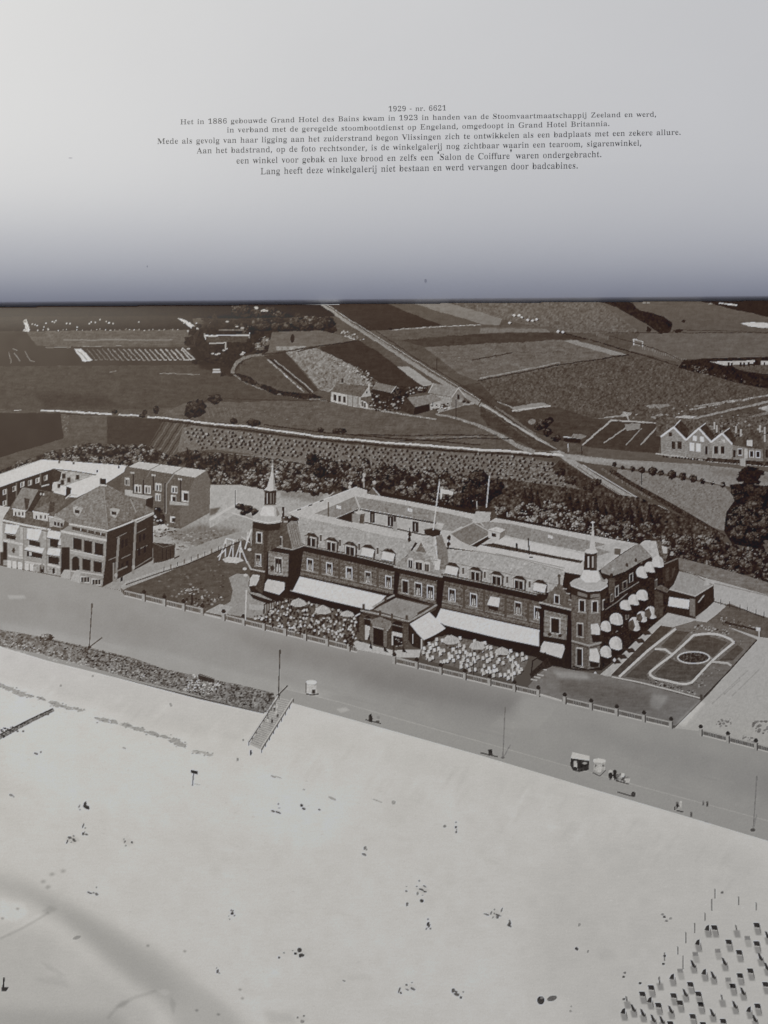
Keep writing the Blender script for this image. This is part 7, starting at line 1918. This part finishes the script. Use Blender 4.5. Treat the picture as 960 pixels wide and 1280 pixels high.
g 131|58,-56 35.8,-54 19.6,-49 14.4,-40 10.9,-30 11.5,-18 38,-10 14.4,0 20,12 17.9,21 17.4,30 27.4,37 50,44 17.4,60 16.8,85 18.5,97 22.9,107 24.4,116 35.4,122 49.7,126 63,127 76.5,126 93,122 119.5,122 123.3,107 100.8,107 106.7,95 109.2,81 107.5,70 103,60 102.6,52 92.6,46 80.1,42 69,41 66,41 63.9,41 65.4,42 57,42 49.8,41 42.6,38 37.2,33 35.1,28 39.3,22 56,20 70,20 89,19 103.5,16 113.5,12 110,5 114,-4 120.1,-15 117.8,-32 108.5,-45 87.2,-53 63,50 75.3,52 82.5,58 86.3,69 87.6,84 85.6,100 86.7,110 79,117 63,119 50.9,117 43.7,110 39.9,100 38.4,84 40.2,69 44.1,58 51.5,52 64,-46 97.5,-41 108.8,-26 108.3,-20 100.2,-17 92.3,-14 82,-14 37.2,-14 27.4,-21 24.4,-29 26.2,-36 37.8,-41 48.8,-45|1,0,53 1,53,2 2,53,70 2,70,82 2,81,3 2,82,81 3,80,4 3,81,80 4,78,5 4,79,78 4,80,79 5,77,6 5,78,77 6,49,7 6,50,49 7,47,8 7,48,47 7,49,48 8,43,9 8,44,43 8,45,44 8,46,45 8,47,46 9,41,10 9,42,41 9,43,42 10,40,11 10,41,40 11,38,12 11,39,38 11,40,39 12,31,54 12,32,31 12,54,69 12,68,13 12,69,68 13,66,14 13,67,66 13,68,67 14,66,15 15,65,16 15,66,65 16,64,17 16,65,64 17,22,18 17,62,22 17,63,62 17,64,63 18,21,19 18,22,21 19,21,20 25,24,60 35,33,36 36,33,32 37,32,12 38,37,12 54,31,55 55,30,56 55,31,30 56,29,57 56,30,29 57,27,58 57,28,27 57,29,28 58,26,59 58,27,26 59,25,60 59,26,25 60,24,61 61,24,62 62,23,22 62,24,23 70,52,71 70,53,52 71,51,72 71,52,51 72,51,73 73,51,74 74,50,75 74,51,50 75,76,50 76,50,6 77,76,6
h 152|17.1,0 8,6 14.3,8 26.7,10 28.4,15 29,22 29,160 28.2,167 26.6,172 14.2,175 9.3,176 17.8,182 49.2,182 54.7,107 76.7,122 97,127 122.3,117 124,85 124,22 124.5,15 126.2,10 138.7,8 144.2,6 134.9,0 91.1,0 81.9,6 83.2,6 100.1,10 102,22 101.8,87 100.5,96 99.3,103 93.2,107 81,109 61.8,105 51,94 51,22 51.6,15 53.3,10 65.7,8 71.2,6 61.9,0|0,40,1 0,41,40 1,40,2 2,39,3 2,40,39 3,38,4 3,39,38 4,36,5 4,37,36 4,38,37 5,13,6 5,35,13 5,36,35 6,13,7 7,13,8 8,13,12 9,8,12 10,9,12 10,12,11 13,16,14 13,33,16 13,34,33 14,16,15 24,22,26 24,23,22 24,26,25 26,20,27 26,21,20 26,22,21 27,18,28 27,19,18 27,20,19 28,17,29 28,18,17 29,17,30 30,17,31 31,17,32 32,17,16 33,32,16 35,34,13
i 79|17.1,0 8,6 14.3,8 26.7,10 28.4,15 29,22 29,101 28.2,109 27.4,114 15.2,116 9.6,117 17.8,124 49.2,124 51,22 51.6,15 53.3,10 65.7,8 71.2,6 61.9,0 40,145 33.9,146 26.3,151 29.6,157 28.4,165 29.6,173 26.3,179 33.9,184 40,185 46.3,184 54.6,179 51.4,173 51.7,165 51.4,157 54.6,151 46.3,146|0,17,1 0,18,17 1,17,2 2,16,3 2,17,16 3,15,4 3,16,15 4,13,5 4,14,13 4,15,14 5,13,6 6,13,7 7,13,8 8,13,12 9,8,12 10,9,12 10,12,11 19,34,20 20,33,21 20,34,33 21,32,22 21,33,32 22,31,23 22,32,31 23,30,24 23,31,30 24,29,25 24,30,29 25,28,26 25,29,28 26,28,27
j 84|14,-56 5.6,-55 -3.6,-52 -11.6,-48 -12.6,-42 -15.1,-35 -15.3,-28 -14.7,-21 -17.6,-16 -11.5,-13 -6,-12 -0.5,-13 5.6,-16 3,-20 3.4,-26 3.4,-30 2.1,-35 0.2,-39 -0.4,-41 2.5,-45 12,-47 24.4,-45 29.2,-40 31.8,-32 33.4,-21 34,100 33.2,108 30.4,114 17.2,117 10.7,118 19.1,124 53.9,124 56,-9 52.7,-29 50.6,-44 34.2,-53 42,145 35.5,147 28.4,151 31.6,158 30.5,165 31.6,173 28.4,180 35.5,184 42,186 49.5,184 56.6,180 53.4,173 54.5,165 53.4,158 56.6,151 49.5,147|1,0,35 1,35,2 2,35,3 3,19,4 3,20,19 3,35,20 4,17,5 4,18,17 4,19,18 5,15,6 5,16,15 5,17,16 6,14,7 6,15,14 7,13,8 7,14,13 8,12,9 8,13,12 9,11,10 9,12,11 20,35,21 21,34,22 21,35,34 22,34,23 23,33,24 23,34,33 24,32,25 24,33,32 25,32,26 26,32,31 27,26,31 28,27,31 29,28,31 29,31,30 37,36,51 37,51,38 38,50,39 38,51,50 39,48,40 39,49,48 39,50,49 40,47,41 40,48,47 41,46,42 41,47,46 42,45,43 42,46,45 43,45,44
k 143|17.1,0 8,6 14.3,8 26.7,10 28.4,15 21.3,22 29,159 28.2,167 27.4,172 15.3,174 9,176 17.8,182 49.2,182 55,67 93.6,99 99.1,106 102.1,111 98.2,116 86.2,117 84.4,117 92.1,124 127.9,124 136.6,117 122.8,114 107.4,104 86.5,84 129.2,14 136.8,8 149.2,6 139.9,0 94.1,0 85.3,6 87.2,6 101.5,8 104.8,13 103.5,16 101.4,20 73.5,59 59.1,54 51.3,22 51.6,15 53.3,10 65.7,8 71.2,6 61.9,0|0,43,1 0,44,43 1,43,2 2,42,3 2,43,42 3,41,4 3,42,41 4,39,5 4,40,39 4,41,40 5,13,6 5,37,13 5,37,38 5,39,38 6,13,7 7,13,8 8,13,12 9,8,12 10,9,12 10,12,11 13,25,14 13,26,25 14,24,15 14,25,24 15,24,16 16,23,17 16,24,23 17,22,18 17,23,22 19,21,20 19,22,21 30,28,32 30,29,28 30,32,31 32,28,33 33,27,34 33,28,27 34,26,35 34,27,26 35,26,36 36,26,37 37,26,13
l 80|17.1,0 8,6 14.3,8 26.7,10 28.4,15 29,22 29,159 28.2,167 27.4,172 15.2,175 9.5,176 17.8,182 49.2,182 51,22 51.6,15 53.3,10 65.7,8 71.2,6 61.9,0|0,17,1 0,18,17 1,17,2 2,16,3 2,17,16 3,15,4 3,16,15 4,13,5 4,14,13 4,15,14 5,13,6 6,13,7 7,13,12 8,7,12 9,8,12 10,9,12 10,12,11
m 222|17.1,0 8,6 14.3,8 26.6,10 28.2,15 29,22 30,101 28.2,108 26.6,113 14.2,116 8.8,118 17.8,124 49.2,124 55,106 75.7,122 95,127 116.1,122 128,104 146.7,122 167,127 192.3,117 193.2,85 193.2,22 193.8,15 195.5,10 207.7,8 213.2,6 203.9,0 161.1,0 151.8,6 157.3,8 169.5,10 171.2,15 171.8,22 171.6,87 170.3,96 168.4,103 163.8,107 152,109 138.6,105 122.1,95 122.2,22 122.1,15 123.7,10 135.7,8 141.2,6 131.9,0 90.1,0 80.8,6 86.3,8 98.3,10 100,15 100.8,22 100.8,87 100,96 97.9,103 91.7,107 80,109 66.7,105 51,94 51,22 50.8,15 52.2,11 64.8,8 70.2,6 60.9,0|0,64,1 0,65,64 1,64,2 2,63,3 2,64,63 3,62,4 3,63,62 4,60,5 4,61,60 4,62,61 5,59,6 5,60,59 6,13,7 6,58,13 6,59,58 7,13,8 8,13,9 9,13,12 10,9,12 10,12,11 13,16,14 13,57,16 13,58,57 14,16,15 17,20,18 17,20,38 17,39,38 17,40,39 18,20,19 28,26,29 28,27,26 29,25,30 29,26,25 30,24,31 30,25,24 31,23,32 31,24,23 32,22,33 32,23,22 33,21,34 33,22,21 34,21,35 35,21,36 36,21,37 37,21,20 38,37,20 47,45,48 47,46,45 48,44,49 48,45,44 49,43,50 49,44,43 50,42,51 50,43,42 51,41,52 51,42,41 52,41,53 53,40,54 53,41,40 54,40,55 55,17,56 55,40,17 56,17,57 57,17,16
n 152|17.1,0 8,6 14.3,8 26.7,10 28.4,15 29,22 30.1,101 28.2,108 26.6,113 14.2,116 8.8,118 17.8,124 49.2,124 54.7,107 76.7,122 97,127 122.3,117 124,85 124,22 124.5,15 126.2,10 138.7,8 144.2,6 134.9,0 91.1,0 81.9,6 83.2,6 100.1,10 102,22 101.8,87 100.5,96 99.3,103 93.2,107 81,109 61.8,105 51,94 51,22 51.6,15 53.3,10 65.7,8 71.2,6 61.9,0|0,40,1 0,41,40 1,40,2 2,39,3 2,40,39 3,38,4 3,39,38 4,36,5 4,37,36 4,38,37 5,35,6 5,36,35 6,13,7 6,34,13 6,35,34 7,13,8 8,13,9 9,13,12 10,9,12 10,12,11 13,16,14 13,33,16 13,34,33 14,16,15 24,22,26 24,23,22 24,26,25 26,20,27 26,21,20 26,22,21 27,18,28 27,19,18 27,20,19 28,17,29 28,18,17 29,17,30 30,17,31 31,17,32 32,17,16 33,32,16
o 135|67,-4 51.8,-2 36.4,5 24.3,15 22,28 17,44 16.2,62 17.1,80 22.1,96 24.3,109 36.5,119 51.7,125 67,127 83.2,125 97.6,119 109.7,109 112.1,96 117.1,80 118.8,62 117.2,43 112.2,27 109.7,14 97.6,4 83.2,-2 67,5 80.3,7 89.6,16 92,22 94.1,33 95.8,46 96.2,62 94,91 88.6,108 80.5,117 67,120 53.5,117 45.4,108 40.8,91 38.8,62 39,46 40.8,33 42.8,23 45.4,16 54.7,7|0,23,1 1,22,24 1,23,22 1,24,2 2,24,43 2,43,3 3,41,4 3,42,41 3,43,42 4,40,5 4,41,40 5,39,6 5,40,39 6,38,7 6,39,38 7,37,8 7,38,37 8,36,9 8,37,36 9,35,10 9,36,35 10,34,11 10,35,34 11,13,12 11,14,13 24,22,25 25,21,26 25,22,21 26,21,27 27,20,28 27,21,20 28,19,29 28,20,19 29,18,30 29,19,18 30,17,31 30,18,17 31,16,32 31,17,16 32,15,33 32,16,15 33,14,34 33,15,14 34,14,11
p 149|17.1,-56 8.5,-49 12.5,-49 23.9,-47 28.1,-44 28.6,-40 29.2,-35 29,-26 29.2,97 27.8,107 27,113 15.2,116 9,118 17.5,124 47.5,124 53.5,105 72.6,122 92,128 105.1,126 116.7,119 119.3,109 126.2,97 130.1,81 131.8,64 130.1,45 126.4,29 118.6,15 115.6,5 103.2,-2 91,-4 73.7,0 54.9,13 51,-23 51.8,-33 52.5,-39 53.8,-44 66.8,-47 71.8,-48 77.2,-49 68.9,-56 78,11 94.5,14 103.2,24 107.6,40 109.1,62 107.8,83 103.6,99 96,108 80,111 66.7,107 51,94 51,27 59.2,15|0,39,1 1,39,38 2,36,3 2,37,36 2,38,37 3,35,4 3,36,35 4,35,5 5,34,6 5,35,34 6,33,7 6,34,33 7,31,51 7,32,31 7,33,32 7,50,8 7,51,50 8,15,9 8,50,15 9,15,10 10,15,11 11,15,14 12,11,14 12,14,13 15,48,16 15,49,48 15,50,49 16,18,17 16,19,18 29,28,30 30,27,40 30,28,27 30,40,31 31,40,52 31,52,51 40,27,41 41,26,42 41,27,26 42,25,43 42,26,25 43,24,44 43,25,24 44,22,45 44,23,22 44,24,23 45,21,46 45,22,21 46,21,47 47,20,48 47,21,20 48,19,16 48,20,19
r 115|17.1,0 8,6 14.3,8 27.1,10 28.6,15 29.2,22 28.8,101 28,109 27.2,114 15.2,116 9.6,117 17.7,124 48.3,124 54.9,101 75.8,112 75.3,120 86,126 93,127 101.3,126 109.6,122 104.9,115 105,106 108.6,99 110.7,94 104.3,90 99,89 94.2,90 89.5,92 91.4,96 89.6,100 84.6,103 75,104 68.4,102 55.8,97 52.6,88 51.8,77 51.8,22 52.4,15 55.9,10 68.7,8 77.6,6 68.9,0|0,40,1 0,41,40 1,39,2 1,40,39 2,38,3 2,39,38 3,37,4 3,38,37 4,36,5 4,37,36 5,13,6 5,33,13 5,34,33 5,35,34 5,36,35 6,13,7 7,13,8 8,13,9 9,13,12 10,9,12 10,12,11 13,31,14 13,32,31 13,33,32 14,20,15 14,21,20 15,19,16 15,20,19 16,18,17 16,19,18 26,24,27 26,25,24 27,23,28 27,24,23 28,22,29 28,23,22 29,22,30 30,22,31 31,21,14 31,22,21
s 115|60,-4 49.4,-2 35.4,2 32.2,3 29,3 22.6,2 19.3,-3 15.4,-3 15.4,42 19.9,42 23.5,27 31,16 44.8,8 56,6 65.2,7 75,11 79.4,16 81.9,23 79.1,34 62.3,42 43.3,52 30.4,59 33,68 28,77 22.5,88 23.1,104 26.4,116 39.8,125 56,128 60,127 65.7,126 71.6,125 80,123 80.4,123 81.7,122 84,122 85,122 90.5,123 92.8,128 96.7,128 96.5,89 92.1,89 88.5,101 82.6,111 70.2,117 60,118 51.8,117 42.4,114 38.8,110 37.1,104 37.6,98 39.9,93 50.8,89 58.7,85 76.7,76 87.7,69 86,61 90,51 95.9,38 95.1,21 90.6,7 77.3,-1|1,0,61 1,61,2 2,61,3 3,61,13 4,3,13 4,12,11 4,13,12 5,4,11 7,5,11 7,6,5 7,9,8 7,10,9 7,11,10 13,61,14 14,60,15 14,61,60 15,60,16 16,59,17 16,60,59 17,59,18 18,58,19 18,59,58 19,57,20 19,58,57 20,57,21 21,56,22 21,57,56 22,54,23 22,55,54 22,56,55 23,53,24 23,54,53 24,50,25 24,51,50 24,52,51 24,53,52 25,47,26 25,48,47 25,49,48 25,50,49 26,32,27 26,33,32 26,34,33 26,35,34 26,36,35 26,45,36 26,46,45 26,47,46 27,29,28 27,30,29 27,31,30 27,32,31 36,40,37 37,39,38 37,40,39 41,40,42 42,40,43 43,40,36 44,43,36 45,44,36
t 91|49,-4 36.8,-2 26.4,4 32,14 27.2,28 26.5,111 10.1,111 19,120 29.9,134 39.7,148 47.7,159 52.8,170 56.7,170 49.4,124 78.2,124 78.2,111 50.5,111 49.8,33 49.9,25 51.7,20 57.3,17 67,16 77.4,20 82.2,30 88.5,26 72.4,4|1,0,25 1,25,2 2,25,3 3,18,4 3,19,18 3,20,19 3,21,20 3,25,21 4,16,5 4,17,16 4,18,17 6,15,7 7,13,8 7,14,13 7,15,14 8,13,9 9,13,10 10,12,11 10,13,12 21,25,22 22,24,23 22,25,24
u 150|52,-4 37.7,-1 26.4,7 28.1,20 26.2,39 26.2,99 26.2,107 24.6,113 12.2,116 6,118 15,124 47,124 49,30 50,23 52,18 64.8,15 71,14 83.2,17 99,26 91.7,99 85.2,108 95.5,113 84.2,116 77.1,118 86.1,124 118.9,124 121,28 120.8,20 123.8,16 136.8,13 142.5,12 140.9,5 119.8,3 91.9,-4 94.9,16 83.7,8 73.6,1 62.5,-3|0,37,1 1,36,2 1,37,36 2,14,3 2,15,14 2,16,15 2,35,16 2,36,35 3,12,4 3,13,12 3,14,13 4,12,5 5,12,6 6,12,7 7,12,11 8,7,11 9,8,11 9,11,10 16,34,17 16,35,34 17,27,18 17,28,27 18,26,19 18,27,26 19,26,20 20,21,26 21,26,25 22,21,25 23,22,25 23,25,24 32,31,30 33,28,34 33,29,28 33,30,29 33,32,30 34,28,17
v 122|58.1,-4 23.3,99 20.4,107 18.1,112 11.1,116 0.3,117 9.1,124 55.9,124 64.2,118 62,118 45.2,116 43.4,110 43.5,109 43.7,107 74,49 96.4,101 98.4,106 98.7,109 96.4,115 82.1,118 88.9,124 114.1,124 121,118 111.7,116 107.8,111 105.5,106 101.7,97 62.8,-4|0,14,1 0,27,14 1,14,2 2,11,3 2,12,11 2,13,12 2,14,13 3,10,4 3,11,10 4,10,5 5,7,6 5,9,7 5,10,9 9,8,7 14,26,15 14,27,26 15,25,16 15,26,25 16,25,17 17,24,18 17,25,24 18,23,19 18,24,23 19,21,20 19,22,21 19,23,22
w 174|50.2,-4 15.2,106 13.6,110 11.1,114 6.3,116 -3.1,117 6.1,124 44.9,124 53.5,117 50.8,117 41.3,116 37,114 37.5,110 37.7,108 37.9,106 38.9,104 39.9,101 67,51 92,94 88.1,106 86.5,112 84.5,115 73.2,117 68.3,118 77.1,124 118.9,124 127.9,117 113.8,115 109.8,110 109.9,109 110,108 110.9,106 111,105 134,56 155.3,102 156.5,107 157.5,110 157.1,113 154.9,116 148.2,117 143.5,118 148.9,124 171.1,124 176.9,118 170.3,117 166.7,114 164.5,109 162.6,103 121,-4 117,-4 89,79 54.9,-4|0,15,1 0,16,15 0,17,16 0,51,17 1,13,2 1,14,13 1,15,14 2,11,3 2,12,11 2,13,12 3,10,4 3,11,10 4,8,5 4,8,9 4,10,9 5,7,6 5,8,7 17,50,18 17,51,50 18,31,19 18,32,31 18,33,32 19,28,20 19,29,28 19,30,29 19,31,30 20,27,21 20,28,27 21,27,22 22,26,23 22,27,26 23,25,24 23,26,25 33,48,34 34,47,35 34,48,47 35,46,36 35,47,46 36,46,37 37,45,38 37,46,45 38,44,39 38,45,44 39,43,40 39,44,43 40,42,41 40,43,42 49,33,50 49,48,33 50,33,18
x 128|10.7,0 2.5,6 17.2,12 27.6,23 57.7,55 25.7,105 17.5,114 2.7,117 12.1,124 56.9,124 65.9,118 51.3,116 46.9,112 48.2,109 51.3,104 73,82 91.6,103 95.7,107 97.3,111 97.1,114 94.5,116 87.2,117 81.7,118 88.5,124 115.5,124 123.4,118 110,113 99.4,102 70.3,74 107.9,15 109.5,11 112.7,9 123.8,7 127.1,6 117.9,0 72.1,0 63.3,6 67.3,7 77.7,8 82.6,10 83.2,12 81.8,17 77.7,24 55,46 36.4,24 32.1,18 30.5,14 32.2,8 46,6 45.7,6 38.3,0|0,48,1 0,49,48 0,50,49 1,47,2 1,48,47 2,45,3 2,46,45 2,47,46 3,43,4 3,44,43 3,45,44 4,14,5 4,15,14 4,28,15 4,29,28 5,12,6 5,13,12 5,14,13 6,11,7 6,12,11 7,9,8 7,10,9 7,11,10 15,27,16 15,28,27 16,27,17 17,27,18 18,26,19 18,27,26 19,26,20 20,26,21 21,26,25 22,21,25 22,24,23 22,25,24 35,33,36 35,34,33 36,33,37 37,32,38 37,33,32 38,31,39 38,32,31 39,30,40 39,31,30 40,29,41 40,30,29 41,29,42 42,29,43 43,29,4
z 117|15.1,0 16,6 75.8,115 51.7,115 37.7,113 26.1,109 19.7,100 15.9,87 11.5,87 22.7,124 108.4,124 100.9,116 41.2,10 61,10 77.2,12 92.2,17 99.5,28 104.9,43 108.7,43 97.2,0|0,19,1 1,12,2 1,13,12 1,19,13 2,12,11 3,2,11 3,11,10 4,10,3 4,10,9 5,4,9 8,5,9 8,6,5 8,7,6 13,19,14 14,19,15 15,19,16 16,18,17 16,19,18
"""

# ------------------------------------------------------------------ turn the print into printed pieces of the leaf
fibre = 1.1 * NOISES['soft'] + .8 * NS + .5 * N1
T += fibre * np.clip((T - 120) / 60, 0, 1)
T -= 13.0 * np.exp(-((T - 72) / 34) ** 2)             # a hard, contrasty old plate
np.clip(T, 22, 198, out=T)
NX, NY = X1 - X0, Y1 - Y0                               # cells of one sheet pixel
P = np.pad(T, ((1, 1), (1, 1)), mode='edge')
V = (P[0:-1:2, 0:-1:2] + P[1::2, 0:-1:2] + P[0:-1:2, 1::2] + P[1::2, 1::2])[:NY + 1, :NX + 1] / 4
Vb = np.pad(V, 1, mode='edge')
V = np.clip(V + 0.55 * (V - .25 * (Vb[:-2, 1:-1] + Vb[2:, 1:-1] + Vb[1:-1, :-2] + Vb[1:-1, 2:])), 16, 202)
cell = LB[1::2, 1::2][:NY, :NX]
KEY = [0, 30, 48, 70, 92, 120, 150, 186, 255]
RED = [0, 42, 59, 81, 101, 125, 151, 188, 255]
GRN = [0, 28, 43, 69, 91, 119, 148, 184.5, 255]
BLU = [0, 21, 33, 57, 80, 110.5, 142, 179, 250]
GAIN = 0.60                                             # how bright white paper appears in this room


def ink(v, warm):
    """ink colour of a tone; the dark tones are printed warmer in the upper, denser half of the plate"""
    out = np.empty(v.shape + (4,), np.float32)
    for i, k in enumerate((RED, GRN, BLU)):
        c = (np.interp(v, KEY, k) * warm + np.interp(v, KEY, (COOL[i])) * (1 - warm)) / 255
        lin = np.where(c <= .04045, c / 12.92, ((c + .055) / 1.055) ** 2.4)
        out[..., i] = np.clip((lin - INK_LIFT) / GAIN, .004, .86)
    out[..., 3] = 1
    return out


INK_LIFT = 0.010
COOL = [[0, 33, 50, 73, 95, 121.5, 150.5, 187, 255], [0, 31, 48, 70.5, 92, 119, 147.5, 183, 255], [0, 28, 45, 66, 87, 113.5, 138, 171.5, 251]]
gx, gy = np.meshgrid(np.arange(X0, X1 + 1), np.arange(Y0, Y1 + 1))
WARM = np.clip((950 - gy) / 220.0, .12, .72)
COL = ink(V, WARM)
POS = on_surface(gx, gy, z_photo)
VI = np.arange((NX + 1) * (NY + 1)).reshape(NY + 1, NX + 1)
Q = np.stack([VI[1:, :-1], VI[1:, 1:], VI[:-1, 1:], VI[:-1, :-1]], -1).reshape(-1, 4)
POS_F, COL_F = POS.reshape(-1, 3), COL.reshape(-1, 4)

photo = thing("photograph_page", "glossy book page below the gutter printed with a sepia aerial photograph of a seaside hotel", "book page")
order = np.argsort(cell.ravel(), kind='stable')
lab = cell.ravel()[order]
cuts = np.searchsorted(lab, np.arange(len(PIECES) + 1))
objs = {}


def root_of(i):
    """a printed thing is a part of the page; whatever belongs to it is a sub-part, never deeper"""
    a = PIECES[i][1]
    while a is not None and PIECES[a][1] is not None:
        a = PIECES[a][1]
    return a


STUFF = {"printed_orchard", "printed_scrub", "printed_woodland", "printed_wood", "printed_allotment_rows", "printed_bushes"}
for i, (name, above, label) in enumerate(PIECES):
    ids = order[cuts[i]:cuts[i + 1]]
    if len(ids) < 2 and not any(p[1] == i for p in PIECES):
        continue
    if len(ids) == 0:
        continue
    q = Q[ids]
    u, inv = np.unique(q, return_inverse=True)
    q2 = inv.reshape(q.shape)
    pos, col = POS_F[u], COL_F[u]
    if i == 0 or False:
        pass
    a = root_of(i)
    o = mesh_np(name, pos, q2, M_PRINT, objs.get(a, photo), col)
    if label:
        o['label'] = label
    if name in STUFF:
        o['kind'] = 'stuff'
    objs[i] = o

# the leaf goes on past the picture's edges: coarse margins that carry the print outwards
EXT = 260


def margin(xs, ys, name="printed_margin"):
    X, Y = np.meshgrid(xs, ys)
    p = on_surface(X, Y, z_photo)
    c = COL[np.clip(Y - Y0, 0, NY).astype(int), np.clip(X - X0, 0, NX).astype(int)]
    ny, nx = X.shape
    i = np.arange(nx * ny).reshape(ny, nx)
    q = np.stack([i[1:, :-1], i[1:, 1:], i[:-1, 1:], i[:-1, :-1]], -1).reshape(-1, 4)
    return mesh_np(name, p.reshape(-1, 3), q, M_PRINT, photo, c.reshape(-1, 4))


margin(np.array([X0 - EXT, X0]), np.arange(Y0, Y1 + 1))
margin(np.array([X1, X1 + EXT]), np.arange(Y0, Y1 + 1))
margin(np.concatenate([[X0 - EXT], np.arange(X0, X1 + 1), [X1 + EXT]]), np.array([Y1, Y1 + EXT]))
pb = on_surface(np.array([X0 - EXT, X1 + EXT, X0 - EXT, X1 + EXT]), np.array([Y1 + EXT, Y1 + EXT, Y0, Y0]), z_photo)
leaf_shell("leaf_underside", photo, np.linspace(pb[2, 0], pb[3, 0], 24), np.linspace(pb[0, 1], pb[2, 1], 90), z_photo, M_PAPER)

# ------------------------------------------------------------------ the caption page
caption = thing("caption_page", "white coated book page curving into the gutter, with seven centred lines of small Dutch text", "book page")
xs = np.linspace(-0.25, 0.25, 75)
tv = np.concatenate([np.linspace(0.0, 0.001, 22)[:-1], np.linspace(0.001, 0.11, 190), np.linspace(0.112, 0.34, 80)])
TX, TT = np.meshgrid(xs, tv)
TY = G0 + GK * TX + TT
TZ = z_caption(TX, TY)
vi = np.arange(TX.size).reshape(TX.shape)
qs = np.stack([vi[:-1, :-1], vi[:-1, 1:], vi[1:, 1:], vi[1:, :-1]], -1).reshape(-1, 4)
n0 = TX.size
top = np.stack([TX, TY, TZ], -1).reshape(-1, 3)
bot = top - np.array([0, 0, 0.00015])
rim = np.concatenate([vi[0, :], vi[1:, -1], vi[-1, -2::-1], vi[-2:0:-1, 0]])
rq = np.stack([rim, rim + n0, np.roll(rim, -1) + n0, np.roll(rim, -1)], -1)
sheet = mesh_np("paper_leaf", np.concatenate([top, bot]), np.concatenate([qs, qs[:, ::-1] + n0, rq]), M_PAPER, caption)

GL = {}
for row_ in GLYPHS.strip().split("\n"):
    ch, rest = row_[0], row_[2:]
    adv, vs, ts = rest.split("|")
    GL[ch] = (int(adv), np.array([[float(c) for c in v.split(",")] for v in vs.split()]), np.array([[int(c) for c in t.split(",")] for t in ts.split()]))
_c = GL[","]
_q = np.array([[8.0, 0], [52, 0], [56, 22], [46, 58], [26, 86], [20, 80], [34, 52], [34, 40], [8, 34]])
GL["'"] = (66, _q * [1, -1] + np.array([0, 278]), np.array([[0, i, i + 1] for i in range(1, 8)]))
GL["`"] = (66, _q * [-1, 1] + np.array([66, 190]), np.array([[0, i, i + 1] for i in range(1, 8)]))
CAPH = GL["H"][1][:, 1].max()
LINES = [
    ("1929 - nr. 6621", 485.2, 557.8, 6.2, (139.2, 138.7, 138.0)),
    ("Het in 1886 gebouwde Grand Hotel des Bains kwam in 1923 in handen van de Stoomvaartmaatschappij Zeeland en werd,", 225, 820.5, 6.2, (155.5, 150.1, 145.8)),
    ("in verband met de geregelde stoombootdienst op Engeland, omgedoopt in Grand Hotel Britannia.", 283.3, 762, 6.5, (165.6, 162.0, 157.5)),
    ("Mede als gevolg van haar ligging aan het zuiderstrand begon Vlissingen zich te ontwikkelen als een badplaats met een zekere allure.", 196.3, 851, 6.9, (180.0, 174.7, 168.4)),
    ("Aan het badstrand, op de foto rechtsonder, is de winkelgalerij nog zichtbaar waarin een tearoom, sigarenwinkel,", 245.8, 802, 7.1, (191.8, 187.0, 182.0)),
    ("een winkel voor gebak en luxe brood en zelfs een `Salon de Coiffure' waren ondergebracht.", 295, 752, 7.6, (204.5, 200.6, 196.3)),
    ("Lang heeft deze winkelgalerij niet bestaan en werd vervangen door badcabines.", 325.3, 722.5, 7.9, (218.0, 213.9, 210.6)),
]
for text, xa, xb, cap, (ya, ym, yb) in LINES:
    total = sum(100 if c == " " else GL[c][0] for c in text) - 10
    sx = (xb - xa) / total
    sy = cap / CAPH
    co = np.polyfit([xa, (xa + xb) / 2 if xa > 480 else 520, xb], [ya, ym, yb], 2)
    ln = bpy.data.objects.new("text_line", None)
    ln.empty_display_size = 0.01
    scene.collection.objects.link(ln)
    ln.parent = caption
    pen = 0.0
    vs, fs, n = [], [], 0

    def flush():
        global vs, fs, n
        if vs:
            v = np.concatenate(vs)
            p = on_surface(v[:, 0], v[:, 1], z_caption)
            p[:, 2] += 0.00003
            mesh_np("printed_word", p, np.concatenate(fs), M_INK, ln, smooth=False)
        vs, fs, n = [], [], 0

    for c in text:
        if c == " ":
            flush()
            pen += 100
            continue
        a, gv, gt = GL[c]
        x = xa + (pen + gv[:, 0]) * sx
        y = np.polyval(co, x) - gv[:, 1] * sy
        vs.append(np.stack([x, y], -1))
        fs.append(gt + n)
        n += len(gv)
        pen += a
    flush()

# two faint specks on the white paper
for x, y, a, b in ((88, 197.4, 2.6, .7), (532, 351, 1.6, 2.4), (184, 333, .8, 1.2)):
    k = np.arange(10) * math.tau / 10
    p = on_surface(x + a * np.cos(k), y + b * np.sin(k), z_caption)
    p[:, 2] += 0.00003
    m_, nt_, b_ = (lambda t: t)(new_mat("paper_speck"))
    b_.inputs['Base Color'].default_value = (.50, .50, .52, 1)
    mesh_np("paper_speck", p, np.arange(10)[None, ::-1], m_, caption, smooth=False)
print("pieces", len(PIECES), "objects", len(scene.objects))
from collections import Counter
